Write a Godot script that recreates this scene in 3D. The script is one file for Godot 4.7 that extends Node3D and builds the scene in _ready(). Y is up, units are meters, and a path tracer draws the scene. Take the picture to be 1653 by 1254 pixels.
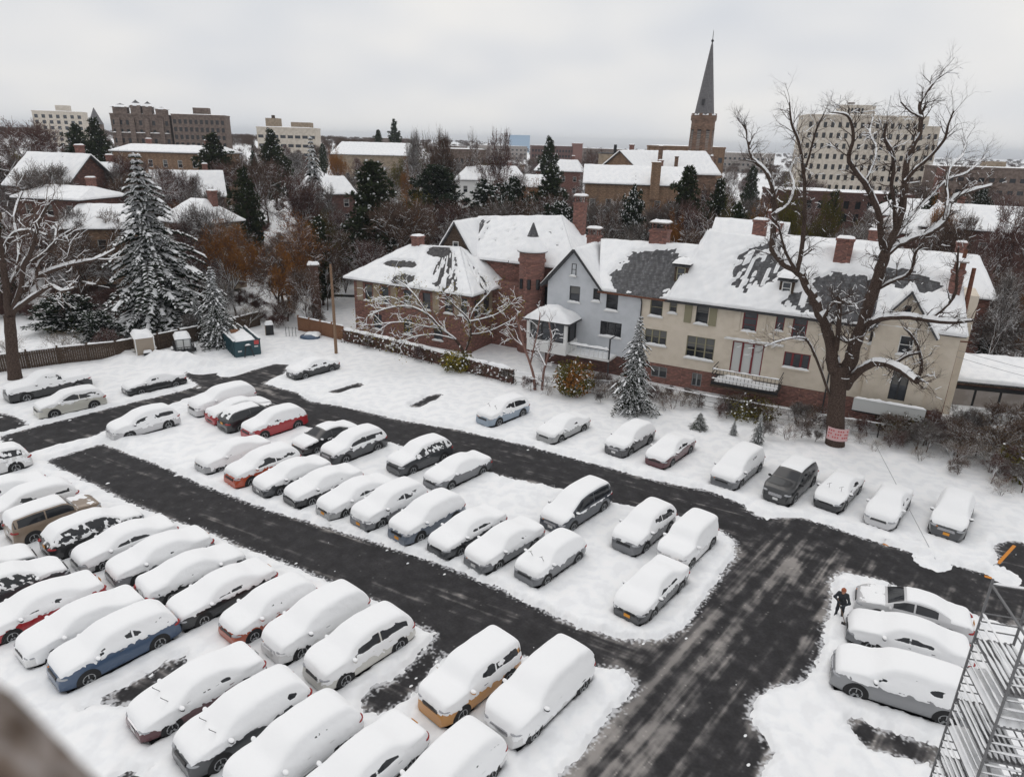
extends Node3D
# A snowed-in car park seen from an upper window: lot, cars, houses, church and trees on an overcast day.

class MB:
	var v := PackedVector3Array()
	var ix := PackedInt32Array()
	func tri(a: Vector3, b: Vector3, c: Vector3) -> void:
		var n := v.size()
		v.append(a); v.append(b); v.append(c)
		ix.append(n); ix.append(n + 2); ix.append(n + 1)
	func quad(a: Vector3, b: Vector3, c: Vector3, d: Vector3) -> void:
		var n := v.size()
		v.append(a); v.append(b); v.append(c); v.append(d)
		ix.append(n); ix.append(n + 2); ix.append(n + 1)
		ix.append(n); ix.append(n + 3); ix.append(n + 2)
	func box(c: Vector3, s: Vector3, bs := Basis.IDENTITY) -> void:
		var h := s * 0.5
		var p: Array[Vector3] = []
		for i in 8:
			p.append(c + bs * Vector3(h.x if i & 1 else -h.x, h.y if i & 2 else -h.y, h.z if i & 4 else -h.z))
		quad(p[4], p[5], p[7], p[6]); quad(p[1], p[0], p[2], p[3])
		quad(p[5], p[1], p[3], p[7]); quad(p[0], p[4], p[6], p[2])
		quad(p[6], p[7], p[3], p[2]); quad(p[0], p[1], p[5], p[4])
	func bar(a: Vector3, b: Vector3, w: float, h: float) -> void:
		var z := (b - a).normalized()
		var up := Vector3.UP if absf(z.y) < 0.95 else Vector3.RIGHT
		var x := up.cross(z).normalized()
		var y := z.cross(x)
		box((a + b) * 0.5, Vector3(w, h, a.distance_to(b)), Basis(x, y, z))
	func poly(p: Array, depth: Vector3) -> void:  # a flat polygon (counter-clockwise from outside) with thickness
		var n := p.size()
		for i in range(1, n - 1):
			tri(p[0], p[i], p[i + 1])
			tri(p[0] + depth, p[i + 1] + depth, p[i] + depth)
		for i in n:
			var a: Vector3 = p[i]
			var b: Vector3 = p[(i + 1) % n]
			quad(a, a + depth, b + depth, b)
	func tube(pts: PackedVector3Array, rad: PackedFloat32Array, sides: int, cap := true) -> void:
		var m := pts.size()
		var start := v.size()
		var ref := Vector3(0.31, 0.17, 0.93)
		for i in m:
			var d := (pts[mini(i + 1, m - 1)] - pts[maxi(i - 1, 0)]).normalized()
			var x := ref - d * ref.dot(d)
			if x.length() < 0.1:
				x = Vector3(0.9, 0.1, -0.3)
				x = x - d * x.dot(d)
			x = x.normalized()
			ref = x
			var y := d.cross(x)
			for k in sides:
				var a := TAU * k / sides
				v.append(pts[i] + (x * cos(a) + y * sin(a)) * rad[i])
		for i in m - 1:
			for k in sides:
				var a := start + i * sides + k
				var b := start + i * sides + (k + 1) % sides
				ix.append(a); ix.append(b + sides); ix.append(b)
				ix.append(a); ix.append(a + sides); ix.append(b + sides)
		if cap:
			for k in range(1, sides - 1):
				var e := start + (m - 1) * sides
				ix.append(e); ix.append(e + k + 1); ix.append(e + k)
				ix.append(start); ix.append(start + k); ix.append(start + k + 1)
	func ellipsoid(c: Vector3, r: Vector3, nu := 10, nv := 6) -> void:
		var s := v.size()
		for j in nv + 1:
			var t := PI * j / nv
			for i in nu:
				var a := TAU * i / nu
				v.append(c + Vector3(r.x * sin(t) * cos(a), r.y * cos(t), r.z * sin(t) * sin(a)))
		for j in nv:
			for i in nu:
				var a := s + j * nu + i
				var b := s + j * nu + (i + 1) % nu
				ix.append(a); ix.append(a + nu); ix.append(b + nu)
				ix.append(a); ix.append(b + nu); ix.append(b)
	func grid(p: PackedVector3Array, nu: int, nv: int) -> void:  # rows of nu points, nv rows
		var s := v.size()
		v.append_array(p)
		for j in nv - 1:
			for i in nu - 1:
				var a := s + j * nu + i
				ix.append(a); ix.append(a + nu); ix.append(a + nu + 1)
				ix.append(a); ix.append(a + nu + 1); ix.append(a + 1)
	func lathe(c: Vector3, prof: Array, sides: int) -> void:  # prof of [radius, height] from the bottom up
		var s := v.size()
		for q in prof:
			for k in sides:
				var a := -TAU * k / sides
				v.append(c + Vector3(q[0] * cos(a), q[1], q[0] * sin(a)))
		for j in prof.size() - 1:
			for k in sides:
				var a := s + j * sides + k
				var b := s + j * sides + (k + 1) % sides
				ix.append(a); ix.append(b + sides); ix.append(b)
				ix.append(a); ix.append(a + sides); ix.append(b + sides)
	func mesh(uv := false) -> ArrayMesh:
		var n := PackedVector3Array()
		n.resize(v.size())
		for t in range(0, ix.size(), 3):
			var a := ix[t]
			var b := ix[t + 1]
			var c := ix[t + 2]
			var f := (v[c] - v[a]).cross(v[b] - v[a])
			n[a] += f; n[b] += f; n[c] += f
		for i in n.size():
			n[i] = n[i].normalized() if n[i].length_squared() > 1e-20 else Vector3.UP
		var arr := []
		arr.resize(Mesh.ARRAY_MAX)
		arr[Mesh.ARRAY_VERTEX] = v
		arr[Mesh.ARRAY_NORMAL] = n
		arr[Mesh.ARRAY_INDEX] = ix
		if uv:
			var u := PackedVector2Array()
			u.resize(v.size())
			for i in v.size():
				u[i] = Vector2(v[i].x, v[i].z)
			arr[Mesh.ARRAY_TEX_UV] = u
		var m := ArrayMesh.new()
		m.add_surface_from_arrays(Mesh.PRIMITIVE_TRIANGLES, arr)
		return m

var M := {}
var taken := {}
var rng := RandomNumberGenerator.new()
var nz := FastNoiseLite.new()
var t_start := 0

func stage(s: String) -> void:
	print("%6.1f s  %s" % [(Time.get_ticks_msec() - t_start) / 1000.0, s])

func numbered(called: String) -> String:
	taken[called] = taken.get(called, -1) + 1
	return called if taken[called] == 0 else "%s_%03d" % [called, taken[called]]

func tag(o: Node, label: String, category: String, group := "") -> void:
	o.set_meta("label", label)
	o.set_meta("category", category)
	if group:
		o.set_meta("group", group)

func thing(called: String, label: String, category: String, at: Vector3, turn := 0.0, group := "") -> Node3D:
	var o := Node3D.new()
	o.name = numbered(called)
	add_child(o)
	o.position = at
	o.rotation.y = turn
	tag(o, label, category, group)
	return o

func part(parent: Node, called: String, mesh: Mesh, mat: Material, at := Vector3.ZERO, bs := Basis.IDENTITY) -> MeshInstance3D:
	var o := MeshInstance3D.new()
	o.name = called
	o.mesh = mesh
	o.material_override = mat
	o.transform = Transform3D(bs, at)
	parent.add_child(o, true)
	return o

func setting(called: String, mesh: Mesh, mat: Material) -> MeshInstance3D:
	var o := part(self, numbered(called), mesh, mat)
	o.set_meta("kind", "structure")
	return o

func n2(x: float, y: float) -> float:
	return nz.get_noise_2d(x, y)

func n3(p: Vector3, f: float) -> float:
	return nz.get_noise_3d(p.x * f, p.y * f, p.z * f)

func lin(r: float, g: float, b: float) -> Color:
	return Color(r, g, b).linear_to_srgb()

func noise_tex(freq: float, cols: Array, stops: Array, seed_ := 1, size := 512, octaves := 5, normal := 0.0) -> NoiseTexture2D:
	var f := FastNoiseLite.new()
	f.noise_type = FastNoiseLite.TYPE_SIMPLEX_SMOOTH
	f.frequency = freq
	f.seed = seed_
	f.fractal_octaves = octaves
	var t := NoiseTexture2D.new()
	t.width = size
	t.height = size
	t.seamless = true
	t.noise = f
	if normal > 0.0:
		t.as_normal_map = true
		t.bump_strength = normal
	else:
		var g := Gradient.new()
		g.offsets = PackedFloat32Array(stops)
		g.colors = PackedColorArray(cols)
		t.color_ramp = g
	return t

func mat(called: String, c: Color, rough := 0.8, metal := 0.0) -> StandardMaterial3D:
	var m := StandardMaterial3D.new()
	m.resource_name = called
	m.albedo_color = c
	m.roughness = rough
	m.metallic = metal
	M[called] = m
	return m

func tex_mat(called: String, a: Color, b: Color, c: Color, metres: float, rough := 0.85, freq := 0.02, bump := 0.0) -> StandardMaterial3D:
	var m := mat(called, Color.WHITE, rough)
	m.albedo_texture = noise_tex(freq, [a, b, c], [0.3, 0.5, 0.7], called.hash() % 1000, 256)
	m.metallic_specular = 0.25
	m.uv1_triplanar = true
	m.uv1_world_triplanar = true
	m.uv1_scale = Vector3.ONE / metres
	if bump > 0.0:
		m.normal_enabled = true
		m.normal_texture = noise_tex(freq * 2.0, [], [], 7 + called.hash() % 1000, 256, 5, bump)
	return m

func courses(called: String, base: Array, joint: Color, rows: int, across: int, joint_px: int, metres: float, spread: float, rough: float) -> StandardMaterial3D:
	# small masonry or slate courses, far too small in the picture to tell apart
	var size := 256
	var im := Image.create(size, size, false, Image.FORMAT_RGB8)
	im.fill(joint)
	var r := RandomNumberGenerator.new()
	r.seed = called.hash()
	var rh := size / float(rows)
	var bw := size / float(across)
	for j in rows:
		for i in range(-1, across + 1):
			var c: Color = base[r.randi() % base.size()]
			var k := 1.0 + r.randf_range(-spread, spread)
			var x0 := int((i + (0.5 if j % 2 else 0.0)) * bw)
			im.fill_rect(Rect2i(x0, int(j * rh), int(bw) - joint_px, int(rh) - joint_px), Color(c.r * k, c.g * k, c.b * k))
	var m := mat(called, Color.WHITE, rough)
	m.albedo_texture = ImageTexture.create_from_image(im)
	m.uv1_triplanar = true
	m.uv1_scale = Vector3.ONE / metres
	return m

func materials() -> void:
	var s := tex_mat("snow", lin(0.80, 0.81, 0.83), lin(0.85, 0.86, 0.875), lin(0.88, 0.885, 0.89), 3.0, 0.95, 0.012, 0.5)
	s.metallic_specular = 0.2
	var s2 := mat("car_snow", lin(0.87, 0.875, 0.885), 0.95)
	s2.metallic_specular = 0.2
	s2.normal_enabled = true
	s2.normal_texture = noise_tex(0.03, [], [], 21, 256, 5, 0.8)
	s2.uv1_triplanar = true
	s2.uv1_scale = Vector3.ONE * 0.7
	tex_mat("bark", lin(0.04, 0.027, 0.022), lin(0.072, 0.05, 0.041), lin(0.115, 0.085, 0.07), 0.8, 0.95, 0.03, 4.0)
	tex_mat("twig", lin(0.07, 0.048, 0.037), lin(0.11, 0.072, 0.055), lin(0.16, 0.11, 0.085), 4.0, 0.95)
	tex_mat("red_twig", lin(0.075, 0.042, 0.038), lin(0.12, 0.068, 0.058), lin(0.17, 0.105, 0.09), 4.0, 0.95)
	tex_mat("grey_twig", lin(0.09, 0.075, 0.068), lin(0.14, 0.12, 0.11), lin(0.20, 0.175, 0.16), 4.0, 0.95)
	tex_mat("needles", lin(0.012, 0.02, 0.012), lin(0.022, 0.034, 0.02), lin(0.04, 0.05, 0.027), 1.7, 0.9)
	tex_mat("dark_needles", lin(0.014, 0.022, 0.011), lin(0.026, 0.038, 0.016), lin(0.048, 0.055, 0.022), 2.3, 0.9)
	for a in [["orange_leaf", lin(0.20, 0.085, 0.02), lin(0.30, 0.13, 0.03), lin(0.16, 0.07, 0.025)], ["olive_leaf", lin(0.07, 0.065, 0.015), lin(0.16, 0.12, 0.02), lin(0.05, 0.06, 0.015)], ["dry_leaf", lin(0.26, 0.18, 0.09), lin(0.33, 0.24, 0.13), lin(0.20, 0.13, 0.07)], ["yellow_leaf", lin(0.36, 0.25, 0.03), lin(0.28, 0.22, 0.03), lin(0.16, 0.16, 0.03)]]:
		var l := tex_mat(a[0], a[1], a[2], a[3], 1.3, 0.8)
		l.backlight_enabled = true
		l.backlight = Color(0.25, 0.2, 0.1)
	courses("brick", [lin(0.19, 0.083, 0.066), lin(0.235, 0.105, 0.083), lin(0.15, 0.068, 0.058)], lin(0.2, 0.15, 0.13), 16, 6, 2, 1.4, 0.2, 0.9)
	courses("dark_brick", [lin(0.10, 0.045, 0.036), lin(0.13, 0.06, 0.048), lin(0.085, 0.04, 0.035)], lin(0.1, 0.08, 0.07), 16, 6, 2, 1.4, 0.2, 0.9)
	courses("tan_brick", [lin(0.21, 0.13, 0.08), lin(0.25, 0.16, 0.10), lin(0.17, 0.105, 0.065)], lin(0.18, 0.13, 0.1), 16, 6, 2, 1.6, 0.15, 0.9)
	courses("church_stone", [lin(0.17, 0.10, 0.07), lin(0.21, 0.13, 0.09), lin(0.14, 0.085, 0.06)], lin(0.15, 0.11, 0.085), 12, 5, 2, 3.0, 0.15, 0.9)
	courses("slate", [lin(0.075, 0.075, 0.08), lin(0.10, 0.10, 0.105), lin(0.055, 0.055, 0.06)], lin(0.025, 0.025, 0.028), 10, 9, 2, 1.9, 0.3, 0.7)
	courses("roof_shingle", [lin(0.06, 0.058, 0.06), lin(0.085, 0.08, 0.08), lin(0.05, 0.048, 0.05)], lin(0.02, 0.02, 0.022), 12, 9, 2, 1.8, 0.25, 0.8)
	tex_mat("cream_stucco", lin(0.60, 0.53, 0.44), lin(0.64, 0.57, 0.475), lin(0.66, 0.59, 0.50), 5.0, 0.92, 0.02, 0.6)
	tex_mat("grey_stucco", lin(0.52, 0.54, 0.57), lin(0.55, 0.57, 0.60), lin(0.57, 0.59, 0.62), 5.0, 0.92, 0.02, 0.6)
	tex_mat("timber", lin(0.05, 0.036, 0.028), lin(0.08, 0.058, 0.045), lin(0.12, 0.09, 0.07), 0.9, 0.9)
	tex_mat("brown_plank", lin(0.17, 0.085, 0.05), lin(0.21, 0.11, 0.065), lin(0.26, 0.14, 0.085), 0.7, 0.9)
	tex_mat("pole_wood", lin(0.17, 0.11, 0.075), lin(0.23, 0.15, 0.10), lin(0.28, 0.19, 0.13), 0.6, 0.9)
	tex_mat("rust_pole", lin(0.10, 0.045, 0.03), lin(0.14, 0.06, 0.04), lin(0.18, 0.085, 0.055), 0.8, 0.9)
	tex_mat("pale_concrete", lin(0.50, 0.45, 0.385), lin(0.56, 0.505, 0.44), lin(0.60, 0.55, 0.485), 9.0, 0.9)
	tex_mat("grey_concrete", lin(0.24, 0.21, 0.19), lin(0.28, 0.25, 0.23), lin(0.32, 0.29, 0.27), 8.0, 0.9)
	tex_mat("brown_facade", lin(0.11, 0.083, 0.07), lin(0.15, 0.115, 0.098), lin(0.19, 0.147, 0.126), 6.0, 0.9)
	tex_mat("spire_slate", lin(0.12, 0.115, 0.12), lin(0.15, 0.145, 0.15), lin(0.18, 0.175, 0.18), 3.0, 0.7)
	tex_mat("tan_wall", lin(0.25, 0.20, 0.15), lin(0.30, 0.24, 0.18), lin(0.34, 0.28, 0.215), 6.0, 0.9)
	tex_mat("ivy", lin(0.03, 0.028, 0.015), lin(0.06, 0.05, 0.02), lin(0.09, 0.065, 0.03), 0.8, 0.9)
	tex_mat("dusty_stone", lin(0.06, 0.045, 0.035), lin(0.16, 0.12, 0.095), lin(0.34, 0.31, 0.30), 0.5, 0.95, 0.02)
	mat("white_paint", lin(0.70, 0.70, 0.69), 0.6)
	mat("dark_frame", lin(0.03, 0.03, 0.033), 0.5)
	mat("olive_frame", lin(0.25, 0.23, 0.15), 0.7)
	mat("red_frame", lin(0.17, 0.018, 0.024), 0.6)
	mat("grey_metal", lin(0.30, 0.31, 0.32), 0.5, 0.6)
	mat("iron", lin(0.022, 0.022, 0.024), 0.5, 0.3)
	mat("snowy_iron", lin(0.16, 0.16, 0.165), 0.6, 0.2)
	mat("steel", lin(0.33, 0.33, 0.34), 0.45, 0.7)
	mat("blind", lin(0.12, 0.12, 0.115), 0.6)
	mat("curtain", lin(0.55, 0.56, 0.55), 0.9)
	mat("glass", lin(0.018, 0.02, 0.024), 0.08)
	mat("grey_glass", lin(0.05, 0.055, 0.065), 0.12)
	mat("rubber", lin(0.014, 0.014, 0.015), 0.85)
	mat("underbody", lin(0.012, 0.012, 0.013), 0.8)
	mat("rim", lin(0.38, 0.39, 0.40), 0.35, 0.8)
	mat("grille", lin(0.018, 0.018, 0.02), 0.35, 0.2)
	mat("chrome", lin(0.5, 0.5, 0.52), 0.2, 0.9)
	mat("lamp_glass", lin(0.35, 0.36, 0.38), 0.1)
	mat("tail_lamp", lin(0.28, 0.012, 0.012), 0.15)
	mat("amber_lamp", lin(0.5, 0.16, 0.02), 0.15)
	mat("white_plate", lin(0.6, 0.6, 0.6), 0.5)
	mat("orange_plate", lin(0.65, 0.27, 0.02), 0.5)
	mat("dumpster_green", lin(0.018, 0.055, 0.07), 0.6)
	mat("trailer_tan", lin(0.30, 0.25, 0.20), 0.55)
	mat("sky_blue_tower", lin(0.33, 0.45, 0.58), 0.3)
	mat("orange_paint", lin(0.60, 0.22, 0.02), 0.7)
	mat("pink_sign", lin(0.55, 0.36, 0.36), 0.7)
	mat("sign_red", lin(0.45, 0.06, 0.06), 0.7)
	mat("jacket", lin(0.02, 0.024, 0.03), 0.85)
	mat("skin", lin(0.36, 0.18, 0.12), 0.7)
	mat("orange_cap", lin(0.30, 0.09, 0.04), 0.85)
	mat("birch_bark", lin(0.20, 0.11, 0.09), 0.9)
	var paints := {"black": [0.012, 0.013, 0.015], "charcoal": [0.04, 0.043, 0.048], "darkgrey": [0.055, 0.055, 0.06], "grey": [0.13, 0.135, 0.145], "silver": [0.32, 0.325, 0.33], "silverwhite": [0.52, 0.52, 0.53], "silvergrey": [0.24, 0.245, 0.255], "white": [0.68, 0.68, 0.68], "cream": [0.58, 0.57, 0.53], "ivory": [0.52, 0.51, 0.46], "red": [0.33, 0.014, 0.02], "redorange": [0.42, 0.065, 0.02], "orange": [0.36, 0.07, 0.025], "maroon": [0.075, 0.014, 0.02], "blue": [0.035, 0.07, 0.135], "slate": [0.12, 0.145, 0.185], "lightblue": [0.25, 0.31, 0.38], "darkblue": [0.03, 0.037, 0.05], "tan": [0.25, 0.19, 0.14], "yellow": [0.50, 0.23, 0.045]}
	for k in paints:
		var p := mat("paint_" + k, lin(paints[k][0], paints[k][1], paints[k][2]), 0.35)
		p.clearcoat_enabled = true
		p.clearcoat = 0.8
		p.clearcoat_roughness = 0.08
const BARE := [
	[-35.71,-43.34,-34.34,-45.21,-32.27,-47.75,-29.98,-50.56,-27.68,-53.05,-26.94,-54.65,-29.24,-57.08,-29.50,-58.63,-25.57,-58.80,-24.87,-57.46,-25.71,-56.54,-24.07,-58.57,-22.33,-61.32,-21.02,-60.87,-20.66,-57.82,-21.60,-55.57,-17.77,-53.40,-16.61,-51.75,-12.76,-50.39,-8.56,-48.25,-3.91,-46.67,1.15,-44.25,5.72,-41.56,9.49,-39.37,12.74,-38.07,14.22,-36.60,14.66,-35.10,17.42,-35.18,20.03,-33.06,22.08,-31.76,23.97,-30.48,24.91,-29.93,26.17,-31.26,26.97,-32.78,28.18,-33.34,28.82,-33.12,29.40,-31.71,25.22,-26.03,23.07,-25.81,22.00,-26.64,19.48,-28.40,18.92,-29.18,17.09,-29.78,16.27,-28.91,15.26,-26.70,14.45,-25.54,13.44,-23.52,12.16,-22.13,11.00,-21.78,9.77,-21.12,9.31,-20.15,9.57,-19.16,9.69,-18.42,9.11,-17.99,8.50,-16.48,1.66,-16.27,2.03,-17.35,5.43,-21.67,4.85,-22.50,3.66,-22.56,0.92,-22.99,-0.39,-23.50,-2.50,-22.97,-3.41,-23.19,-2.96,-24.32,-4.38,-25.08,-4.97,-25.61,-6.62,-26.75,-9.00,-27.99,-11.59,-29.44,-14.04,-30.49,-16.07,-31.83,-18.79,-32.96,-21.69,-34.52,-25.31,-36.73,-30.25,-39.66,-28.13,-42.60,-23.11,-39.84,-18.66,-37.04,-13.97,-34.45,-10.31,-32.83,-7.28,-31.42,-3.76,-29.70,-0.53,-27.79,2.36,-25.62,3.19,-25.07,5.42,-24.23,6.90,-24.33,7.98,-25.14,10.08,-28.12,11.99,-30.86,12.52,-32.42,11.89,-33.60,10.70,-34.47,6.64,-36.10,3.02,-37.91,-3.18,-40.45,-8.03,-43.74,-11.41,-45.12,-15.87,-46.52,-18.48,-48.78,-22.42,-52.15,-25.18,-53.25,-26.75,-50.54,-27.73,-48.09,-29.03,-45.35,-29.40,-43.67,-31.94,-40.67,-32.95,-39.49],  # far_road
	[-40.84,-47.87,-38.62,-47.41,-37.10,-46.90,-35.01,-45.39,-35.80,-44.09,-37.28,-43.13],  # left_patch
	[-5.53,-20.47,-5.01,-21.12,-4.54,-21.33,-3.81,-22.38,-3.47,-23.26,-2.59,-23.11,-2.86,-22.10,-3.16,-21.48,-3.93,-20.31,-4.54,-19.78,-5.27,-19.93],  # spot_b
	[-15.66,-19.68,-15.27,-20.24,-14.41,-21.16,-13.75,-22.17,-13.34,-22.54,-12.66,-22.32,-13.05,-21.65,-13.42,-20.94,-13.53,-20.30,-13.96,-19.95,-14.48,-19.93,-15.18,-20.09],  # spot_a
	[-15.66,-53.87,-13.91,-56.05,-13.43,-56.58,-12.86,-55.98,-13.36,-54.83,-14.89,-53.33],  # spot_f1
	[-8.36,-50.99,-6.99,-53.66,-6.18,-54.33,-5.72,-53.92,-6.43,-52.40,-7.71,-50.64],  # spot_f2
	[12.89,-19.90,13.46,-20.42,13.75,-20.19,14.05,-19.71,14.48,-19.64,15.18,-19.27,15.92,-19.21,15.86,-18.67,15.59,-18.23,15.06,-18.13,14.37,-18.47,13.33,-18.88,12.85,-19.50],  # spot_g
	[-12.83,-15.83,-12.79,-17.21,-12.12,-16.94,-10.88,-15.89],  # low
]
const CARS := [  # kind, x, z, turn, paint, snow depth, height where the snow stops, cleared, label
	["sedan",-24.94,-26.90,140,"black",0.15,0.75,0,"snow-covered black sedan at left edge, red tail lights showing under snow"],
	["suv",-22.61,-25.83,140,"charcoal",0.14,0.85,2,"charcoal crossover with dusted windows at left edge beside the red sedan"],
	["sedan",-20.34,-24.61,-40,"red",0.17,0.62,0,"red sedan under deep snow in the nearest row, red sill showing"],
	["sedan",-17.91,-23.61,-40,"white",0.18,0.30,0,"white sedan under thick snow between the red sedan and blue crossover"],
	["suv",-15.85,-22.37,-40,"blue",0.17,0.72,0,"blue crossover with snowy roof beside the cleared parking space"],
	["sedan",-11.51,-20.20,-40,"maroon",0.20,0.48,0,"maroon sedan with raised wipers under thick snow by the empty space"],
	["suv",-9.22,-18.76,-40,"charcoal",0.18,0.70,0,"charcoal crossover with raised wipers and snowy bonnet in the nearest row"],
	["suv",-7.06,-17.60,-40,"white",0.20,0.36,0,"white crossover under thick snow at the bottom, beside the charcoal crossover"],
	["sedan",-4.62,-16.90,-40,"silver",0.20,0.36,0,"silver sedan buried in snow at the bottom, in front of the orange-yellow off-roader"],
	["suv",-1.85,-16.50,-40,"white",0.21,0.40,0,"white crossover buried in snow at the bottom, in front of the long white wagon"],
	["suv",-32.36,-37.54,-40,"white",0.14,0.50,2,"white crossover with bare wheel at left edge beside the cross lane"],
	["sedan",-29.07,-34.28,-40,"grey",0.15,0.60,0,"grey sedan covered in snow, second from left edge of its row"],
	["suv",-26.66,-33.14,-40,"white",0.17,0.45,0,"white crossover with smooth snow behind the tan off-roader"],
	["boxy",-24.38,-31.81,140,"tan",0.10,1.35,1,"tan off-roader with cleared side windows and snowy roof"],
	["suv",-21.62,-30.74,140,"black",0.12,0.70,2,"black crossover dusted with snow beside the tan off-roader"],
	["sedan",-19.44,-29.73,-40,"silver",0.18,0.42,0,"silver sedan with snowy flank beside the dusted black crossover"],
	["sedan",-17.15,-28.72,-40,"grey",0.20,0.55,0,"grey sedan under puffy snow, front wheel showing"],
	["sedan",-14.98,-27.42,140,"black",0.20,0.52,0,"black sedan with its tail to the camera under thick snow"],
	["sedan",-12.94,-25.97,-40,"black",0.19,0.66,0,"black sedan with silver front grille showing, beside the orange hatchback"],
	["hatch",-10.48,-24.95,-40,"orange",0.18,0.58,0,"orange hatchback under snow with black grille, beside the white crossover"],
	["suv",-8.12,-24.11,-40,"white",0.19,0.45,0,"white crossover with dark lower grille, beside the orange hatchback"],
	["suv",-5.94,-22.67,-40,"cream",0.20,0.50,0,"off-white crossover with bare wheels beside the cleared space"],
	["boxy",-1.29,-21.05,-40,"yellow",0.19,0.62,0,"small orange-yellow off-roader with slotted grille under thick snow"],
	["bigsuv",1.43,-20.50,-40,"white",0.22,0.30,0,"long white wagon under deep snow at the end of the row"],
	["sedan",-18.10,-40.35,-40,"silver",0.18,0.36,0,"silver sedan buried in snow at the left end of the middle row"],
	["suv",-15.56,-38.58,-40,"redorange",0.17,0.70,0,"red-orange crossover with snowy bonnet in the middle row"],
	["sedan",-13.38,-37.57,-40,"charcoal",0.17,0.55,0,"charcoal sedan beside the red-orange crossover in the middle row"],
	["sedan",-11.16,-36.48,-40,"black",0.17,0.58,0,"black sedan with bare front wheel, third past the red-orange crossover"],
	["sedan",-8.92,-35.26,-40,"silver",0.18,0.45,0,"silver sedan in the middle row beside the grey one with orange plate"],
	["suv",-6.81,-34.23,-40,"grey",0.18,0.52,0,"grey crossover with orange number plate left of the slate-blue crossover"],
	["suv",-4.49,-32.95,-40,"slate",0.18,0.70,0,"slate-blue crossover with orange number plate in the middle row"],
	["sedan",-2.16,-31.81,-40,"charcoal",0.18,0.55,0,"charcoal sedan with chrome grille right of the slate-blue crossover"],
	["sedan",-0.14,-30.63,-40,"grey",0.17,0.55,0,"grey sedan with wide grille left of the small grey hatchback"],
	["hatch",2.18,-29.47,-40,"grey",0.17,0.60,0,"small grey hatchback with raised wipers in front of the dark minivan"],
	["sedan",6.90,-27.20,-40,"charcoal",0.19,0.55,0,"charcoal sedan with orange plate at the corner of the middle block"],
	["suv",-26.32,-44.74,-40,"silverwhite",0.17,0.62,0,"silver-white crossover alone at the left corner of the middle block"],
	["bigsuv",-22.62,-49.56,-40,"silverwhite",0.17,0.55,0,"silver wagon at the far left of the middle block beside the red sedan"],
	["sedan",-20.68,-48.00,140,"red",0.17,0.62,0,"red sedan with its tail to the camera under snow"],
	["suv",-19.25,-46.63,140,"black",0.05,1.25,1,"black crossover nearly clear of snow between two red cars"],
	["suv",-17.15,-45.40,-40,"red",0.18,0.78,0,"bright red crossover with snowy roof, beside the cleared black one"],
	["sedan",-12.90,-43.43,-40,"black",0.13,0.72,1,"black sedan with a clear side window half hidden in the middle block"],
	["suv",-10.61,-41.99,-40,"charcoal",0.17,0.72,0,"charcoal crossover in the back row beside the half-hidden black sedan"],
	["suv",-5.95,-40.70,-40,"charcoal",0.14,0.82,2,"charcoal crossover with snow-streaked doors beside the far road"],
	["sedan",-3.28,-38.88,-40,"grey",0.17,0.70,0,"grey sedan beside the open snow bay in the back row"],
	["minivan",3.89,-34.60,-40,"darkblue",0.13,0.80,1,"dark blue minivan with a clear side window behind the hatchback"],
	["suv",7.46,-32.57,-40,"grey",0.18,0.62,0,"grey crossover facing the camera right of the dark blue minivan"],
	["boxy",9.48,-31.08,-40,"white",0.17,0.62,0,"white off-roader at the far right corner of the middle block"],
	["sedan",-18.05,-58.45,-40,"black",0.14,0.60,0,"black sedan alone beyond the far road, near the dumpster"],
	["suv",-0.65,-49.04,-40,"lightblue",0.14,0.66,0,"light blue crossover with raised wipers in the far row"],
	["sedan",3.88,-46.32,-40,"silver",0.12,0.62,0,"silver sedan second in the far row beyond the road"],
	["suv",8.49,-44.37,-40,"darkgrey",0.13,0.70,0,"dark grey crossover with white bumper beside the maroon sedan"],
	["sedan",11.06,-42.90,-40,"maroon",0.14,0.72,0,"maroon sedan in the far row near the small spruce"],
	["minivan",14.89,-40.24,-40,"grey",0.17,0.66,0,"grey minivan in the far row beside the cleared dark pickup"],
	["bigsuv",17.68,-38.46,-40,"black",0.10,1.20,3,"black off-roader with cleared bonnet and windscreen in the far row"],
	["sedan",20.39,-37.68,-40,"black",0.15,0.66,0,"black sedan with raised wipers right of the cleared off-roader"],
	["sedan",22.54,-35.88,-40,"silverwhite",0.17,0.55,0,"white sedan with wide grille, second from right in the far row"],
	["suv",25.72,-34.88,-40,"charcoal",0.16,0.72,0,"charcoal crossover with orange plate, rightmost in the far row"],
	["pickup",-37.66,-51.70,-40,"black",0.16,0.80,0,"black pickup truck with snowy cab at the left fence"],
	["suv",-33.72,-48.21,-40,"ivory",0.14,0.75,0,"ivory crossover with bare wheels beside the black pickup"],
	["sedan",-29.89,-53.37,-40,"black",0.16,0.62,0,"black sedan with bare door on the left side of the lot"],
	["sedan",18.64,-26.10,-116,"silverwhite",0.06,0.95,1,"silver sedan with cleared windows being dug out by the person"],
	["sedan",17.32,-24.07,-116,"grey",0.20,0.40,0,"grey sedan buried in snow between the silver sedan and silver off-roader"],
	["bigsuv",15.57,-21.36,-116,"silvergrey",0.21,0.78,0,"silver-grey off-roader with black trim and bare wheels beside the fire escape"],
]
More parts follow.
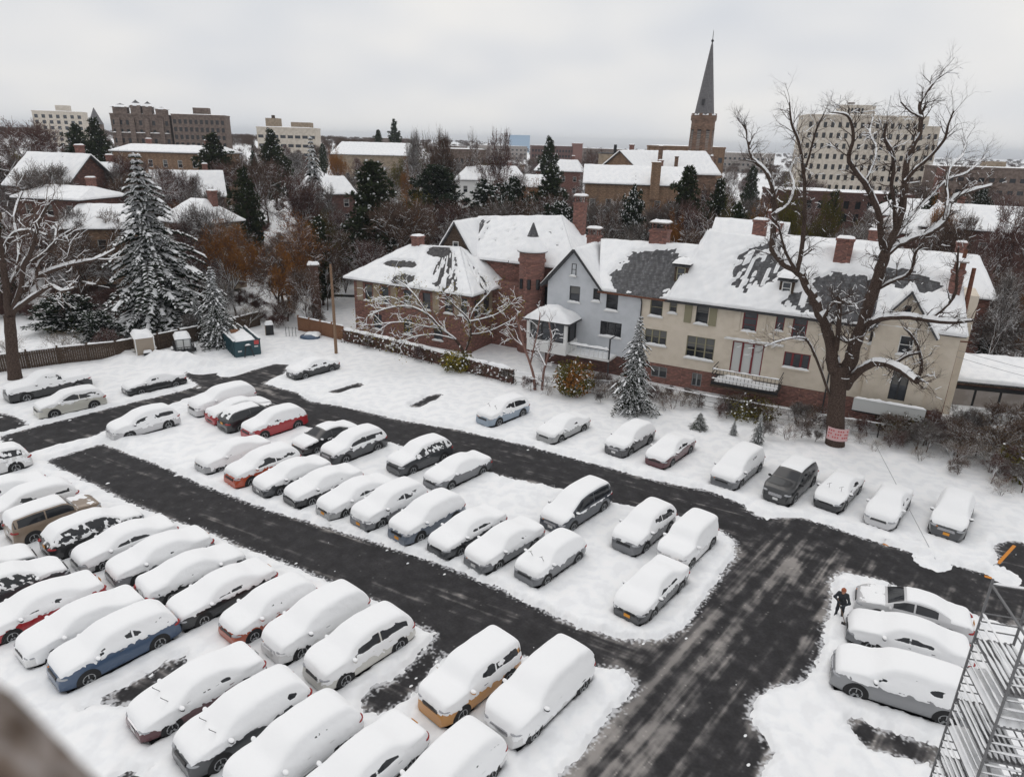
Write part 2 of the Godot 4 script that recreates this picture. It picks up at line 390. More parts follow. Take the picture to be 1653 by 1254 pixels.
const OAK := [
	[23.77,-0.33,-45.60,0.72,23.57,1.00,-45.60,0.64,23.25,2.93,-45.60,0.59,23.07,4.80,-45.60,0.58,22.99,6.18,-45.60,0.63],
	[22.73,5.72,-45.60,0.47,22.24,7.02,-45.74,0.42,21.87,8.30,-45.93,0.38,21.14,9.76,-46.17,0.35,20.39,10.98,-46.42,0.32,19.78,11.98,-46.70,0.29,19.28,12.56,-47.00,0.27,18.49,12.91,-47.31,0.24,17.73,13.81,-47.63,0.23,17.69,15.11,-47.97,0.20,17.71,16.32,-48.31,0.19,17.41,17.93,-48.67,0.16,16.88,18.91,-49.04,0.13,16.04,19.68,-49.42,0.11,15.72,20.67,-49.80,0.09,15.60,21.47,-50.20,0.07,14.98,22.26,-50.60,0.04],
	[18.81,12.66,-45.60,0.18,18.73,13.86,-45.28,0.15,18.47,15.51,-44.82,0.14,18.06,17.08,-44.27,0.11,17.42,18.95,-43.67,0.10,16.57,20.70,-43.02,0.08,15.71,21.69,-42.33,0.06,15.15,22.79,-41.60,0.03],
	[18.20,18.89,-45.60,0.08,17.92,20.38,-44.40,0.06,17.32,21.40,-42.65,0.05,16.76,22.15,-40.60,0.03],
	[23.29,5.50,-45.60,0.52,23.49,6.68,-45.50,0.47,23.58,8.51,-45.36,0.43,23.78,10.28,-45.19,0.40,23.95,12.01,-45.01,0.37,23.95,13.48,-44.81,0.36,23.90,14.19,-44.60,0.33],
	[24.45,13.97,-45.60,0.27,24.68,14.98,-45.68,0.24,24.93,15.96,-45.79,0.24,25.07,17.13,-45.93,0.23,24.97,18.67,-46.08,0.22,24.92,19.80,-46.24,0.19,25.20,20.74,-46.41,0.16,25.52,21.49,-46.59,0.15,25.53,22.41,-46.78,0.14,25.35,23.14,-46.98,0.11,25.68,23.89,-47.18,0.10,26.22,24.63,-47.39,0.07,26.60,25.20,-47.60,0.04],
	[24.38,13.89,-45.60,0.23,23.82,14.99,-45.35,0.21,23.22,16.39,-44.98,0.18,22.42,17.37,-44.55,0.18,21.38,18.49,-44.08,0.15,20.42,19.21,-43.57,0.14,19.66,19.91,-43.03,0.12,19.49,20.95,-42.46,0.10,18.95,21.76,-41.86,0.08,18.23,22.21,-41.24,0.06,17.07,22.29,-40.60,0.03],
	[24.47,13.89,-45.60,0.23,25.29,14.52,-45.87,0.22,26.23,14.90,-46.26,0.21,27.64,15.29,-46.72,0.20,28.77,16.12,-47.22,0.19,29.19,17.09,-47.77,0.17,29.93,17.55,-48.35,0.15,31.27,17.96,-48.96,0.12,32.87,18.29,-49.60,0.08],
	[27.78,16.26,-45.60,0.12,27.93,17.40,-45.97,0.11,27.94,18.34,-46.51,0.10,28.32,19.48,-47.14,0.07,29.36,20.26,-47.84,0.06,29.78,21.24,-48.60,0.04],
	[24.72,18.61,-45.60,0.12,25.06,19.38,-45.23,0.11,25.52,20.21,-44.69,0.09,25.70,21.11,-44.06,0.08,25.34,21.96,-43.36,0.05,25.02,22.60,-42.60,0.04],
	[24.71,15.78,-45.60,0.15,24.02,17.18,-45.02,0.12,23.17,18.35,-44.16,0.12,22.53,19.46,-43.16,0.11,21.66,20.33,-42.06,0.10,20.49,20.97,-40.87,0.07,19.82,21.73,-39.60,0.05],
	[23.45,7.77,-45.60,0.30,23.72,9.13,-45.02,0.24,24.17,9.91,-44.16,0.21,25.18,10.36,-43.16,0.20,26.14,10.42,-42.06,0.17,26.94,10.62,-40.87,0.12,27.18,11.03,-39.60,0.06],
	[23.64,4.59,-45.60,0.33,23.80,5.95,-44.74,0.27,24.10,7.08,-43.47,0.25,24.42,7.39,-42.00,0.23,24.46,7.44,-40.36,0.22,24.13,7.48,-38.60,0.17],
	[28.51,5.15,-45.60,0.12,28.48,6.40,-45.44,0.11,27.77,7.79,-45.19,0.10,26.90,8.73,-44.91,0.07,26.20,9.22,-44.60,0.04],
	[22.43,7.30,-45.60,0.19,21.84,9.09,-44.64,0.16,20.96,10.87,-43.24,0.13,19.90,11.80,-41.60,0.09],
	[22.35,8.18,-45.60,0.12,22.35,8.34,-43.98,0.12,21.57,9.16,-41.60,0.07],
	[21.17,9.47,-45.60,0.11,21.04,10.81,-44.40,0.09,21.16,11.33,-42.65,0.08,20.80,11.29,-40.60,0.05],
	[28.34,9.58,-45.60,0.11,29.32,11.31,-45.12,0.10,28.67,13.07,-44.42,0.08,27.87,14.76,-43.60,0.05],
	[24.15,11.48,-45.60,0.14,24.98,12.23,-45.11,0.12,25.65,12.99,-44.38,0.11,25.21,14.31,-43.54,0.08,24.99,15.01,-42.60,0.05],
	[26.52,6.29,-45.60,0.10,26.71,7.35,-44.38,0.08,26.39,8.10,-42.60,0.07],
	[24.45,13.97,-45.60,0.12,25.95,16.33,-46.34,0.10,27.52,17.48,-47.42,0.09,29.23,18.65,-48.69,0.07,31.26,19.05,-50.09,0.06,33.25,20.09,-51.60,0.05],
	[18.72,12.70,-45.60,0.12,17.64,13.89,-44.88,0.09,16.76,15.00,-43.83,0.06,15.92,16.07,-42.60,0.04],
	[22.13,18.35,-45.60,0.09,22.68,19.36,-46.09,0.08,23.08,20.49,-46.82,0.07,22.89,21.43,-47.66,0.05,23.35,22.41,-48.60,0.04],
	[16.74,16.35,-45.60,0.09,17.74,16.91,-46.26,0.08,18.32,18.04,-47.22,0.07,18.35,18.97,-48.35,0.05,19.07,19.76,-49.60,0.04],
	[22.64,3.86,-45.60,0.10,20.45,7.61,-45.11,0.08,19.18,8.43,-44.38,0.06,17.44,8.32,-43.54,0.05,16.32,8.23,-42.60,0.04],
	[24.89,22.36,-45.60,0.07,23.90,22.67,-45.19,0.05,22.92,23.14,-44.60,0.04],
]
const LEFT_TREE := [
	[-42.53,-0.11,-54.61,0.53,-42.29,1.90,-54.61,0.47,-42.02,3.80,-54.61,0.44,-41.75,5.67,-54.61,0.43],
	[-41.78,5.56,-54.61,0.33,-41.24,7.82,-54.28,0.29,-40.67,9.93,-53.79,0.24,-40.15,11.49,-53.23,0.21,-39.63,13.46,-52.61,0.15],
	[-41.68,5.56,-54.61,0.27,-40.80,7.19,-54.90,0.24,-39.34,8.69,-55.32,0.21,-37.60,9.56,-55.82,0.18,-36.08,9.92,-56.38,0.16,-34.82,10.27,-56.97,0.10,-33.76,10.93,-57.61,0.08],
	[-41.73,5.77,-54.61,0.24,-40.00,7.89,-54.11,0.21,-38.74,10.05,-53.39,0.18,-37.14,11.67,-52.55,0.15,-35.63,13.67,-51.61,0.12,-33.93,15.15,-50.61,0.07],
	[-41.49,5.94,-54.61,0.22,-38.69,7.59,-53.78,0.18,-36.44,8.71,-52.57,0.15,-34.59,8.66,-51.17,0.12,-32.56,9.27,-49.61,0.07],
	[-41.59,7.74,-54.61,0.19,-40.87,9.16,-55.26,0.16,-40.88,11.03,-56.23,0.14,-41.55,13.38,-57.36,0.11,-41.32,15.28,-58.61,0.08],
	[-39.62,9.82,-54.61,0.13,-37.47,10.94,-54.13,0.13,-35.53,12.30,-53.42,0.10,-33.91,13.06,-52.61,0.07],
	[-38.83,8.84,-54.61,0.13,-38.70,10.01,-55.08,0.11,-37.76,11.18,-55.79,0.11,-37.75,12.57,-56.61,0.08],
	[-41.20,10.77,-54.61,0.16,-39.45,12.37,-53.89,0.13,-37.40,12.93,-52.83,0.10,-35.21,12.78,-51.61,0.07],
]
const ARCH_TREE := [
	[-4.95,-0.52,-62.75,0.15,-4.77,1.06,-62.75,0.13,-5.54,2.39,-62.75,0.13],
	[-5.54,2.39,-62.75,0.11,-6.87,3.52,-62.51,0.11,-8.09,4.89,-62.15,0.10,-9.74,5.71,-61.73,0.08,-11.67,5.59,-61.26,0.06,-13.30,4.97,-60.75,0.05],
	[-8.17,4.74,-62.75,0.08,-9.22,6.32,-62.99,0.07,-10.24,7.28,-63.35,0.05,-11.17,7.76,-63.75,0.03],
	[-4.77,0.74,-62.75,0.10,-4.05,3.02,-62.42,0.10,-4.31,4.64,-61.94,0.08,-5.42,5.91,-61.38,0.06,-6.20,6.89,-60.75,0.05],
	[-4.37,4.13,-62.75,0.08,-2.31,4.73,-62.52,0.06,-0.87,5.57,-62.16,0.05,-0.31,6.38,-61.75,0.03],
	[-5.54,2.39,-62.75,0.08,-7.52,3.02,-62.04,0.06,-9.41,2.96,-60.98,0.05,-10.37,2.69,-59.75,0.03],
	[-4.25,3.83,-62.75,0.07,-3.82,5.23,-63.23,0.07,-2.69,6.42,-63.94,0.05,-2.14,7.04,-64.75,0.03],
	[-6.90,3.45,-62.75,0.07,-8.13,3.66,-62.28,0.05,-10.33,4.26,-61.57,0.05,-13.06,4.10,-60.75,0.03],
	[-4.07,2.93,-62.75,0.07,-2.26,3.61,-61.54,0.05,0.02,5.31,-59.75,0.03],
	[-9.91,5.47,-62.75,0.07,-11.55,6.40,-62.35,0.05,-13.17,6.19,-61.75,0.03],
]
const BIRCH := [
	[2.03,-0.17,-55.46,0.14,1.86,1.28,-55.34,0.12,1.44,2.73,-55.16,0.10,0.92,4.14,-54.95,0.10,0.56,5.54,-54.72,0.08,0.11,7.16,-54.46,0.06],
	[2.61,0.01,-55.46,0.12,2.70,1.77,-55.63,0.10,2.97,3.10,-55.87,0.10,3.25,4.40,-56.15,0.08,2.98,5.95,-56.46,0.06],
	[1.50,2.46,-55.46,0.08,1.76,4.08,-55.22,0.06,2.00,5.53,-54.87,0.06,2.13,7.22,-54.46,0.04],
	[2.78,2.39,-55.46,0.08,2.12,3.51,-56.28,0.06,1.57,4.54,-57.46,0.04],
	[0.92,3.99,-55.46,0.06,0.07,4.73,-55.06,0.06,-0.57,5.83,-54.46,0.04],
]
const TREES := [  # kind, x, ground, z, height, crown width, label
	["spruce",-38.6,0.0,-72.0,18.8,12.1,"tall snow-laden spruce behind the left fence"],
	["spruce",-29.7,0.0,-66.0,8.5,4.6,"small dark spruce near the dumpster, taller of two"],
	["spruce",-32.5,0.0,-68.0,5.5,2.5,"small snowy spruce left of its taller twin by the dumpster"],
	["spruce",-34.6,0.7,-120.0,20.1,7.9,"snowy spruce standing left of the dark pine"],
	["spruce",-50.1,5.0,-130.0,10.5,5.6,"narrow snowy spruce behind the orange-leaved tree"],
	["pine",-18.8,0.0,-92.0,17.9,11.2,"large dark evergreen left of the brick house"],
	["pine",-59.5,6.5,-140.0,14.1,10.5,"dark pine left of centre rising over brown trees"],
	["pine",-51.4,5.3,-150.0,16.5,8.4,"dark pine in front of the pale flat-topped building"],
	["pine",-104.3,6.5,-170.0,15.5,9.6,"dark pine left of the pointed turret"],
	["pine",-96.8,6.5,-165.0,16.7,9.3,"dark pine beneath the pointed turret on the hill"],
	["pine",5.6,0.0,-120.0,16.4,11.2,"spreading dark pine left of the church hall"],
	["pine",25.0,0.0,-105.0,18.1,8.3,"dark pine in front of the church roof"],
	["pine",31.9,0.0,-112.0,16.0,6.3,"dark pine right of the church roof"],
	["yew",-13.2,0.0,-115.0,16.9,12.9,"round snow-flecked evergreen behind the brick house roof"],
	["yew",-5.2,0.0,-118.0,14.3,9.9,"snow-flecked evergreen right of the tall bare trunk"],
	["yew",-0.6,0.0,-110.0,15.5,7.2,"snow-flecked evergreen left of the spreading pine"],
	["yew",6.1,0.0,-100.0,12.9,8.4,"snow-flecked evergreen behind the brick house chimney"],
	["yew",16.2,0.0,-98.0,15.2,5.0,"small snow-flecked evergreen in front of the church hall"],
	["yew",-15.2,0.0,-88.0,8.7,6.6,"low snowy evergreen beside the large dark evergreen"],
	["yew",-47.6,0.0,-70.0,4.4,7.2,"snow-laden evergreen bush left of the tall spruce"],
	["yew",-41.6,0.0,-66.0,3.5,4.9,"low snow-laden evergreen under the tall spruce"],
	["yew",47.2,0.0,-66.0,4.8,3.7,"round evergreen bush right of the cream house"],
	["yew",78.5,0.0,-120.0,15.4,5.6,"dark evergreen behind the leaning chimneys at right"],
	["olive",29.6,0.0,-95.0,13.6,5.0,"olive-leaved tree right of the church"],
	["olive",30.8,0.0,-92.0,12.6,4.3,"olive tree behind the cream house roof"],
	["olive",34.6,0.0,-90.0,16.7,5.1,"olive tree with yellow leaves behind the left limb of the great tree"],
	["olive",42.1,0.0,-96.0,15.8,5.4,"olive tree behind the great tree trunk"],
	["orange",21.2,0.0,-93.0,11.9,4.4,"orange-leaved tree in front of the dark pine"],
	["orange",34.4,0.0,-97.0,13.9,5.4,"orange-leaved tree behind the great tree left limb"],
	["orange",60.6,0.0,-100.0,14.6,5.6,"orange-leaved tree right of the great tree"],
	["orange",-27.9,0.0,-80.0,12.8,12.7,"spreading tree with orange leaves left of the pole"],
	["orange",-14.5,0.0,-94.0,12.8,5.3,"rusty-leaved tree right of the large dark evergreen"],
	["orange",-44.3,2.2,-92.0,3.6,5.2,"yellow-brown tree beside the stone house"],
	["orange",-48.5,4.6,-190.0,12.7,7.1,"rusty tree in front of the long tan hall"],
	["orange",-28.2,0.0,-180.0,17.2,6.7,"rusty round tree at the right end of the tan hall"],
	["bare",-12.5,0.0,-122.0,23.2,10.3,"tall bare tree rising behind the brick house"],
	["bare",-4.9,0.0,-150.0,23.9,8.4,"slender bare tree with pale trunk on the skyline"],
	["bare",-25.0,0.0,-170.0,23.6,9.6,"thin bare tree at the end of the tan hall"],
	["bare",-10.0,0.0,-160.0,23.7,7.5,"thin bare tree between two taller ones on the skyline"],
	["bare",-82.4,6.5,-120.0,15.9,16.9,"broad brown bare tree at the left edge of the skyline"],
	["bare",-62.3,5.1,-95.0,11.6,13.3,"brown bare tree over the left houses"],
	["bare",-50.9,1.6,-84.0,10.3,10.2,"brown bare tree behind the tall spruce"],
	["bare",-54.0,5.9,-110.0,10.2,11.3,"brown bare tree right of the tall spruce"],
	["bare",-46.4,4.0,-105.0,9.8,8.8,"brown bare tree in front of the stone house"],
	["bare",-41.2,2.4,-112.0,15.8,10.5,"reddish bare tree left of the dark evergreen"],
	["bare",-34.3,0.7,-108.0,15.1,10.1,"reddish bare tree between the pole and dark evergreen"],
	["bare",-29.7,0.1,-115.0,13.7,8.6,"bare tree left of the large dark evergreen"],
	["bare",12.5,0.0,-95.0,13.1,8.0,"bare purple-brown tree behind the grey gable"],
	["bare",9.2,0.0,-90.0,11.9,5.9,"bare brown tree left of the brick chimney"],
	["bare",15.1,0.0,-92.0,11.4,5.2,"bare brown tree behind the large brick chimney"],
	["bare",54.7,0.0,-85.0,14.7,8.8,"bare thicket tree behind the right-hand chimneys"],
	["bare",53.0,0.0,-78.0,17.2,8.0,"bare tree at the right edge"],
	["bare",45.0,0.0,-62.0,11.5,4.6,"bare tree beside the garage at the right edge"],
	["bare",59.2,0.0,-95.0,13.1,7.1,"bare grey tree over the right-hand roofs"],
	["bare",47.4,0.0,-70.0,11.5,4.6,"small bare tree in the snowy yard at right"],
	["bare",-47.4,2.4,-90.0,9.1,6.7,"bare tree close behind the spruce top"],
	["bare",-23.0,0.0,-82.0,9.3,4.6,"bare snowy tree beside the brick pillar"],
	["bare",-12.7,0.0,-100.0,12.4,6.6,"bare snowy tree over the brick house gable"],
	["bare",-32.9,0.0,-75.0,7.2,4.9,"small bare snowy tree behind the dumpster"],
	["bare",-22.4,0.0,-72.0,8.0,5.4,"snowy bare tree by the plank fence"],
	["bare",-52.2,0.8,-80.0,7.2,6.7,"snowy bare tree left of the spruce"],
]

func _ready() -> void:
	t_start = Time.get_ticks_msec()
	rng.seed = 20
	nz.noise_type = FastNoiseLite.TYPE_SIMPLEX_SMOOTH
	nz.frequency = 1.0
	nz.fractal_octaves = 2
	camera_and_light()
	materials()
	stage("materials")
	ground()
	stage("ground")
	car_park()
	stage("car park")
	houses()
	stage("houses")
	boundary()
	stage("boundary")
	far_buildings()
	stage("far buildings")
	trees()
	stage("trees")
	cars()
	stage("cars")
	small_things()
	stage("done")

func camera_and_light() -> void:
	var cam := Camera3D.new()
	cam.name = "camera"
	cam.fov = 59.36
	cam.near = 0.1
	cam.far = 9000.0
	cam.position = Vector3(0, 20.3, 0)
	cam.rotation_order = EULER_ORDER_YXZ
	cam.rotation_degrees = Vector3(-19.9, 0, 1.6)
	var lens := CameraAttributesPhysical.new()
	lens.frustum_focal_length = 21.0
	lens.exposure_aperture = 0.8
	lens.frustum_focus_distance = 45.0
	lens.frustum_near = 0.1
	lens.frustum_far = 9000.0
	cam.attributes = lens
	add_child(cam)
	cam.fov = 59.36
	cam.current = true
	var env := Environment.new()
	env.background_mode = Environment.BG_SKY
	var sky := Sky.new()
	var pan := PanoramaSkyMaterial.new()
	pan.panorama = overcast()
	sky.sky_material = pan
	env.sky = sky
	env.tonemap_mode = Environment.TONE_MAPPER_LINEAR
	env.tonemap_exposure = 0.98
	env.fog_enabled = true
	env.fog_density = 0.00016
	env.fog_light_color = Color(0.82, 0.85, 0.89)
	env.sdfgi_enabled = true
	env.ssao_enabled = true
	env.ssil_enabled = true
	var w := WorldEnvironment.new()
	w.name = "environment"
	w.environment = env
	add_child(w)
	var sun := DirectionalLight3D.new()
	sun.name = "sun"
	sun.light_energy = 0.16
	sun.light_color = Color(1.0, 0.97, 0.94)
	sun.light_angular_distance = 40.0
	sun.shadow_enabled = true
	sun.rotation_degrees = Vector3(-58, -150, 0)
	add_child(sun)

func overcast() -> ImageTexture:
	# an even blanket of cloud with soft, faintly darker banks
	var w := 512
	var h := 256
	var im := Image.create(w, h, false, Image.FORMAT_RGBF)
	for y in h:
		var el := PI * (0.5 - (y + 0.5) / h)
		for x in w:
			var az := TAU * (x + 0.5) / w
			var d := Vector3(cos(el) * sin(az), sin(el), cos(el) * cos(az))
			if el < 0.0:
				im.set_pixel(x, y, Color(0.55, 0.55, 0.56))
				continue
			var q := d / (d.y + 0.22)
			var c := n2(q.x * 0.9 + 5.0, q.z * 0.9) * 0.65 + n2(q.x * 2.3, q.z * 2.3 + 9.0) * 0.35
			var k := (0.80 + 0.11 * c) * (1.0 + 0.2 * sin(el))  # an overcast sky brightens towards the zenith
			im.set_pixel(x, y, Color(k * (0.985 + 0.035 * c), k * 0.99, k * (1.0 - 0.06 * c)))
	return ImageTexture.create_from_image(im)

# ---------------------------------------------------------------- ground

func sstep(a: float, b: float, x: float) -> float:
	var t := clampf((x - a) / (b - a), 0.0, 1.0)
	return t * t * (3.0 - 2.0 * t)

func hill(x: float, z: float) -> float:
	return 6.5 * sstep(72, 105, -z) * sstep(-28, -60, x) + 5.0 * sstep(200, 320, -z) * sstep(-40, -140, x)

func ground() -> void:
	var g := MB.new()
	var p := PackedVector3Array()
	var xs := []
	for i in 61:
		var t := (i - 30) / 30.0
		xs.append(signf(t) * (absf(t) * 140.0 + pow(absf(t), 4.0) * 3800.0))
	var zs := [12.0]
	for i in 60:
		zs.append(-4.0 - i * 5.0 - pow(i / 60.0, 4.0) * 4200.0)
	for z in zs:
		for x in xs:
			p.append(Vector3(x, hill(x, z) - 0.3 + 0.25 * n2(x * 0.03, z * 0.03), z))
	g.grid(p, xs.size(), zs.size())
	setting("ground", g.mesh(), M.snow)

var dist_grid := PackedFloat32Array()
const DX0 := -84.0
const DZ0 := -90.0
const DSTEP := 0.4
const DNX := 345
const DNZ := 205
var under_car := []

func bare_distance(x: float, z: float) -> float:
	var fx := clampf((x - DX0) / DSTEP, 0.0, DNX - 1.01)
	var fz := clampf((z - DZ0) / DSTEP, 0.0, DNZ - 1.01)
	var i := int(fx)
	var j := int(fz)
	fx -= i
	fz -= j
	var k := j * DNX + i
	return lerpf(lerpf(dist_grid[k], dist_grid[k + 1], fx), lerpf(dist_grid[k + DNX], dist_grid[k + DNX + 1], fx), fz)

func make_distance() -> void:
	dist_grid.resize(DNX * DNZ)
	dist_grid.fill(9.0)
	for poly in BARE:
		var pts := PackedVector2Array()
		for i in range(0, poly.size(), 2):
			pts.append(Vector2(poly[i], poly[i + 1]))
		var n := pts.size()
		# inside marks
		var inside := {}
		for j in DNZ:
			var z := DZ0 + j * DSTEP
			var cuts := []
			for i in n:
				var a := pts[i]
				var b := pts[(i + 1) % n]
				if (a.y > z) != (b.y > z):
					cuts.append(a.x + (z - a.y) / (b.y - a.y) * (b.x - a.x))
			cuts.sort()
			for c in range(0, cuts.size() - 1, 2):
				for i in range(maxi(0, ceili((cuts[c] - DX0) / DSTEP)), mini(DNX, ceili((cuts[c + 1] - DX0) / DSTEP))):
					inside[j * DNX + i] = true
		# nearness to each edge, only within four metres
		var near := {}
		for i in n:
			var a := pts[i]
			var b := pts[(i + 1) % n]
			var ab := b - a
			var ll := maxf(ab.length_squared(), 1e-6)
			for j in range(maxi(0, int((minf(a.y, b.y) - 4.0 - DZ0) / DSTEP)), mini(DNZ, int((maxf(a.y, b.y) + 4.0 - DZ0) / DSTEP) + 1)):
				for k in range(maxi(0, int((minf(a.x, b.x) - 4.0 - DX0) / DSTEP)), mini(DNX, int((maxf(a.x, b.x) + 4.0 - DX0) / DSTEP) + 1)):
					var q := Vector2(DX0 + k * DSTEP, DZ0 + j * DSTEP)
					var t := clampf((q - a).dot(ab) / ll, 0.0, 1.0)
					var d := q.distance_to(a + ab * t)
					var key := j * DNX + k
					if d < near.get(key, 4.0):
						near[key] = d
		for key in inside:
			dist_grid[key] = minf(dist_grid[key], -near.get(key, 4.0))
		for key in near:
			if not inside.has(key):
				dist_grid[key] = minf(dist_grid[key], near[key])

const HEAPS := [[-33.0, -61.0, 2.6, 0.75], [-30.5, -60.2, 2.2, 0.85], [-28.0, -59.0, 1.9, 0.7], [-36.5, -61.5, 2.4, 0.5], [-21.5, -62.5, 1.8, 0.6], [-19.8, -63.2, 1.6, 0.5], [-25.5, -58.0, 1.4, 0.35], [16.8, -28.0, 1.3, 0.2], [-26.5, -43.0, 1.3, 0.22], [22.5, -31.0, 1.4, 0.22], [25.5, -29.9, 1.2, 0.25]]

func snow_height(x: float, z: float) -> float:
	var d := bare_distance(x, z)
	var near := clampf(1.0 - absf(d) / 1.6, 0.0, 1.0)
	var e := d
	if d < 3.0:
		e += 0.14 * n2(x * 0.6, z * 0.6) + 0.13 * n2(x * 2.6, z * 2.6) + 0.11 * n2(x * 7.0, z * 7.0) + 0.07 * n2(x * 15.0, z * 15.0)
	var h := -0.07
	if e > -0.1:
		h = -0.07 + 0.24 * sstep(-0.1, 0.34, e) + 0.10 * sstep(-0.05, 0.25, e) * sstep(1.5, 0.5, e) * (0.6 + 0.8 * n2(x * 0.9 + 40.0, z * 0.9))
	else:
		# crumbs of snow pushed off the bank
		var c := n2(x * 3.1 + 80.0, z * 3.1) - 0.52 - 0.25 * (-e)
		if c > 0.0:
			h = -0.07 + minf(c * 1.4, 0.13)
	h += near * sstep(-0.05, 0.3, e) * (0.03 * n2(x * 4.0, z * 4.0) + 0.03 * n2(x * 12.0, z * 12.0))
	h += sstep(0.0, 1.0, e) * (0.04 * n2(x * 0.25, z * 0.25) + 0.005 * n2(x * 1.7, z * 1.7))
	for q in HEAPS:
		var dx: float = x - q[0]
		var dz: float = z - q[1]
		var r: float = q[2]
		var k := (dx * dx + dz * dz) / (r * r)
		if k < 1.0:
			h += q[3] * (1.0 - k) * (1.0 - k) * (1.0 + 0.5 * n2(x * 1.6, z * 1.6) + 0.25 * n2(x * 5.0, z * 5.0))
	return h

func car_park() -> void:
	make_distance()
	stage("  distance field")
	var a := MB.new()
	var p := PackedVector3Array()
	for z in [-8.0, -30.0, -60.0, -92.0]:
		for x in [-84.0, -40.0, 0.0, 54.0]:
			p.append(Vector3(x, 0.0, z))
	a.grid(p, 4, 4)
	setting("asphalt", a.mesh(true), asphalt_material())
	stage("  asphalt")
	var boxes := []
	for c in CARS:
		var k: Dictionary = KINDS[c[0]]
		var turn := deg_to_rad(c[3])
		boxes.append([Vector2(c[1], c[2]), Vector2(sin(turn), cos(turn)), k.l * 0.5 - 0.25, k.w * 0.5 - 0.22, c[7]])
	for zone in [[-36.0, 30.0, -13.0, -33.0, 0.14], [-50.0, 40.0, -32.8, -53.2, 0.21], [-82.0, 52.0, -53.0, -90.0, 0.36]]:
		var step: float = zone[4]
		var nx := int((zone[1] - zone[0]) / step) + 1
		var nzz := int((zone[2] - zone[3]) / step) + 1
		var q := PackedVector3Array()
		q.resize(nx * nzz)
		for j in nzz:
			var z: float = zone[2] - j * step
			for i in nx:
				var x: float = zone[0] + i * step
				q[j * nx + i] = Vector3(x, snow_height(x, z), z)
		for b in boxes:
			var c: Vector2 = b[0]
			if c.y > zone[2] + 4.0 or c.y < zone[3] - 4.0:
				continue
			for j in range(maxi(0, int((zone[2] - c.y - 3.5) / step)), mini(nzz, int((zone[2] - c.y + 3.5) / step))):
				for i in range(maxi(0, int((c.x - 3.5 - zone[0]) / step)), mini(nx, int((c.x + 3.5 - zone[0]) / step))):
					var v := q[j * nx + i]
					var d := Vector2(v.x, v.z) - c
					var along: float = absf(d.dot(b[1])) - b[2]
					var side: float = absf(d.dot(Vector2(b[1].y, -b[1].x))) - b[3]
					var out: float = maxf(along, side) + 0.1 * n2(v.x * 3.0, v.z * 3.0)
					if out < 0.25:
						v.y = lerpf(-0.06, v.y, sstep(-0.1, 0.25, out))
						q[j * nx + i] = v
					elif out < 0.9:
						v.y += 0.02 * sstep(0.9, 0.3, out) * (0.5 + n2(v.x * 2.0, v.z * 2.0 + 30.0)) * sstep(0.0, 0.1, v.y)
						q[j * nx + i] = v
		var g := MB.new()
		g.grid(q, nx, nzz)
		setting("snow_cover", g.mesh(), M.snow)

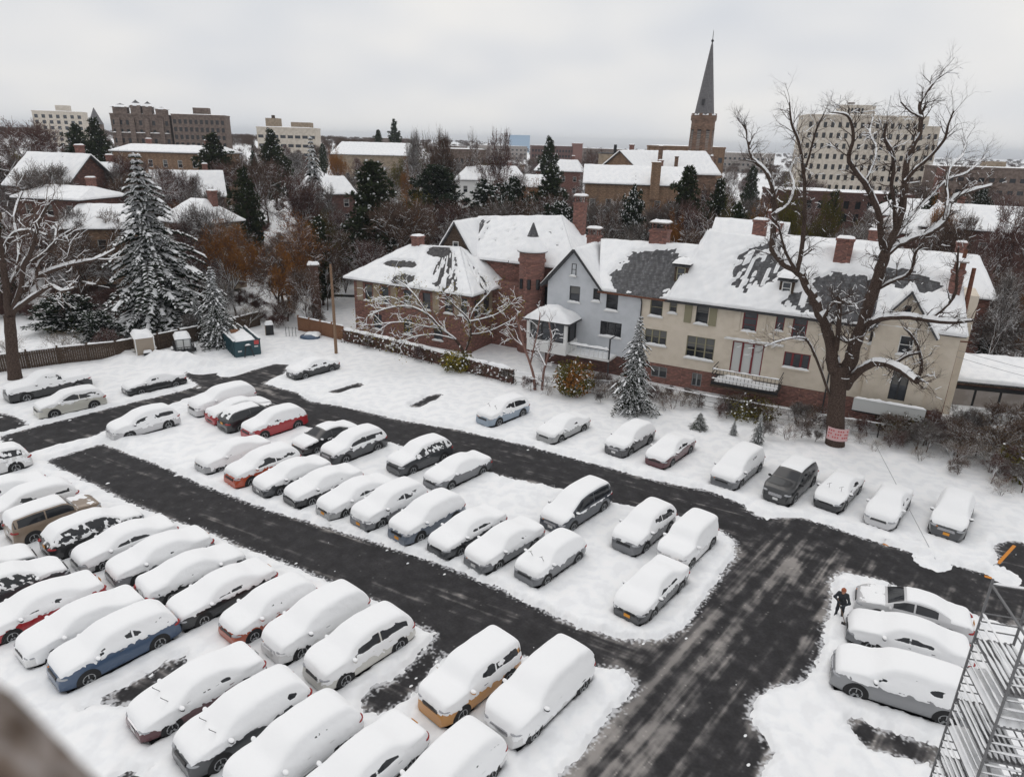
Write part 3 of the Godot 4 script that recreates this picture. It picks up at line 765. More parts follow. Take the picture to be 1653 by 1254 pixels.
func asphalt_material() -> StandardMaterial3D:
	# wet asphalt with smeared grey slush, drawn out along the way the plough and the cars went
	var x0 := -50.0
	var z0 := -68.0
	var wm := 92.0
	var hm := 56.0
	var w := 1380
	var h := 840
	var bytes := PackedByteArray()
	bytes.resize(w * h * 3)
	var ca := cos(deg_to_rad(27.0))
	var sa := sin(deg_to_rad(27.0))
	var cv := sin(deg_to_rad(40.0))
	var sv := -cos(deg_to_rad(40.0))
	var uu := Vector2(cos(deg_to_rad(40.0)), sin(deg_to_rad(40.0)))
	var grain := FastNoiseLite.new()
	grain.seed = 5
	grain.frequency = 0.8
	grain.fractal_octaves = 5
	for j in h:
		var z := z0 + (j + 0.5) * hm / h
		for i in w:
			var x := x0 + (i + 0.5) * wm / w
			var at := (j * w + i) * 3
			var d := bare_distance(x, z)
			var r := 40.0
			var gg := 40.0
			var bb := 42.0
			if d < 0.6:
				var u := x * uu.x + z * uu.y
				var across := x * -sa + z * ca
				var along := x * ca + z * sa
				var vv := x * cv + z * sv
				var cross := sstep(-12.5, -9.5, u) * sstep(40.5, 35.0, vv)
				var fine := grain.get_noise_2d(x * 1.3, z * 1.3)
				var lane := 0.5 + 0.5 * (n2(along * 0.06, across * 1.5) * 0.6 + n2(along * 0.2 + 30.0, across * 5.0) * 0.3 + fine * 0.4)
				var side := 0.5 + 0.5 * (n2(vv * 0.05 + 60.0, u * 1.3) * 0.6 + n2(vv * 0.17 + 90.0, u * 5.2) * 0.32 + fine * 0.42)
				# where wheels have run the slush is pressed away
				var bend := 0.35 * n2(vv * 0.05, 3.0)
				var rut := 0.0
				for tr in [-11.2, -9.6, -8.7, -7.2, -6.3]:
					rut = maxf(rut, 1.0 - absf(u - bend - tr) / 0.16)
				var bend2 := 0.25 * n2(along * 0.05, 8.0)
				for tr in [1.5, 3.1, 4.6, 6.2]:
					rut = maxf(rut, (1.0 - cross) * (1.0 - absf(fposmod(across + bend2, 14.5) - tr - 3.0) / 0.14))
				var patch := 0.5 + 0.5 * n2(x * 0.16 + 7.0, z * 0.16)
				var patch2 := 0.5 + 0.5 * n2(x * 0.55 + 70.0, z * 0.55)
				var streak := lerpf(lane, side, cross)
				var much := lerpf(0.17, 0.33, cross)
				much += 0.36 * sstep(-15.5, -10.0, u) * sstep(27.0, 22.0, vv) * sstep(-6.8, -9.0, u)
				much += 0.34 * exp(-(pow(x - 14.2, 2.0) + pow(z + 29.6, 2.0)) / 6.0)
				much += 0.25 * exp(-(pow(x + 24.0, 2.0) + pow(z + 53.0, 2.0)) / 60.0)
				much += 0.16 * sstep(0.0, 1.0, patch - 0.1) - 0.14 + 0.25 * sstep(-0.7, 0.1, d)
				var s := sstep(0.64 - much * 0.55, 0.92 - much * 0.5, streak * 0.8 + patch2 * 0.2) * (0.55 + 0.45 * patch) * (1.0 - 0.55 * sstep(0.0, 0.6, rut))
				var f := rng.randf()
				var grit := 0.9 + 0.2 * f
				if f > 0.9988 - 0.02 * s:
					s = minf(1.0, s + 0.5)
				grit *= 1.0 + 0.22 * fine + 0.10 * (patch2 - 0.5)
				r = lerpf(51.0 * grit, 160.0, s)
				gg = lerpf(50.0 * grit, 155.0, s)
				bb = lerpf(51.5 * grit, 151.0, s)
				# crumbs of snow strewn off the banks
				var fr := sstep(-0.55, 0.14, d)
				var g2 := 0.5 + 0.5 * grain.get_noise_2d(x * 5.0, z * 5.0) + 0.25 * (f - 0.5)
				var cr := sstep(0.90 - 0.62 * fr, 1.04 - 0.6 * fr, g2) * 0.85
				r = lerpf(r, 208.0, cr)
				gg = lerpf(gg, 209.0, cr)
				bb = lerpf(bb, 212.0, cr)
			bytes[at] = int(r)
			bytes[at + 1] = int(gg)
			bytes[at + 2] = int(bb)
	var im := Image.create_from_data(w, h, false, Image.FORMAT_RGB8, bytes)
	var m := mat("wet_asphalt", Color.WHITE, 0.7)
	m.metallic_specular = 0.25
	m.albedo_texture = ImageTexture.create_from_image(im)
	m.uv1_scale = Vector3(1.0 / wm, 1.0 / hm, 1)
	m.uv1_offset = Vector3(-x0 / wm, -z0 / hm, 0)
	m.texture_repeat = false
	return m

# ---------------------------------------------------------------- cars

const KINDS := {
	"sedan": {"l": 4.75, "w": 1.77, "h": 1.46, "belt": 0.94, "roof": 0.70, "r": 0.33, "ax": 0.29, "prof": [[0, 0.52], [0.008, 0.74], [0.03, 0.96], [0.06, 1.03], [0.16, 1.08], [0.21, 1.12], [0.345, 1.40], [0.47, 1.46], [0.585, 1.42], [0.74, 1.05], [0.90, 0.94], [0.965, 0.82], [0.99, 0.66], [1, 0.48]]},
	"suv": {"l": 4.6, "w": 1.80, "h": 1.68, "belt": 1.05, "roof": 0.73, "r": 0.36, "ax": 0.293, "prof": [[0, 0.58], [0.008, 0.85], [0.025, 1.08], [0.05, 1.22], [0.12, 1.56], [0.24, 1.66], [0.44, 1.69], [0.58, 1.63], [0.735, 1.20], [0.90, 1.08], [0.965, 0.95], [0.99, 0.75], [1, 0.52]]},
	"boxy": {"l": 4.25, "w": 1.78, "h": 1.76, "belt": 1.12, "roof": 0.80, "r": 0.37, "ax": 0.30, "prof": [[0, 0.58], [0.006, 1.0], [0.02, 1.48], [0.045, 1.69], [0.25, 1.76], [0.57, 1.74], [0.62, 1.68], [0.71, 1.25], [0.92, 1.16], [0.975, 1.08], [0.993, 0.86], [1, 0.55]]},
	"minivan": {"l": 5.0, "w": 1.88, "h": 1.75, "belt": 1.06, "roof": 0.77, "r": 0.35, "ax": 0.30, "prof": [[0, 0.58], [0.008, 0.95], [0.025, 1.32], [0.06, 1.64], [0.22, 1.74], [0.48, 1.75], [0.61, 1.66], [0.79, 1.18], [0.93, 1.0], [0.972, 0.87], [0.993, 0.68], [1, 0.48]]},
	"hatch": {"l": 4.15, "w": 1.70, "h": 1.52, "belt": 0.98, "roof": 0.71, "r": 0.32, "ax": 0.305, "prof": [[0, 0.55], [0.01, 0.82], [0.03, 1.02], [0.10, 1.36], [0.21, 1.48], [0.43, 1.53], [0.57, 1.48], [0.75, 1.07], [0.91, 0.95], [0.968, 0.82], [0.99, 0.66], [1, 0.48]]},
	"pickup": {"l": 5.9, "w": 2.02, "h": 1.92, "belt": 1.25, "roof": 0.76, "r": 0.41, "ax": 0.31, "prof": [[0, 0.65], [0.006, 1.0], [0.02, 1.24], [0.33, 1.27], [0.355, 1.34], [0.375, 1.75], [0.42, 1.90], [0.54, 1.92], [0.60, 1.85], [0.70, 1.38], [0.93, 1.26], [0.98, 1.12], [0.995, 0.85], [1, 0.6]]},
	"bigsuv": {"l": 4.95, "w": 1.88, "h": 1.78, "belt": 1.12, "roof": 0.75, "r": 0.38, "ax": 0.308, "prof": [[0, 0.6], [0.008, 0.9], [0.022, 1.2], [0.045, 1.42], [0.09, 1.66], [0.2, 1.76], [0.46, 1.79], [0.59, 1.72], [0.725, 1.27], [0.90, 1.16], [0.965, 1.02], [0.99, 0.8], [1, 0.52]]},
}
var car_cache := {}

func prof_at(prof: Array, t: float) -> float:
	for i in range(1, prof.size()):
		if t <= prof[i][0]:
			return lerpf(prof[i - 1][1], prof[i][1], (t - prof[i - 1][0]) / maxf(prof[i][0] - prof[i - 1][0], 1e-5))
	return prof[-1][1]

func car_section(k: Dictionary, t: float) -> PackedVector3Array:
	# half outline from the sill up to the middle of the roof, at the share t of the length from the rear
	var win := 0.012
	var top := (prof_at(k.prof, clampf(t - win, 0, 1)) + 2.0 * prof_at(k.prof, t) + prof_at(k.prof, clampf(t + win, 0, 1))) / 4.0
	var hw: float = k.w * 0.5
	if t > 0.84:
		hw *= 1.0 - 0.26 * pow((t - 0.84) / 0.16, 2.4)
	if t < 0.12:
		hw *= 1.0 - 0.14 * pow((0.12 - t) / 0.12, 2.4)
	var z: float = (t - 0.5) * k.l
	var yb := minf(k.belt, top - 0.09)
	var f := clampf((top - yb - 0.09) / (k.h - k.belt - 0.09), 0.0, 1.0)
	var re: float = lerpf(0.86, k.roof, f) * hw
	var ye := lerpf(top - 0.035, top - 0.10, f)
	var o := PackedVector3Array()
	o.append(Vector3(0.55 * hw, 0.2, z))
	o.append(Vector3(0.90 * hw, 0.21, z))
	o.append(Vector3(0.97 * hw, 0.30, z))
	o.append(Vector3(1.0 * hw, lerpf(0.30, yb, 0.38), z))
	o.append(Vector3(0.995 * hw, lerpf(0.30, yb, 0.72), z))
	o.append(Vector3(0.96 * hw, yb, z))
	o.append(Vector3(lerpf(0.95 * hw, re, 0.48) + 0.012, lerpf(yb, ye, 0.5), z))
	o.append(Vector3(re, ye, z))
	o.append(Vector3(re * 0.86, lerpf(ye, top, 0.62), z))
	o.append(Vector3(re * 0.5, lerpf(ye, top, 0.92), z))
	o.append(Vector3(0, top, z))
	return o

func car_point(k: Dictionary, t: float, s: float) -> Vector3:
	# s runs 0..20 from the left sill over the roof to the right sill
	var o := car_section(k, t)
	var m := s if s <= 10.0 else 20.0 - s
	var i := mini(int(m), 9)
	var p := o[i].lerp(o[i + 1], m - i)
	if s > 10.0:
		p.x = -p.x
	return p

func car_patch(k: Dictionary, t0: float, t1: float, s0: float, s1: float, nt: int, ns: int, off: float) -> ArrayMesh:
	var g := MB.new()
	var p := PackedVector3Array()
	for i in nt + 1:
		for j in ns + 1:
			p.append(car_point(k, lerpf(t0, t1, float(i) / nt), lerpf(s0, s1, float(j) / ns)))
	g.grid(p, ns + 1, nt + 1)
	# push out along the normals
	var arr := g.mesh().surface_get_arrays(0)
	var n: PackedVector3Array = arr[Mesh.ARRAY_NORMAL]
	for i in p.size():
		p[i] += n[i] * off
	var q := MB.new()
	q.grid(p, ns + 1, nt + 1)
	return q.mesh()

func station(i: int, n: int) -> float:
	var t := float(i) / n
	return lerpf(t, 0.5 - 0.5 * cos(PI * t), 0.55)

func car_kind(kind: String) -> Dictionary:
	if car_cache.has(kind):
		return car_cache[kind]
	var k: Dictionary = KINDS[kind]
	var c := {}
	# fine skin for the snow
	var st := 58
	var ss := 48
	var base := PackedVector3Array()
	for i in st + 1:
		var o := car_section(k, station(i, st))
		for j in ss + 1:
			var s := 20.0 * j / ss
			var m := s if s <= 10.0 else 20.0 - s
			var q := mini(int(m), 9)
			var v := o[q].lerp(o[q + 1], m - q)
			if s > 10.0:
				v.x = -v.x
			base.append(v)
	var gs := MB.new()
	gs.grid(base, ss + 1, st + 1)
	var cap := MB.new()
	cap.grid(base, ss + 1, st + 1)
	for e in [0, st]:
		var a: int = e * (ss + 1)
		for j in range(1, ss):
			if e == 0:
				cap.tri(base[a], base[a + j + 1], base[a + j])
			else:
				cap.tri(base[a], base[a + j], base[a + j + 1])
	c.body = cap.mesh()
	c.base = base
	c.normals = gs.mesh().surface_get_arrays(0)[Mesh.ARRAY_NORMAL]
	c.nu = ss + 1
	c.nv = st + 1
	# glass
	var pr: Array = k.prof
	var wind_top := 0.0
	var wind_low := 0.0
	for i in range(1, pr.size()):
		if pr[i - 1][0] > 0.4 and pr[i - 1][1] - pr[i][1] > 0.25 and wind_top == 0.0:
			wind_top = pr[i - 1][0]
			wind_low = pr[i][0]
	var back_low := 0.0
	var back_top := 0.0
	for i in range(1, pr.size()):
		if pr[i][0] < 0.45 and pr[i][1] - pr[i - 1][1] > 0.15 and pr[i][1] > k.belt + 0.15:
			if back_top == 0.0:
				back_low = pr[i - 1][0]
			back_top = pr[i][0]
	c.wind = [wind_top, wind_low]
	c.back = [back_low, back_top]
	c.windscreen = car_patch(k, wind_top + 0.015, wind_low - 0.012, 7.5, 12.5, 5, 8, 0.008)
	c.rear_window = car_patch(k, back_low + (back_top - back_low) * 0.15, back_top - (back_top - back_low) * 0.12, 7.6, 12.4, 4, 8, 0.008)
	var front_end := lerpf(wind_top, wind_low, 0.62)
	var rear_end: float = lerpf(back_low, back_top, 0.75)
	var mid := lerpf(rear_end, front_end, 0.52)
	c.side = []
	for s in [[5.22, 6.85], [13.15, 14.78]]:
		c.side.append(car_patch(k, mid + 0.008, front_end, s[0], s[1], 6, 3, 0.007))
		c.side.append(car_patch(k, rear_end, mid - 0.008, s[0], s[1], 6, 3, 0.007))
	# wheels: tyre, rim, arch
	var r: float = k.r
	var ty := MB.new()
	var ring := PackedVector3Array()
	for q in [[0.62, -0.10], [0.93, -0.11], [1.0, -0.06], [1.0, 0.06], [0.93, 0.11], [0.62, 0.10]]:
		for a in 19:
			var an := TAU * a / 18
			ring.append(Vector3(q[1], r * q[0] * cos(an), r * q[0] * sin(an)))
	ty.grid(ring, 19, 6)
	c.tyre = ty.mesh()
	var rm := MB.new()
	var face := PackedVector3Array()
	for q in [[0.0, 0.075], [0.18, 0.08], [0.55, 0.055], [0.63, 0.095]]:
		for a in 19:
			var an := TAU * a / 18
			face.append(Vector3(q[1], r * q[0] * cos(an), r * q[0] * sin(an)))
	var back := MB.new()
	back.grid(face, 19, 4)
	c.hub = back.mesh()
	for a in 5:
		var an := TAU * a / 5
		rm.bar(Vector3(0.085, 0.05 * cos(an), 0.05 * sin(an)), Vector3(0.09, r * 0.6 * cos(an), r * 0.6 * sin(an)), 0.03, 0.075)
	var lip := PackedVector3Array()
	var lr := PackedFloat32Array()
	for a in 19:
		var an := TAU * a / 18
		lip.append(Vector3(0.095, r * 0.61 * cos(an), r * 0.61 * sin(an)))
		lr.append(0.018)
	rm.tube(lip, lr, 5, false)
	c.spokes = rm.mesh()
	var ar := MB.new()
	var disc := PackedVector3Array()
	for q in [[0.0, 0.0], [1.17, 0.0], [1.24, -0.05]]:
		for a in 17:
			var an := -0.32 + (PI + 0.64) * a / 16
			disc.append(Vector3(q[1], maxf(r * q[0] * sin(an), -0.14), r * q[0] * cos(an)))
	ar.grid(disc, 17, 3)
	c.arch = ar.mesh()
	# fittings
	var b := MB.new()
	b.ellipsoid(Vector3.ZERO, Vector3(0.12, 0.085, 0.075), 10, 6)
	c.mirror = b.mesh()
	b = MB.new()
	b.ellipsoid(Vector3.ZERO, Vector3(0.23, 0.075, 0.13), 12, 6)
	c.lamp = b.mesh()
	b = MB.new()
	b.box(Vector3.ZERO, Vector3(0.31, 0.155, 0.012))
	c.plate = b.mesh()
	b = MB.new()
	for i in 4:
		b.box(Vector3(0, -0.07 + i * 0.05, 0.0), Vector3(0.86 - 0.05 * absf(i - 1.5), 0.03, 0.05))
	c.grille = b.mesh()
	b = MB.new()
	b.ellipsoid(Vector3.ZERO, Vector3(0.68, 0.10, 0.10), 14, 6)
	c.intake = b.mesh()
	b = MB.new()
	b.bar(Vector3(0, 0, 0), Vector3(0.06, 0.42, 0.28), 0.02, 0.02)
	b.bar(Vector3(-0.1, 0.30, 0.22), Vector3(0.16, 0.50, 0.30), 0.025, 0.015)
	c.wiper = b.mesh()
	b = MB.new()
	b.box(Vector3(0, 0.0, 0), Vector3(0.03, 0.03, 0.2))
	c.handle = b.mesh()
	b = MB.new()
	b.box(Vector3(0, 0.2, 0), Vector3(k.w * 0.78, 0.16, k.l * 0.8))
	c.under = b.mesh()
	car_cache[kind] = c
	return c

func car_snow(c: Dictionary, k: Dictionary, deep: float, cut: float, cleared: int, seed_: int) -> ArrayMesh:
	var base: PackedVector3Array = c.base
	var nrm: PackedVector3Array = c.normals
	var nu: int = c.nu
	var nv: int = c.nv
	var n := base.size()
	var p := PackedVector3Array()
	p.resize(n)
	var th := PackedFloat32Array()
	th.resize(n)
	var so := Vector3(seed_ * 7.3, seed_ * 3.1, seed_ * 5.7)
	var lean := 0.06 * sin(seed_ * 2.3)
	var half: float = k.l * 0.5
	for i in n:
		var b := base[i]
		var m := nrm[i]
		var q := b + so
		var up := clampf(m.y, 0.0, 1.0)
		var t: float = 0.5 + b.z / k.l
		var s: float = 20.0 * float(i % nu) / (nu - 1)
		var m2 := minf(s, 20.0 - s)
		var top := deep * sstep(0.38, 0.78, up)
		# the roof cushion swells over the top of the side windows
		if t > c.back[0] and t < c.wind[1]:
			top = maxf(top, deep * 0.85 * sstep(6.35, 7.1, m2 + 0.35 * n3(q, 1.2)))
		var wob := 0.13 * n3(q, 1.1) + 0.10 * n3(q, 3.4) + 0.07 * n3(q, 9.0)
		var line := cut
		if b.z > half * 0.86:
			line = maxf(cut, 0.60)
		var edge := b.y - line + wob + lean * (1.0 if b.x > 0 else -1.0)
		var film := 0.022 + 0.028 * n3(q, 2.2) + 0.02 * sstep(0.25, 0.5, up)
		if m2 > 5.1 and m2 < 6.7 and b.y > k.belt and t > c.back[0] and t < c.wind[1]:
			# loose snow on the side glass, thin and partly slid off
			film = 0.013 + 0.011 * sin(seed_ * 1.9) + 0.022 * n3(Vector3(q.x, q.y * 2.4, q.z * 0.7), 1.0) + 0.006 * n3(q, 5.0)
		var h := -0.035
		if edge > -0.05:
			h = lerpf(-0.035, film, sstep(-0.05, 0.07, edge))
		if top > 0.004:
			h = maxf(h, top * sstep(-0.25, 0.1, edge + 0.15) - 0.01)
		h += (0.035 * n3(q, 1.1) + 0.012 * n3(q, 3.2)) * sstep(0.2, 0.8, up)
		if cleared:
			var glass := false
			if b.y > k.belt - 0.02 and m2 < 7.1 and t > c.back[0] and t < c.wind[1]:
				glass = true
			if cleared == 3 and t > c.wind[0] - 0.01:
				glass = true
			if cleared == 1 and t > c.wind[0] and t < c.wind[1] and up > 0.3 and deep < 0.09:
				glass = true
			if glass:
				h = -0.04 if cleared != 2 else 0.05 * (n3(q, 3.0) + 0.55 * n3(q, 8.0) - 0.02)
			elif cleared == 2 and up < 0.5:
				h = minf(h, 0.06 * (n3(q, 3.0) + 0.55 * n3(q, 9.0) + 0.05))
		th[i] = h
		p[i] = b + (m * 0.72 + Vector3.UP * 0.28 * up) * h
	# settled snow rounds itself off
	for it in 3:
		var o := p.duplicate()
		for j in range(1, nv - 1):
			for i in range(1, nu - 1):
				var a := j * nu + i
				if th[a] > 0.03:
					var w := minf((th[a] - 0.03) * 9.0, 0.75) * sstep(0.35, 0.7, nrm[a].y)
					p[a] = o[a].lerp((o[a - 1] + o[a + 1] + o[a - nu] + o[a + nu]) * 0.25, w)
	var g := MB.new()
	g.grid(p, nu, nv)
	return g.mesh()

func cars() -> void:
	var count := 0
	for d in CARS:
		count += 1
		var kind: String = d[0]
		var k: Dictionary = KINDS[kind]
		var c := car_kind(kind)
		var cat := "pickup truck" if kind == "pickup" else "minivan" if kind == "minivan" else "car"
		var called := "pickup_truck" if kind == "pickup" else "minivan" if kind == "minivan" else "parked_car"
		var o := thing(called, d[8], cat, Vector3(d[1], 0.0, d[2]), deg_to_rad(d[3]) + 0.03 * sin(count * 5.1), "cars parked in the snow")
		var paint: Material = M["paint_" + d[4]]
		var lab: String = d[8]
		var body := part(o, "body", c.body, paint)
		part(o, "underbody", c.under, M.underbody)
		part(o, "windscreen", c.windscreen, M.glass)
		part(o, "rear_window", c.rear_window, M.glass)
		for s in 4:
			part(o, "side_window", c.side[s], M.glass)
		var z_ax: float = k.l * k.ax
		var hw: float = k.w * 0.5
		for s in [1, -1]:
			for f in [1, -1]:
				var bs := Basis.IDENTITY if s == 1 else Basis(Vector3.UP, PI)
				var w := part(o, "wheel", c.tyre, M.rubber, Vector3(s * (hw - 0.10), k.r, f * z_ax), bs)
				part(w, "hub", c.hub, M.underbody)
				part(w, "rim", c.spokes, M.rim)
				part(o, "wheel_arch", c.arch, M.underbody, Vector3(s * (hw + 0.004), k.r + 0.01, f * z_ax), bs)
			var mir := part(o, "mirror", c.mirror, paint if count % 3 else M.grille, Vector3(s * (hw + 0.06), k.belt + 0.03, k.l * (lerpf(c.wind[0], c.wind[1], 0.78) - 0.5)))
			mir.rotation.y = s * 0.2
			if d[5] > 0.11:
				part(mir, "mirror_snow", c.mirror, M.car_snow, Vector3(0, 0.055, 0.0), Basis.from_scale(Vector3(1.05, 0.75, 1.15)))
			var nose := car_point(k, 0.965, 4.6 if s == 1 else 15.4)
			var lm := part(o, "headlight", c.lamp, M.lamp_glass, Vector3(s * (absf(nose.x) - 0.10), nose.y - 0.02, nose.z - 0.03))
			lm.rotation.y = s * 0.75
			if count % 4 == 1:
				part(lm, "indicator", c.lamp, M.amber_lamp, Vector3(0.16, -0.01, -0.05), Basis.from_scale(Vector3(0.45, 0.6, 0.7)))
			var tail := car_point(k, 0.02, 4.8 if s == 1 else 15.2)
			var tl := part(o, "tail_light", c.lamp, M.tail_lamp, Vector3(s * (absf(tail.x) - 0.08), minf(tail.y, 0.95) - 0.03, tail.z + 0.03))
			tl.rotation.y = -s * 0.7
			for hz in [0.05, -0.9]:
				part(o, "door_handle", c.handle, M.chrome if count % 2 else paint, Vector3(s * (hw * 0.985), k.belt - 0.14, hz))
		var gz := car_point(k, 0.992, 10.0)
		part(o, "grille", c.grille, M.chrome if count % 3 == 0 else M.grille, Vector3(0, k.prof[-2][1] - 0.10, k.l * 0.5 - 0.03))
		part(o, "bumper_intake", c.intake, M.grille, Vector3(0, 0.34, k.l * 0.5 - 0.10))
		part(o, "rear_bumper", c.intake, M.grille, Vector3(0, 0.40, -k.l * 0.5 + 0.06))
		var pl: Material = M.orange_plate if "orange" in lab and "plate" in lab else M.white_plate
		if pl == M.orange_plate or count % 3 == 0:
			part(o, "number_plate", c.plate, pl, Vector3(0.05, 0.47, k.l * 0.5 + 0.015))
		part(o, "number_plate", c.plate, M.orange_plate if count % 2 else M.white_plate, Vector3(0, 0.78, -k.l * 0.5 - 0.005))
		if "wipers" in lab:
			for s in [0.42, -0.28]:
				part(o, "wiper", c.wiper, M.grille, Vector3(s, lerpf(prof_at(k.prof, c.wind[1]), 1.2, 0.3), k.l * (c.wind[1] - 0.5) + 0.04))
		part(o, "snow_cover", car_snow(c, k, d[5] * (0.72 + 0.1 * sin(count * 2.7)), d[6] + (0.14 if d[6] > 0.45 else 0.05), d[7], count), M.car_snow)

# ---------------------------------------------------------------- houses

func mesh_box(c: Vector3, s: Vector3) -> ArrayMesh:
	var b := MB.new()
	b.box(c, s)
	return b.mesh()

func wall(parent: Node, called: String, x0: float, x1: float, y0: float, y1: float, holes: Array, m: Material, z := 0.0, deep := 0.2) -> MeshInstance3D:
	# a wall face pierced by openings, each with its reveal
	var xs := [x0, x1]
	var ys := [y0, y1]
	for h in holes:
		for e in [h[0], h[0] + h[2]]:
			if not xs.has(e): xs.append(e)
		for e in [h[1], h[1] + h[3]]:
			if not ys.has(e): ys.append(e)
	xs.sort()
	ys.sort()
	var g := MB.new()
	for i in xs.size() - 1:
		for j in ys.size() - 1:
			var cx: float = (xs[i] + xs[i + 1]) * 0.5
			var cy: float = (ys[j] + ys[j + 1]) * 0.5
			if cx < x0 or cx > x1 or cy < y0 or cy > y1:
				continue
			var open := false
			for h in holes:
				if cx > h[0] and cx < h[0] + h[2] and cy > h[1] and cy < h[1] + h[3]:
					open = true
			if not open:
				g.quad(Vector3(xs[i], ys[j], z), Vector3(xs[i + 1], ys[j], z), Vector3(xs[i + 1], ys[j + 1], z), Vector3(xs[i], ys[j + 1], z))
	for h in holes:
		var a := Vector3(h[0], h[1], z)
		var b := Vector3(h[0] + h[2], h[1], z)
		var c := Vector3(h[0] + h[2], h[1] + h[3], z)
		var d := Vector3(h[0], h[1] + h[3], z)
		var k := Vector3(0, 0, -deep)
		g.quad(a, b, b + k, a + k)
		g.quad(b, c, c + k, b + k)
		g.quad(c, d, d + k, c + k)
		g.quad(d, a, a + k, d + k)
	var k2 := Vector3(0, 0, -deep - 0.1)
	var e0 := Vector3(x0, y0, z)
	var e1 := Vector3(x1, y0, z)
	var e2 := Vector3(x1, y1, z)
	var e3 := Vector3(x0, y1, z)
	g.quad(e0, e0 + k2, e1 + k2, e1)
	g.quad(e1, e1 + k2, e2 + k2, e2)
	g.quad(e2, e2 + k2, e3 + k2, e3)
	g.quad(e3, e3 + k2, e0 + k2, e0)
	return part(parent, called, g.mesh(), m)

var blinds := 0

func window(parent: Node, x: float, y: float, w: float, h: float, panes: int, bars: int, fm: Material, gm: Material, z := 0.0, sill := 0.0, deep := 0.14, called := "window") -> MeshInstance3D:
	var g := MB.new()
	var t := minf(0.07 if fm != M.red_frame else 0.10, w * 0.12)
	var zc := z - deep + 0.03
	g.box(Vector3(x + t / 2, y + h / 2, zc), Vector3(t, h, 0.07))
	g.box(Vector3(x + w - t / 2, y + h / 2, zc), Vector3(t, h, 0.07))
	g.box(Vector3(x + w / 2, y + t / 2, zc), Vector3(w - 2 * t, t, 0.07))
	g.box(Vector3(x + w / 2, y + h - t / 2, zc), Vector3(w - 2 * t, t, 0.07))
	for i in range(1, panes):
		g.box(Vector3(x + w * i / panes, y + h / 2, zc + 0.01), Vector3(t * 1.6, h - 2 * t, 0.08))
	for i in range(1, bars):
		g.box(Vector3(x + w / 2, y + h * i / bars, zc - 0.01), Vector3(w - 2 * t, 0.05, 0.05))
	var o := part(parent, called, g.mesh(), fm)
	for i in panes:
		part(o, "pane", mesh_box(Vector3(x + w * (i + 0.5) / panes, y + h / 2, zc - 0.025), Vector3(w / panes - t * 1.2, h - t * 1.6, 0.02)), gm)
	blinds += 1
	if gm != M.curtain and w > 0.6 and w / panes < 1.3 and blinds % 5 < 2:
		part(o, "blind", mesh_box(Vector3(x + w / 2, y + h * 0.74, zc - 0.012), Vector3(w - t * 2.4, h * (0.3 + 0.1 * (blinds % 3)), 0.008)), M.blind)
	if sill > 0.0:
		part(o, "sill", mesh_box(Vector3(x + w / 2, y - 0.06, z + 0.06), Vector3(w + 0.24, 0.11, 0.22)), M.white_paint if fm != M.red_frame else M.cream_stucco)
		part(o, "sill_snow", snow_bar(Vector3(x - 0.1, y + 0.0, z + 0.06), Vector3(x + w + 0.1, y + 0.0, z + 0.06), sill, sill * 0.7), M.snow)
	return o

func snow_bar(a: Vector3, b: Vector3, wide: float, high: float) -> ArrayMesh:
	# an uneven roll of snow lying along a rail, sill or wall top
	var n := maxi(3, int(a.distance_to(b) / maxf(wide * 0.8, 0.12)))
	n = mini(n, 160)
	var d := (b - a).normalized()
	var side := d.cross(Vector3.UP)
	if side.length() < 0.05:
		side = Vector3.RIGHT
	side = side.normalized()
	var g := MB.new()
	var p := PackedVector3Array()
	for i in n + 1:
		var c := a.lerp(b, float(i) / n)
		var k := 0.0 if i == 0 or i == n else 0.85 + 0.55 * n3(c, 1.7)
		for j in 7:
			var an := PI * j / 6.0
			p.append(c + side * cos(an) * wide * 0.5 * maxf(k, 0.2) + Vector3.UP * (sin(an) * high * k - 0.01))
	g.grid(p, 7, n + 1)
	return g.mesh()

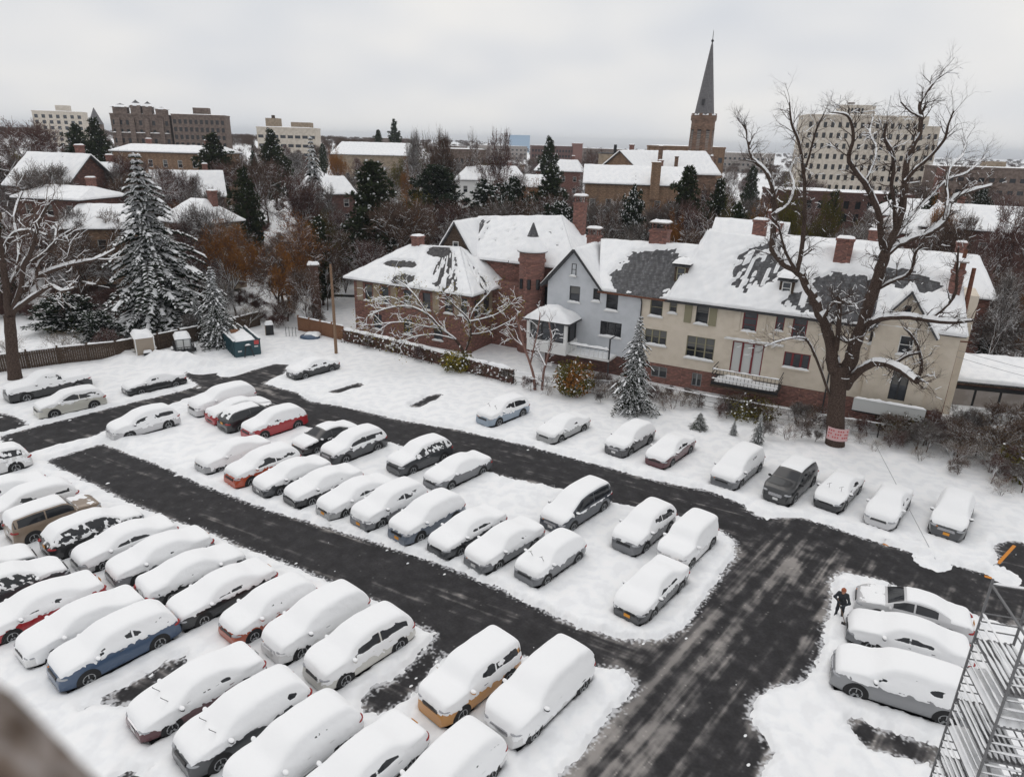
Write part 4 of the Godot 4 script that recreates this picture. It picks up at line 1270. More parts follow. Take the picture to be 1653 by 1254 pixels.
func roof_plane(parent: Node, a: Vector3, b: Vector3, c: Vector3, d: Vector3, m: Material, thick: float, holes := [], streaks := 0.0, step := 0.3) -> MeshInstance3D:
	# a, b along the eave (left, right seen from outside), c, d along the ridge (right, left)
	var g := MB.new()
	var nrm := (b - a).cross(d - a).normalized()
	if (b - a).length() < 0.01:
		nrm = (c - a).cross(d - a).normalized()
	var down := -nrm * 0.14
	var sp := PackedVector3Array()
	for j in 13:
		for i in 17:
			sp.append(a.lerp(b, i / 16.0).lerp(d.lerp(c, i / 16.0), j / 12.0))
	g.grid(sp, 17, 13)
	var rim := [a, b, c, d] if c.distance_to(d) > 0.05 else [a, b, c]
	for i in rim.size():
		var e: Vector3 = rim[i]
		var f: Vector3 = rim[(i + 1) % rim.size()]
		g.quad(e, e + down, f + down, f)
	for i in range(1, rim.size() - 1):
		g.tri(rim[0] + down, rim[i + 1] + down, rim[i] + down)
	var o := part(parent, "roof", g.mesh(), m)
	var nu := clampi(int(maxf(a.distance_to(b), c.distance_to(d)) / step), 4, 110)
	var nv := clampi(int(maxf(a.distance_to(d), b.distance_to(c)) / step), 4, 70)
	var p := PackedVector3Array()
	for j in nv + 1:
		var v := 0.0 if j == 0 else 1.0 if j == nv else lerpf(0.004, 0.996, (j - 1.0) / (nv - 2.0))
		for i in nu + 1:
			var u := 0.0 if i == 0 else 1.0 if i == nu else lerpf(0.004, 0.996, (i - 1.0) / (nu - 2.0))
			var q := a.lerp(b, u).lerp(d.lerp(c, u), v)
			var th := thick * (0.9 + 0.35 * n3(q, 0.45))
			th += 0.25 * thick * n3(q, 1.8)
			for h in holes:
				var k := 1.0 - pow((u - h[0]) / h[2], 2.0) - pow((v - h[1]) / h[3], 2.0)
				k += 0.45 * n3(q, 0.8) + 0.3 * n3(q, 2.2)
				if h.size() > 4:
					var st := n2(u * a.distance_to(b) * 1.5 + 11.0, v * 2.2 + 3.0) + 0.45 * n2(u * a.distance_to(b) * 4.0, v * 9.0)
					k = minf(k, st * 2.2 + h[4])
				th = lerpf(th, -0.05, sstep(-0.08, 0.10, k))
			if streaks > 0.0:
				var s2 := n2(u * a.distance_to(b) * 0.7 + 51.0, v * 1.5 + q.y) + 0.4 * n3(q, 1.6)
				th = lerpf(th, -0.05, sstep(0.75 - streaks, 0.85 - streaks, s2))
			if i == 0 or j == 0 or i == nu or j == nv:
				th = minf(th, -0.02)
			p.append(q + (nrm * 0.6 + Vector3.UP * 0.4) * th)
	var s := MB.new()
	s.grid(p, nu + 1, nv + 1)
	part(o, "roof_snow", s.mesh(), M.snow)
	return o

func chimney(parent: Node, c: Vector3, w: float, d: float, h: float, m: Material, pots := 0) -> void:
	var b := MB.new()
	b.box(c + Vector3(0, h / 2, 0), Vector3(w, h, d))
	b.box(c + Vector3(0, h - 0.12, 0), Vector3(w + 0.16, 0.2, d + 0.16))
	var o := part(parent, "chimney", b.mesh(), m)
	if pots:
		var k := MB.new()
		for sx in [-1, 1]:
			for sz in [-1, 1]:
				k.box(c + Vector3(sx * w * 0.38, h + 0.3, sz * d * 0.38), Vector3(0.1, 0.6, 0.1))
		part(o, "cap_post", k.mesh(), m)
		part(o, "cap", mesh_box(c + Vector3(0, h + 0.64, 0), Vector3(w + 0.2, 0.1, d + 0.2)), M.grey_concrete)
		part(o, "chimney_snow", mound(c + Vector3(0, h + 0.68, 0), w + 0.2, d + 0.2, 0.22), M.snow)
	else:
		part(o, "chimney_snow", mound(c + Vector3(0, h - 0.02, 0), w + 0.12, d + 0.12, 0.2), M.snow)

func mound(c: Vector3, w: float, d: float, h: float) -> ArrayMesh:
	# snow lying on a flat top
	var n := 9
	var p := PackedVector3Array()
	for j in n:
		var v := j / (n - 1.0) * 2.0 - 1.0
		for i in n:
			var u := i / (n - 1.0) * 2.0 - 1.0
			var q := c + Vector3(u * w * 0.5, 0, -v * d * 0.5)
			var k := (1.0 - pow(absf(u), 6.0)) * (1.0 - pow(absf(v), 6.0))
			p.append(q + Vector3(0, -0.02 + h * pow(k, 0.5) * (0.9 + 0.3 * n3(q, 1.3)), 0))
	var g := MB.new()
	g.grid(p, n, n)
	return g.mesh()

func dormer(parent: Node, x: float, y: float, z: float, w: float, h: float, fm: Material) -> void:
	var o := part(parent, "dormer", mesh_box(Vector3(x, y + h / 2, z - 1.0), Vector3(w, h, 2.0)), M.timber)
	window(o, x - w * 0.32, y + 0.2, w * 0.64, h - 0.35, 1, 2, fm, M.grey_glass, z + 0.16)
	var rb := MB.new()
	rb.poly([Vector3(x - w * 0.68, y + h + 0.02, z + 0.28), Vector3(x + w * 0.68, y + h + 0.02, z + 0.28), Vector3(x + w * 0.68, y + h + 0.45, z - 2.1), Vector3(x - w * 0.68, y + h + 0.45, z - 2.1)], Vector3(0, -0.1, 0))
	part(o, "dormer_roof", rb.mesh(), M.slate)
	part(o, "dormer_snow", mound(Vector3(x, y + h + 0.2, z - 0.85), w * 1.4, 2.3, 0.36), M.snow)

func houses() -> void:
	brick_house()
	cream_house()
	background_houses()

func cream_house() -> void:
	var turn := deg_to_rad(-28.0)
	var at := Vector3(17.4, 0, -55.9)
	# ---- grey half
	var g := thing("grey_house", "pale grey stucco house with pointed gable and glazed sun porch", "house", at, turn)
	part(g, "house_core", mesh_box(Vector3(-11.6, 4.0, -5.2), Vector3(9.0, 8.0, 9.4)), M.grey_stucco)
	var gw := [[-13.95, 6.5, 1.05, 1.45], [-11.6, 6.85, 0.68, 1.13], [-10.3, 6.2, 1.12, 1.75], [-10.7, 3.75, 2.05, 1.35]]
	wall(g, "front_wall", -16.2, -7.0, 2.0, 8.1, gw, M.grey_stucco)
	wall(g, "basement_wall", -16.2, -7.0, 0.0, 2.0, [], M.dark_brick, -0.02)
	window(g, gw[0][0], gw[0][1], gw[0][2], gw[0][3], 1, 2, M.dark_frame, M.grey_glass, 0, 0.24)
	window(g, gw[1][0], gw[1][1], gw[1][2], gw[1][3], 1, 2, M.dark_frame, M.glass, 0, 0.24)
	window(g, gw[2][0], gw[2][1], gw[2][2], gw[2][3], 1, 2, M.dark_frame, M.glass, 0, 0.24)
	window(g, gw[3][0], gw[3][1], gw[3][2], gw[3][3], 3, 2, M.dark_frame, M.glass, 0, 0.26)
	var gable := MB.new()
	gable.poly([Vector3(-16.2, 8.1, 0), Vector3(-11.0, 8.1, 0), Vector3(-13.6, 11.15, 0)], Vector3(0, 0, -0.4))
	part(g, "gable", gable.mesh(), M.grey_stucco)
	window(g, -13.85, 8.95, 0.46, 1.05, 1, 2, M.dark_frame, M.glass, 0.12, 0.2)
	roof_plane(g, Vector3(-16.75, 7.75, -8.0), Vector3(-16.75, 7.75, 0.45), Vector3(-13.6, 11.35, 0.45), Vector3(-13.6, 11.35, -8.0), M.slate, 0.2)
	roof_plane(g, Vector3(-10.6, 7.9, 0.45), Vector3(-10.6, 7.9, -8.0), Vector3(-13.6, 11.35, -8.0), Vector3(-13.6, 11.35, 0.45), M.slate, 0.2)
	roof_plane(g, Vector3(-11.0, 7.95, 0.4), Vector3(-4.5, 7.95, 0.4), Vector3(-3.6, 12.0, -4.6), Vector3(-13.0, 11.7, -4.6), M.slate, 0.2, [[0.62, 0.40, 0.40, 0.52], [0.35, 0.22, 0.2, 0.22]], 0.0, 0.2)
	roof_plane(g, Vector3(-3.0, 8.0, -9.6), Vector3(-13.0, 8.0, -9.6), Vector3(-13.0, 11.7, -4.6), Vector3(-3.6, 12.0, -4.6), M.slate, 0.2)
	var bargeboard := MB.new()
	bargeboard.bar(Vector3(-16.75, 7.72, 0.47), Vector3(-13.6, 11.3, 0.47), 0.08, 0.2)
	bargeboard.bar(Vector3(-10.6, 7.85, 0.47), Vector3(-13.6, 11.3, 0.47), 0.08, 0.2)
	part(g, "bargeboard", bargeboard.mesh(), M.dark_frame)
	part(g, "gutter", mesh_box(Vector3(-7.8, 7.82, 0.48), Vector3(6.4, 0.14, 0.14)), M.rust_pole)
	chimney(g, Vector3(-14.0, 8.6, -5.4), 1.15, 0.9, 3.4, M.brick, 1)
	chimney(g, Vector3(-7.4, 8.5, -5.0), 1.6, 1.3, 4.6, M.brick, 1)
	# sun porch
	var px0 := -16.9
	var px1 := -12.9
	var po := part(g, "sun_porch", mesh_box(Vector3((px0 + px1) / 2, 2.55, 1.3), Vector3(px1 - px0, 1.1, 2.58)), M.white_paint)
	for x in [px0 + 0.1, px1 - 0.12]:
		part(po, "corner_post", mesh_box(Vector3(x, 4.0, 2.48), Vector3(0.3, 1.8, 0.25)), M.white_paint)
	part(po, "porch_core", mesh_box(Vector3((px0 + px1) / 2, 4.0, 1.1), Vector3(px1 - px0 - 0.3, 1.79, 2.2)), M.underbody)
	for i in 3:
		window(po, px0 + 0.28 + i * 1.15, 3.12, 1.12, 1.75, 1, 3, M.dark_frame, M.grey_glass, 2.5)
	part(po, "porch_door", mesh_box(Vector3(px1 - 0.10, 3.7, 1.2), Vector3(0.12, 2.1, 1.0)), M.dark_frame)
	part(po, "porch_eave", mesh_box(Vector3((px0 + px1) / 2, 4.95, 1.3), Vector3(px1 - px0 + 0.7, 0.14, 3.1)), M.dark_frame)
	var dome := PackedVector3Array()
	for j in 13:
		var v := j / 12.0 * 2.0 - 1.0
		for i in 17:
			var u := i / 16.0 * 2.0 - 1.0
			var q := maxf(absf(u), absf(v))
			var hgt := 1.15 * (1.0 - pow(q, 1.7)) + 0.16 * (1.0 - pow(q, 10.0))
			dome.append(Vector3((px0 + px1) / 2 + u * 2.32, 5.0 + hgt * (0.95 + 0.2 * n2(u * 2.0, v * 2.0)), 1.3 - v * 1.52))
	var dg := MB.new()
	dg.grid(dome, 17, 13)
	part(po, "porch_snow", dg.mesh(), M.snow)
	# deck
	var dk := part(g, "deck", mesh_box(Vector3(-10.9, 2.05, 1.0), Vector3(4.0, 0.2, 2.0)), M.white_paint)
	part(dk, "deck_snow", mound(Vector3(-10.9, 2.14, 1.0), 3.9, 1.9, 0.2), M.snow)
	part(dk, "deck_rail", mesh_box(Vector3(-10.9, 3.0, 1.95), Vector3(4.0, 0.08, 0.1)), M.dark_frame)
	part(dk, "rail_snow", snow_bar(Vector3(-12.9, 3.05, 1.95), Vector3(-8.95, 3.05, 1.95), 0.3, 0.25), M.snow)
	part(dk, "deck_post", mesh_box(Vector3(-8.95, 2.0, 1.9), Vector3(0.12, 4.0, 0.12)), M.dark_frame)
	part(dk, "brace", mesh_box(Vector3(-8.95, 4.05, 1.2), Vector3(0.08, 0.08, 1.6)), M.dark_frame)
	for i in 9:
		part(dk, "baluster", mesh_box(Vector3(-12.6 + i * 0.44, 2.55, 1.95), Vector3(0.04, 0.85, 0.04)), M.white_paint)
	# ---- cream half
	var c := thing("cream_house", "long cream stucco house with steep snowy slate roof and red framed windows", "house", at, turn)
	part(c, "house_core", mesh_box(Vector3(5.0, 4.0, -5.3), Vector3(23.6, 8.0, 9.4)), M.cream_stucco)
	var cw := [[-6.2, 6.25, 1.15, 1.55, 1, 2, "o"], [-4.5, 6.75, 0.68, 1.0, 1, 2, "o"], [-2.15, 6.15, 1.05, 1.57, 1, 3, "d"], [1.75, 6.05, 1.15, 1.62, 1, 3, "r"], [4.3, 6.45, 0.68, 1.25, 1, 2, "r"], [5.6, 6.0, 1.1, 1.7, 1, 3, "r"], [-6.45, 3.68, 2.0, 1.36, 3, 2, "o"], [-2.65, 3.05, 2.4, 1.92, 3, 3, "o"], [1.2, 2.35, 2.55, 2.75, 3, 1, "r"], [5.35, 3.55, 2.0, 1.3, 3, 1, "r"], [11.2, 6.5, 0.6, 0.95, 1, 2, "d"]]
	wall(c, "front_wall", -7.0, 11.4, 2.0, 8.1, cw, M.cream_stucco)
	var bw := [[-5.55, 0.7, 1.45, 1.0], [-1.85, 0.5, 0.85, 1.2]]
	wall(c, "basement_wall", -7.0, 17.0, 0.0, 2.0, bw, M.brick, -0.03)
	for w in cw:
		var fm: Material = M.olive_frame if w[6] == "o" else M.red_frame if w[6] == "r" else M.dark_frame
		var gm: Material = M.glass
		if w[6] == "r":
			gm = M.curtain if w[1] < 3.0 else M.grey_glass
		window(c, w[0], w[1], w[2], w[3], w[4], w[5], fm, gm, 0, 0.0 if w[1] < 3.0 else 0.26)
	for w in bw:
		window(c, w[0], w[1], w[2], w[3], 2, 1, M.grey_metal, M.glass, -0.03)
	for x in [-3.05, -0.95]:
		part(c, "shutter", mesh_box(Vector3(x + 0.25, 6.93, 0.05), Vector3(0.62, 1.7, 0.08)), M.olive_frame)
	for x in [1.0, 3.05]:
		part(c, "shutter", mesh_box(Vector3(x + 0.3, 6.85, 0.05), Vector3(0.5, 1.7, 0.07)), M.cream_stucco)
	part(c, "gutter", mesh_box(Vector3(3.2, 7.80, 0.52), Vector3(16.0, 0.15, 0.15)), M.dark_frame)
	for x in [-6.95, 8.9]:
		var dp := MB.new()
		dp.tube(PackedVector3Array([Vector3(x, 0.1, 0.1), Vector3(x, 7.3, 0.1), Vector3(x, 7.75, 0.45)]), PackedFloat32Array([0.06, 0.06, 0.06]), 6)
		part(c, "downpipe", dp.mesh(), M.dark_frame)
	roof_plane(c, Vector3(-4.6, 7.95, 0.55), Vector3(11.6, 7.95, 0.55), Vector3(11.2, 12.6, -4.5), Vector3(-2.9, 13.4, -4.5), M.slate, 0.22, [[0.37, 0.60, 0.13, 0.36, 0.55], [0.84, 0.36, 0.20, 0.34], [0.66, 0.20, 0.10, 0.16, 0.3]], 0.0, 0.2)
	roof_plane(c, Vector3(-4.6, 7.95, -9.6), Vector3(-4.6, 7.95, 0.55), Vector3(-2.9, 13.4, -4.5), Vector3(-2.9, 13.4, -4.5), M.slate, 0.22)
	roof_plane(c, Vector3(17.3, 7.95, -9.6), Vector3(-4.6, 7.95, -9.6), Vector3(-2.9, 13.4, -4.5), Vector3(11.2, 12.6, -4.5), M.slate, 0.22)
	roof_plane(c, Vector3(11.2, 7.95, 0.3), Vector3(17.3, 7.95, 0.3), Vector3(16.4, 11.6, -4.5), Vector3(11.2, 12.6, -4.5), M.slate, 0.22, [[0.35, 0.72, 0.4, 0.17]], 0.0, 0.25)
	roof_plane(c, Vector3(17.3, 7.95, 0.3), Vector3(17.3, 7.95, -9.6), Vector3(16.4, 11.6, -4.5), Vector3(16.4, 11.6, -4.5), M.slate, 0.22)
	dormer(c, -4.1, 9.2, -1.2, 1.15, 1.45, M.olive_frame)
	dormer(c, 4.6, 9.1, -0.9, 1.1, 1.35, M.white_paint)
	chimney(c, Vector3(8.1, 8.6, -3.8), 1.25, 1.0, 5.2, M.brick)
	chimney(c, Vector3(16.1, 8.6, -3.0), 0.8, 0.8, 3.6, M.brick, 1)
	chimney(c, Vector3(1.0, 10.5, -6.6), 1.1, 0.9, 4.0, M.brick, 0)
	# right gable bay
	var rw := [[13.2, 6.1, 0.95, 1.4], [13.25, 2.45, 1.15, 2.45]]
	wall(c, "bay_wall", 11.4, 15.6, 2.0, 8.0, rw, M.cream_stucco, 0.35, 0.3)
	wall(c, "end_wall", 15.6, 17.0, 2.0, 8.0, [], M.cream_stucco, 0.0, 0.2)
	var gb := MB.new()
	gb.poly([Vector3(11.4, 8.0, 0.35), Vector3(15.2, 8.0, 0.35), Vector3(13.5, 10.7, 0.35), Vector3(13.1, 10.7, 0.35)], Vector3(0, 0, -0.5))
	part(c, "bay_gable", gb.mesh(), M.cream_stucco)
	window(c, 13.2, 6.1, 0.95, 1.4, 1, 2, M.white_paint, M.glass, 0.35, 0.24)
	window(c, 13.25, 2.45, 1.15, 2.45, 2, 1, M.dark_frame, M.grey_glass, 0.35, 0.0, 0.14, "balcony_door")
	window(c, 13.05, 8.75, 0.45, 1.0, 1, 2, M.dark_frame, M.glass, 0.48)
	roof_plane(c, Vector3(11.0, 7.6, -3.6), Vector3(11.0, 7.6, 0.75), Vector3(13.3, 10.9, 0.75), Vector3(13.3, 10.9, -3.6), M.slate, 0.2)
	roof_plane(c, Vector3(15.6, 7.6, 0.75), Vector3(15.6, 7.6, -3.6), Vector3(13.3, 10.9, -3.6), Vector3(13.3, 10.9, 0.75), M.slate, 0.2)
	# awning line and balconies
	part(c, "rear_wing", mesh_box(Vector3(16.6, 5.0, -7.5), Vector3(3.0, 10.0, 4.0)), M.cream_stucco)
	part(c, "awning", mesh_box(Vector3(2.9, 5.35, 0.3), Vector3(4.7, 0.07, 0.6)), M.white_paint)
	part(c, "awning_snow", snow_bar(Vector3(0.55, 5.38, 0.32), Vector3(5.25, 5.38, 0.32), 0.4, 0.1), M.snow)
	var bal := part(c, "balcony", mesh_box(Vector3(2.9, 1.85, 1.1), Vector3(5.3, 0.22, 2.2)), M.iron)
	part(bal, "balcony_snow", mound(Vector3(2.9, 1.95, 1.1), 5.2, 2.1, 0.16), M.snow)
	for y in [2.25, 2.65, 3.05]:
		var r := MB.new()
		r.bar(Vector3(0.25, y, 2.2), Vector3(5.55, y, 2.2), 0.05, 0.05)
		r.bar(Vector3(0.25, y, 0.0), Vector3(0.25, y, 2.2), 0.05, 0.05)
		r.bar(Vector3(5.55, y, 0.0), Vector3(5.55, y, 2.2), 0.05, 0.05)
		part(bal, "rail", r.mesh(), M.iron)
	for i in 19:
		part(bal, "baluster", mesh_box(Vector3(0.3 + i * 0.29, 2.5, 2.2), Vector3(0.03, 1.1, 0.03)), M.iron)
	part(bal, "rail_snow", snow_bar(Vector3(0.25, 3.07, 2.2), Vector3(5.55, 3.07, 2.2), 0.12, 0.1), M.snow)
	part(bal, "rail_snow", snow_bar(Vector3(0.25, 2.27, 2.22), Vector3(5.55, 2.27, 2.22), 0.2, 0.12), M.snow)
	part(bal, "rail_snow", snow_bar(Vector3(1.2, 2.67, 2.22), Vector3(3.6, 2.67, 2.22), 0.4, 0.14), M.snow)
	part(bal, "balcony_beam", mesh_box(Vector3(2.9, 1.6, 2.1), Vector3(5.4, 0.2, 0.16)), M.timber)
	var b2 := part(c, "rear_balcony", mesh_box(Vector3(13.4, 1.7, 1.3), Vector3(4.8, 0.2, 1.9)), M.iron)
	part(b2, "balcony_panel", mesh_box(Vector3(13.4, 2.2, 2.25), Vector3(4.8, 0.95, 0.06)), M.curtain)
	part(b2, "rail_snow", snow_bar(Vector3(11.0, 2.7, 2.25), Vector3(15.8, 2.7, 2.25), 0.3, 0.2), M.snow)

func brick_house() -> void:
	var o := thing("brick_house", "red brick house with broad snowy hipped roof, pointed gable and round turret", "house", Vector3(-4.14, 0, -65.43), deg_to_rad(-28.0))
	part(o, "house_core", mesh_box(Vector3(-7.5, 3.1, -4.7), Vector3(14.4, 6.2, 8.8)), M.brick)
	var holes := []
	for x in [-13.4, -11.2, -8.3, -5.9, -3.2, -1.5]:
		holes.append([x, 4.0, 0.95, 1.7])
	for x in [-12.4, -8.4, -4.6]:
		holes.append([x, 1.0, 1.1, 1.6])
	wall(o, "front_wall", -14.9, -0.1, 0.0, 6.2, holes, M.brick, 0.0)
	for h in holes:
		window(o, h[0], h[1], h[2], h[3], 1, 2, M.dark_frame, M.grey_glass, 0.0, 0.2)
	for x in [-14.5, -12.3, -10.0, -7.2, -4.7, -2.1]:
		part(o, "stucco_panel", mesh_box(Vector3(x + 0.45, 4.9, 0.02), Vector3(0.8, 2.1, 0.06)), M.tan_wall)
	# right side
	for i in 4:
		var w := part(o, "side_window", mesh_box(Vector3(-0.28, 4.6, -1.4 - i * 1.8), Vector3(0.1, 1.6, 0.9)), M.grey_glass)
		part(w, "frame", mesh_box(Vector3(-0.26, 3.7, -1.4 - i * 1.8), Vector3(0.2, 0.1, 1.1)), M.white_paint)
		part(o, "stucco_panel", mesh_box(Vector3(-0.28, 4.9, -2.3 - i * 1.8), Vector3(0.08, 2.0, 0.6)), M.tan_wall)
	part(o, "soffit", mesh_box(Vector3(-7.5, 6.12, -4.3), Vector3(15.5, 0.16, 9.6)), M.timber)
	var e0 := Vector3(-15.7, 6.2, 0.8)
	var e1 := Vector3(0.55, 6.2, 0.8)
	var e2 := Vector3(0.55, 6.2, -9.4)
	var e3 := Vector3(-15.7, 6.2, -9.4)
	var r0 := Vector3(-10.6, 9.5, -4.4)
	var r1 := Vector3(-4.2, 9.8, -4.4)
	roof_plane(o, e0, e1, r1, r0, M.roof_shingle, 0.2, [[0.80, 0.45, 0.13, 0.5, 0.25], [0.30, 0.50, 0.2, 0.10], [0.45, 0.16, 0.10, 0.14], [0.62, 0.9, 0.2, 0.16]], 0.0, 0.2)
	roof_plane(o, e1, e2, r1, r1, M.roof_shingle, 0.2, [[0.28, 0.45, 0.1, 0.5, 0.2], [0.9, 0.12, 0.12, 0.12]], 0.0, 0.25)
	roof_plane(o, e2, e3, r0, r1, M.roof_shingle, 0.2)
	roof_plane(o, e3, e0, r0, r0, M.roof_shingle, 0.2)
	chimney(o, Vector3(-9.7, 8.4, -4.6), 1.0, 1.0, 2.2, M.brick)
	# rear block with its pointed gable
	part(o, "rear_core", mesh_box(Vector3(1.0, 4.5, -10.0), Vector3(14.0, 9.0, 8.0)), M.brick)
	for i in 3:
		var w2 := part(o, "rear_window", mesh_box(Vector3(5.4 + i * 1.0, 5.4, -5.98), Vector3(0.8, 2.4, 0.08)), M.glass)
		part(w2, "frame", mesh_box(Vector3(5.4 + i * 1.0, 5.4, -5.96), Vector3(0.06, 2.4, 0.1)), M.dark_frame)
	roof_plane(o, Vector3(-6.6, 8.7, -5.4), Vector3(8.8, 8.7, -5.4), Vector3(4.6, 13.2, -10.0), Vector3(-5.4, 12.4, -10.0), M.slate, 0.2, [[0.12, 0.5, 0.09, 0.5, 0.2]], 0.12, 0.22)
	roof_plane(o, Vector3(8.8, 8.7, -5.4), Vector3(8.8, 8.7, -14.6), Vector3(4.6, 13.2, -10.0), Vector3(4.6, 13.2, -10.0), M.slate, 0.2)
	roof_plane(o, Vector3(8.8, 8.7, -14.6), Vector3(-6.6, 8.7, -14.6), Vector3(-5.4, 12.4, -10.0), Vector3(4.6, 13.2, -10.0), M.slate, 0.2)
	var gt := MB.new()
	gt.poly([Vector3(-7.4, 9.0, -5.2), Vector3(-3.2, 9.0, -5.2), Vector3(-5.3, 12.1, -5.2)], Vector3(0, 0, -0.3))
	part(o, "gable", gt.mesh(), M.timber)
	window(o, -5.6, 9.7, 0.7, 0.6, 1, 1, M.white_paint, M.glass, -5.07)
	roof_plane(o, Vector3(-7.7, 8.9, -10.0), Vector3(-7.7, 8.9, -4.9), Vector3(-5.3, 12.35, -4.9), Vector3(-5.3, 12.35, -10.0), M.slate, 0.16)
	roof_plane(o, Vector3(-2.9, 8.9, -4.9), Vector3(-2.9, 8.9, -10.0), Vector3(-5.3, 12.35, -10.0), Vector3(-5.3, 12.35, -4.9), M.slate, 0.16)
	chimney(o, Vector3(6.0, 10.0, -11.5), 1.1, 1.0, 4.6, M.brick, 1)
	# turret
	var t := MB.new()
	t.lathe(Vector3(4.2, 0, -4.4), [[1.25, 0.0], [1.25, 9.2], [1.4, 9.3], [1.4, 9.5], [1.28, 9.6], [1.28, 10.3]], 18)
	var tr := part(o, "turret", t.mesh(), M.brick)
	var cone := MB.new()
	cone.lathe(Vector3(4.2, 0, -4.4), [[1.5, 10.25], [1.5, 10.4], [0.65, 11.5], [0.06, 13.0]], 18)
	part(tr, "turret_roof", cone.mesh(), M.slate)
	var cs := MB.new()
	cs.lathe(Vector3(4.2, 0, -4.4), [[1.48, 10.3], [1.62, 10.45], [1.2, 10.95], [0.8, 11.4], [0.6, 11.7]], 18)
	part(tr, "turret_snow", cs.mesh(), M.snow)
	for a in [0.2, 0.9, 1.6]:
		part(tr, "slit_window", mesh_box(Vector3(4.2 + 1.26 * sin(a - 0.6), 7.2, -4.4 + 1.26 * cos(a - 0.6)), Vector3(0.3, 1.0, 0.3)), M.glass)
	part(o, "link_wall", mesh_box(Vector3(1.9, 3.4, -6.0), Vector3(4.6, 6.8, 3.2)), M.brick)

func simple_house(called: String, label: String, at: Vector3, turn: float, w: float, d: float, h: float, rise: float, hip: float, m: Material, rm: Material, bare := 0.0, stacks := 1, cols := 3, rows := 2, gm: Material = null) -> Node3D:
	var o := thing(called, label, "house", at, deg_to_rad(turn))
	part(o, "house_core", mesh_box(Vector3(0, h / 2, -0.15), Vector3(w - 0.02, h, d - 0.3)), m)
	var holes := []
	for j in rows:
		for i in cols:
			holes.append([-w / 2 + (i + 0.5) * w / cols - 0.5, 0.9 + j * (h - 0.6) / rows, 1.0, 1.45])
	wall(o, "front_wall", -w / 2, w / 2, 0, h, holes, m, d / 2, 0.2)
	for q in holes:
		window(o, q[0], q[1], q[2], q[3], 1, 2, M.white_paint, M.glass, d / 2)
	for sx in [-1, 1]:
		for i in 2:
			var sw := part(o, "side_window", mesh_box(Vector3(sx * (w / 2 - 0.02), h * 0.68, -d * 0.22 + i * d * 0.44), Vector3(0.12, 1.4, 0.95)), M.glass)
			part(sw, "sill", mesh_box(Vector3(sx * (w / 2 + 0.02), h * 0.68 - 0.75, -d * 0.22 + i * d * 0.44), Vector3(0.2, 0.1, 1.15)), M.white_paint)
	var ov := 0.5
	var e0 := Vector3(-w / 2 - ov, h - 0.05, d / 2 + ov)
	var e1 := Vector3(w / 2 + ov, h - 0.05, d / 2 + ov)
	var e2 := Vector3(w / 2 + ov, h - 0.05, -d / 2 - ov)
	var e3 := Vector3(-w / 2 - ov, h - 0.05, -d / 2 - ov)
	var r0 := Vector3(-w / 2 - ov + hip, h + rise, 0)
	var r1 := Vector3(w / 2 + ov - hip, h + rise, 0)
	roof_plane(o, e0, e1, r1, r0, rm, 0.2, [], bare, 0.5)
	roof_plane(o, e2, e3, r0, r1, rm, 0.2, [], bare, 0.6)
	if hip > 0.1:
		roof_plane(o, e1, e2, r1, r1, rm, 0.2, [], bare, 0.5)
		roof_plane(o, e3, e0, r0, r0, rm, 0.2, [], bare, 0.5)
	else:
		for s in [-1, 1]:
			var g := MB.new()
			var x: float = s * (w / 2 - 0.05)
			var tri := [Vector3(x, h, d / 2), Vector3(x, h, -d / 2), Vector3(x, h + rise - 0.15, 0)]
			if s < 0:
				tri = [Vector3(x, h, -d / 2), Vector3(x, h, d / 2), Vector3(x, h + rise - 0.15, 0)]
			g.poly(tri, Vector3(-s * 0.2, 0, 0))
			part(o, "gable", g.mesh(), gm if gm else m)
	for i in stacks:
		chimney(o, Vector3(w * (0.28 if i == 0 else -0.3), h + rise * 0.35, -d * 0.1), 0.9, 0.8, rise * 0.65 + 1.2, M.brick)
	return o

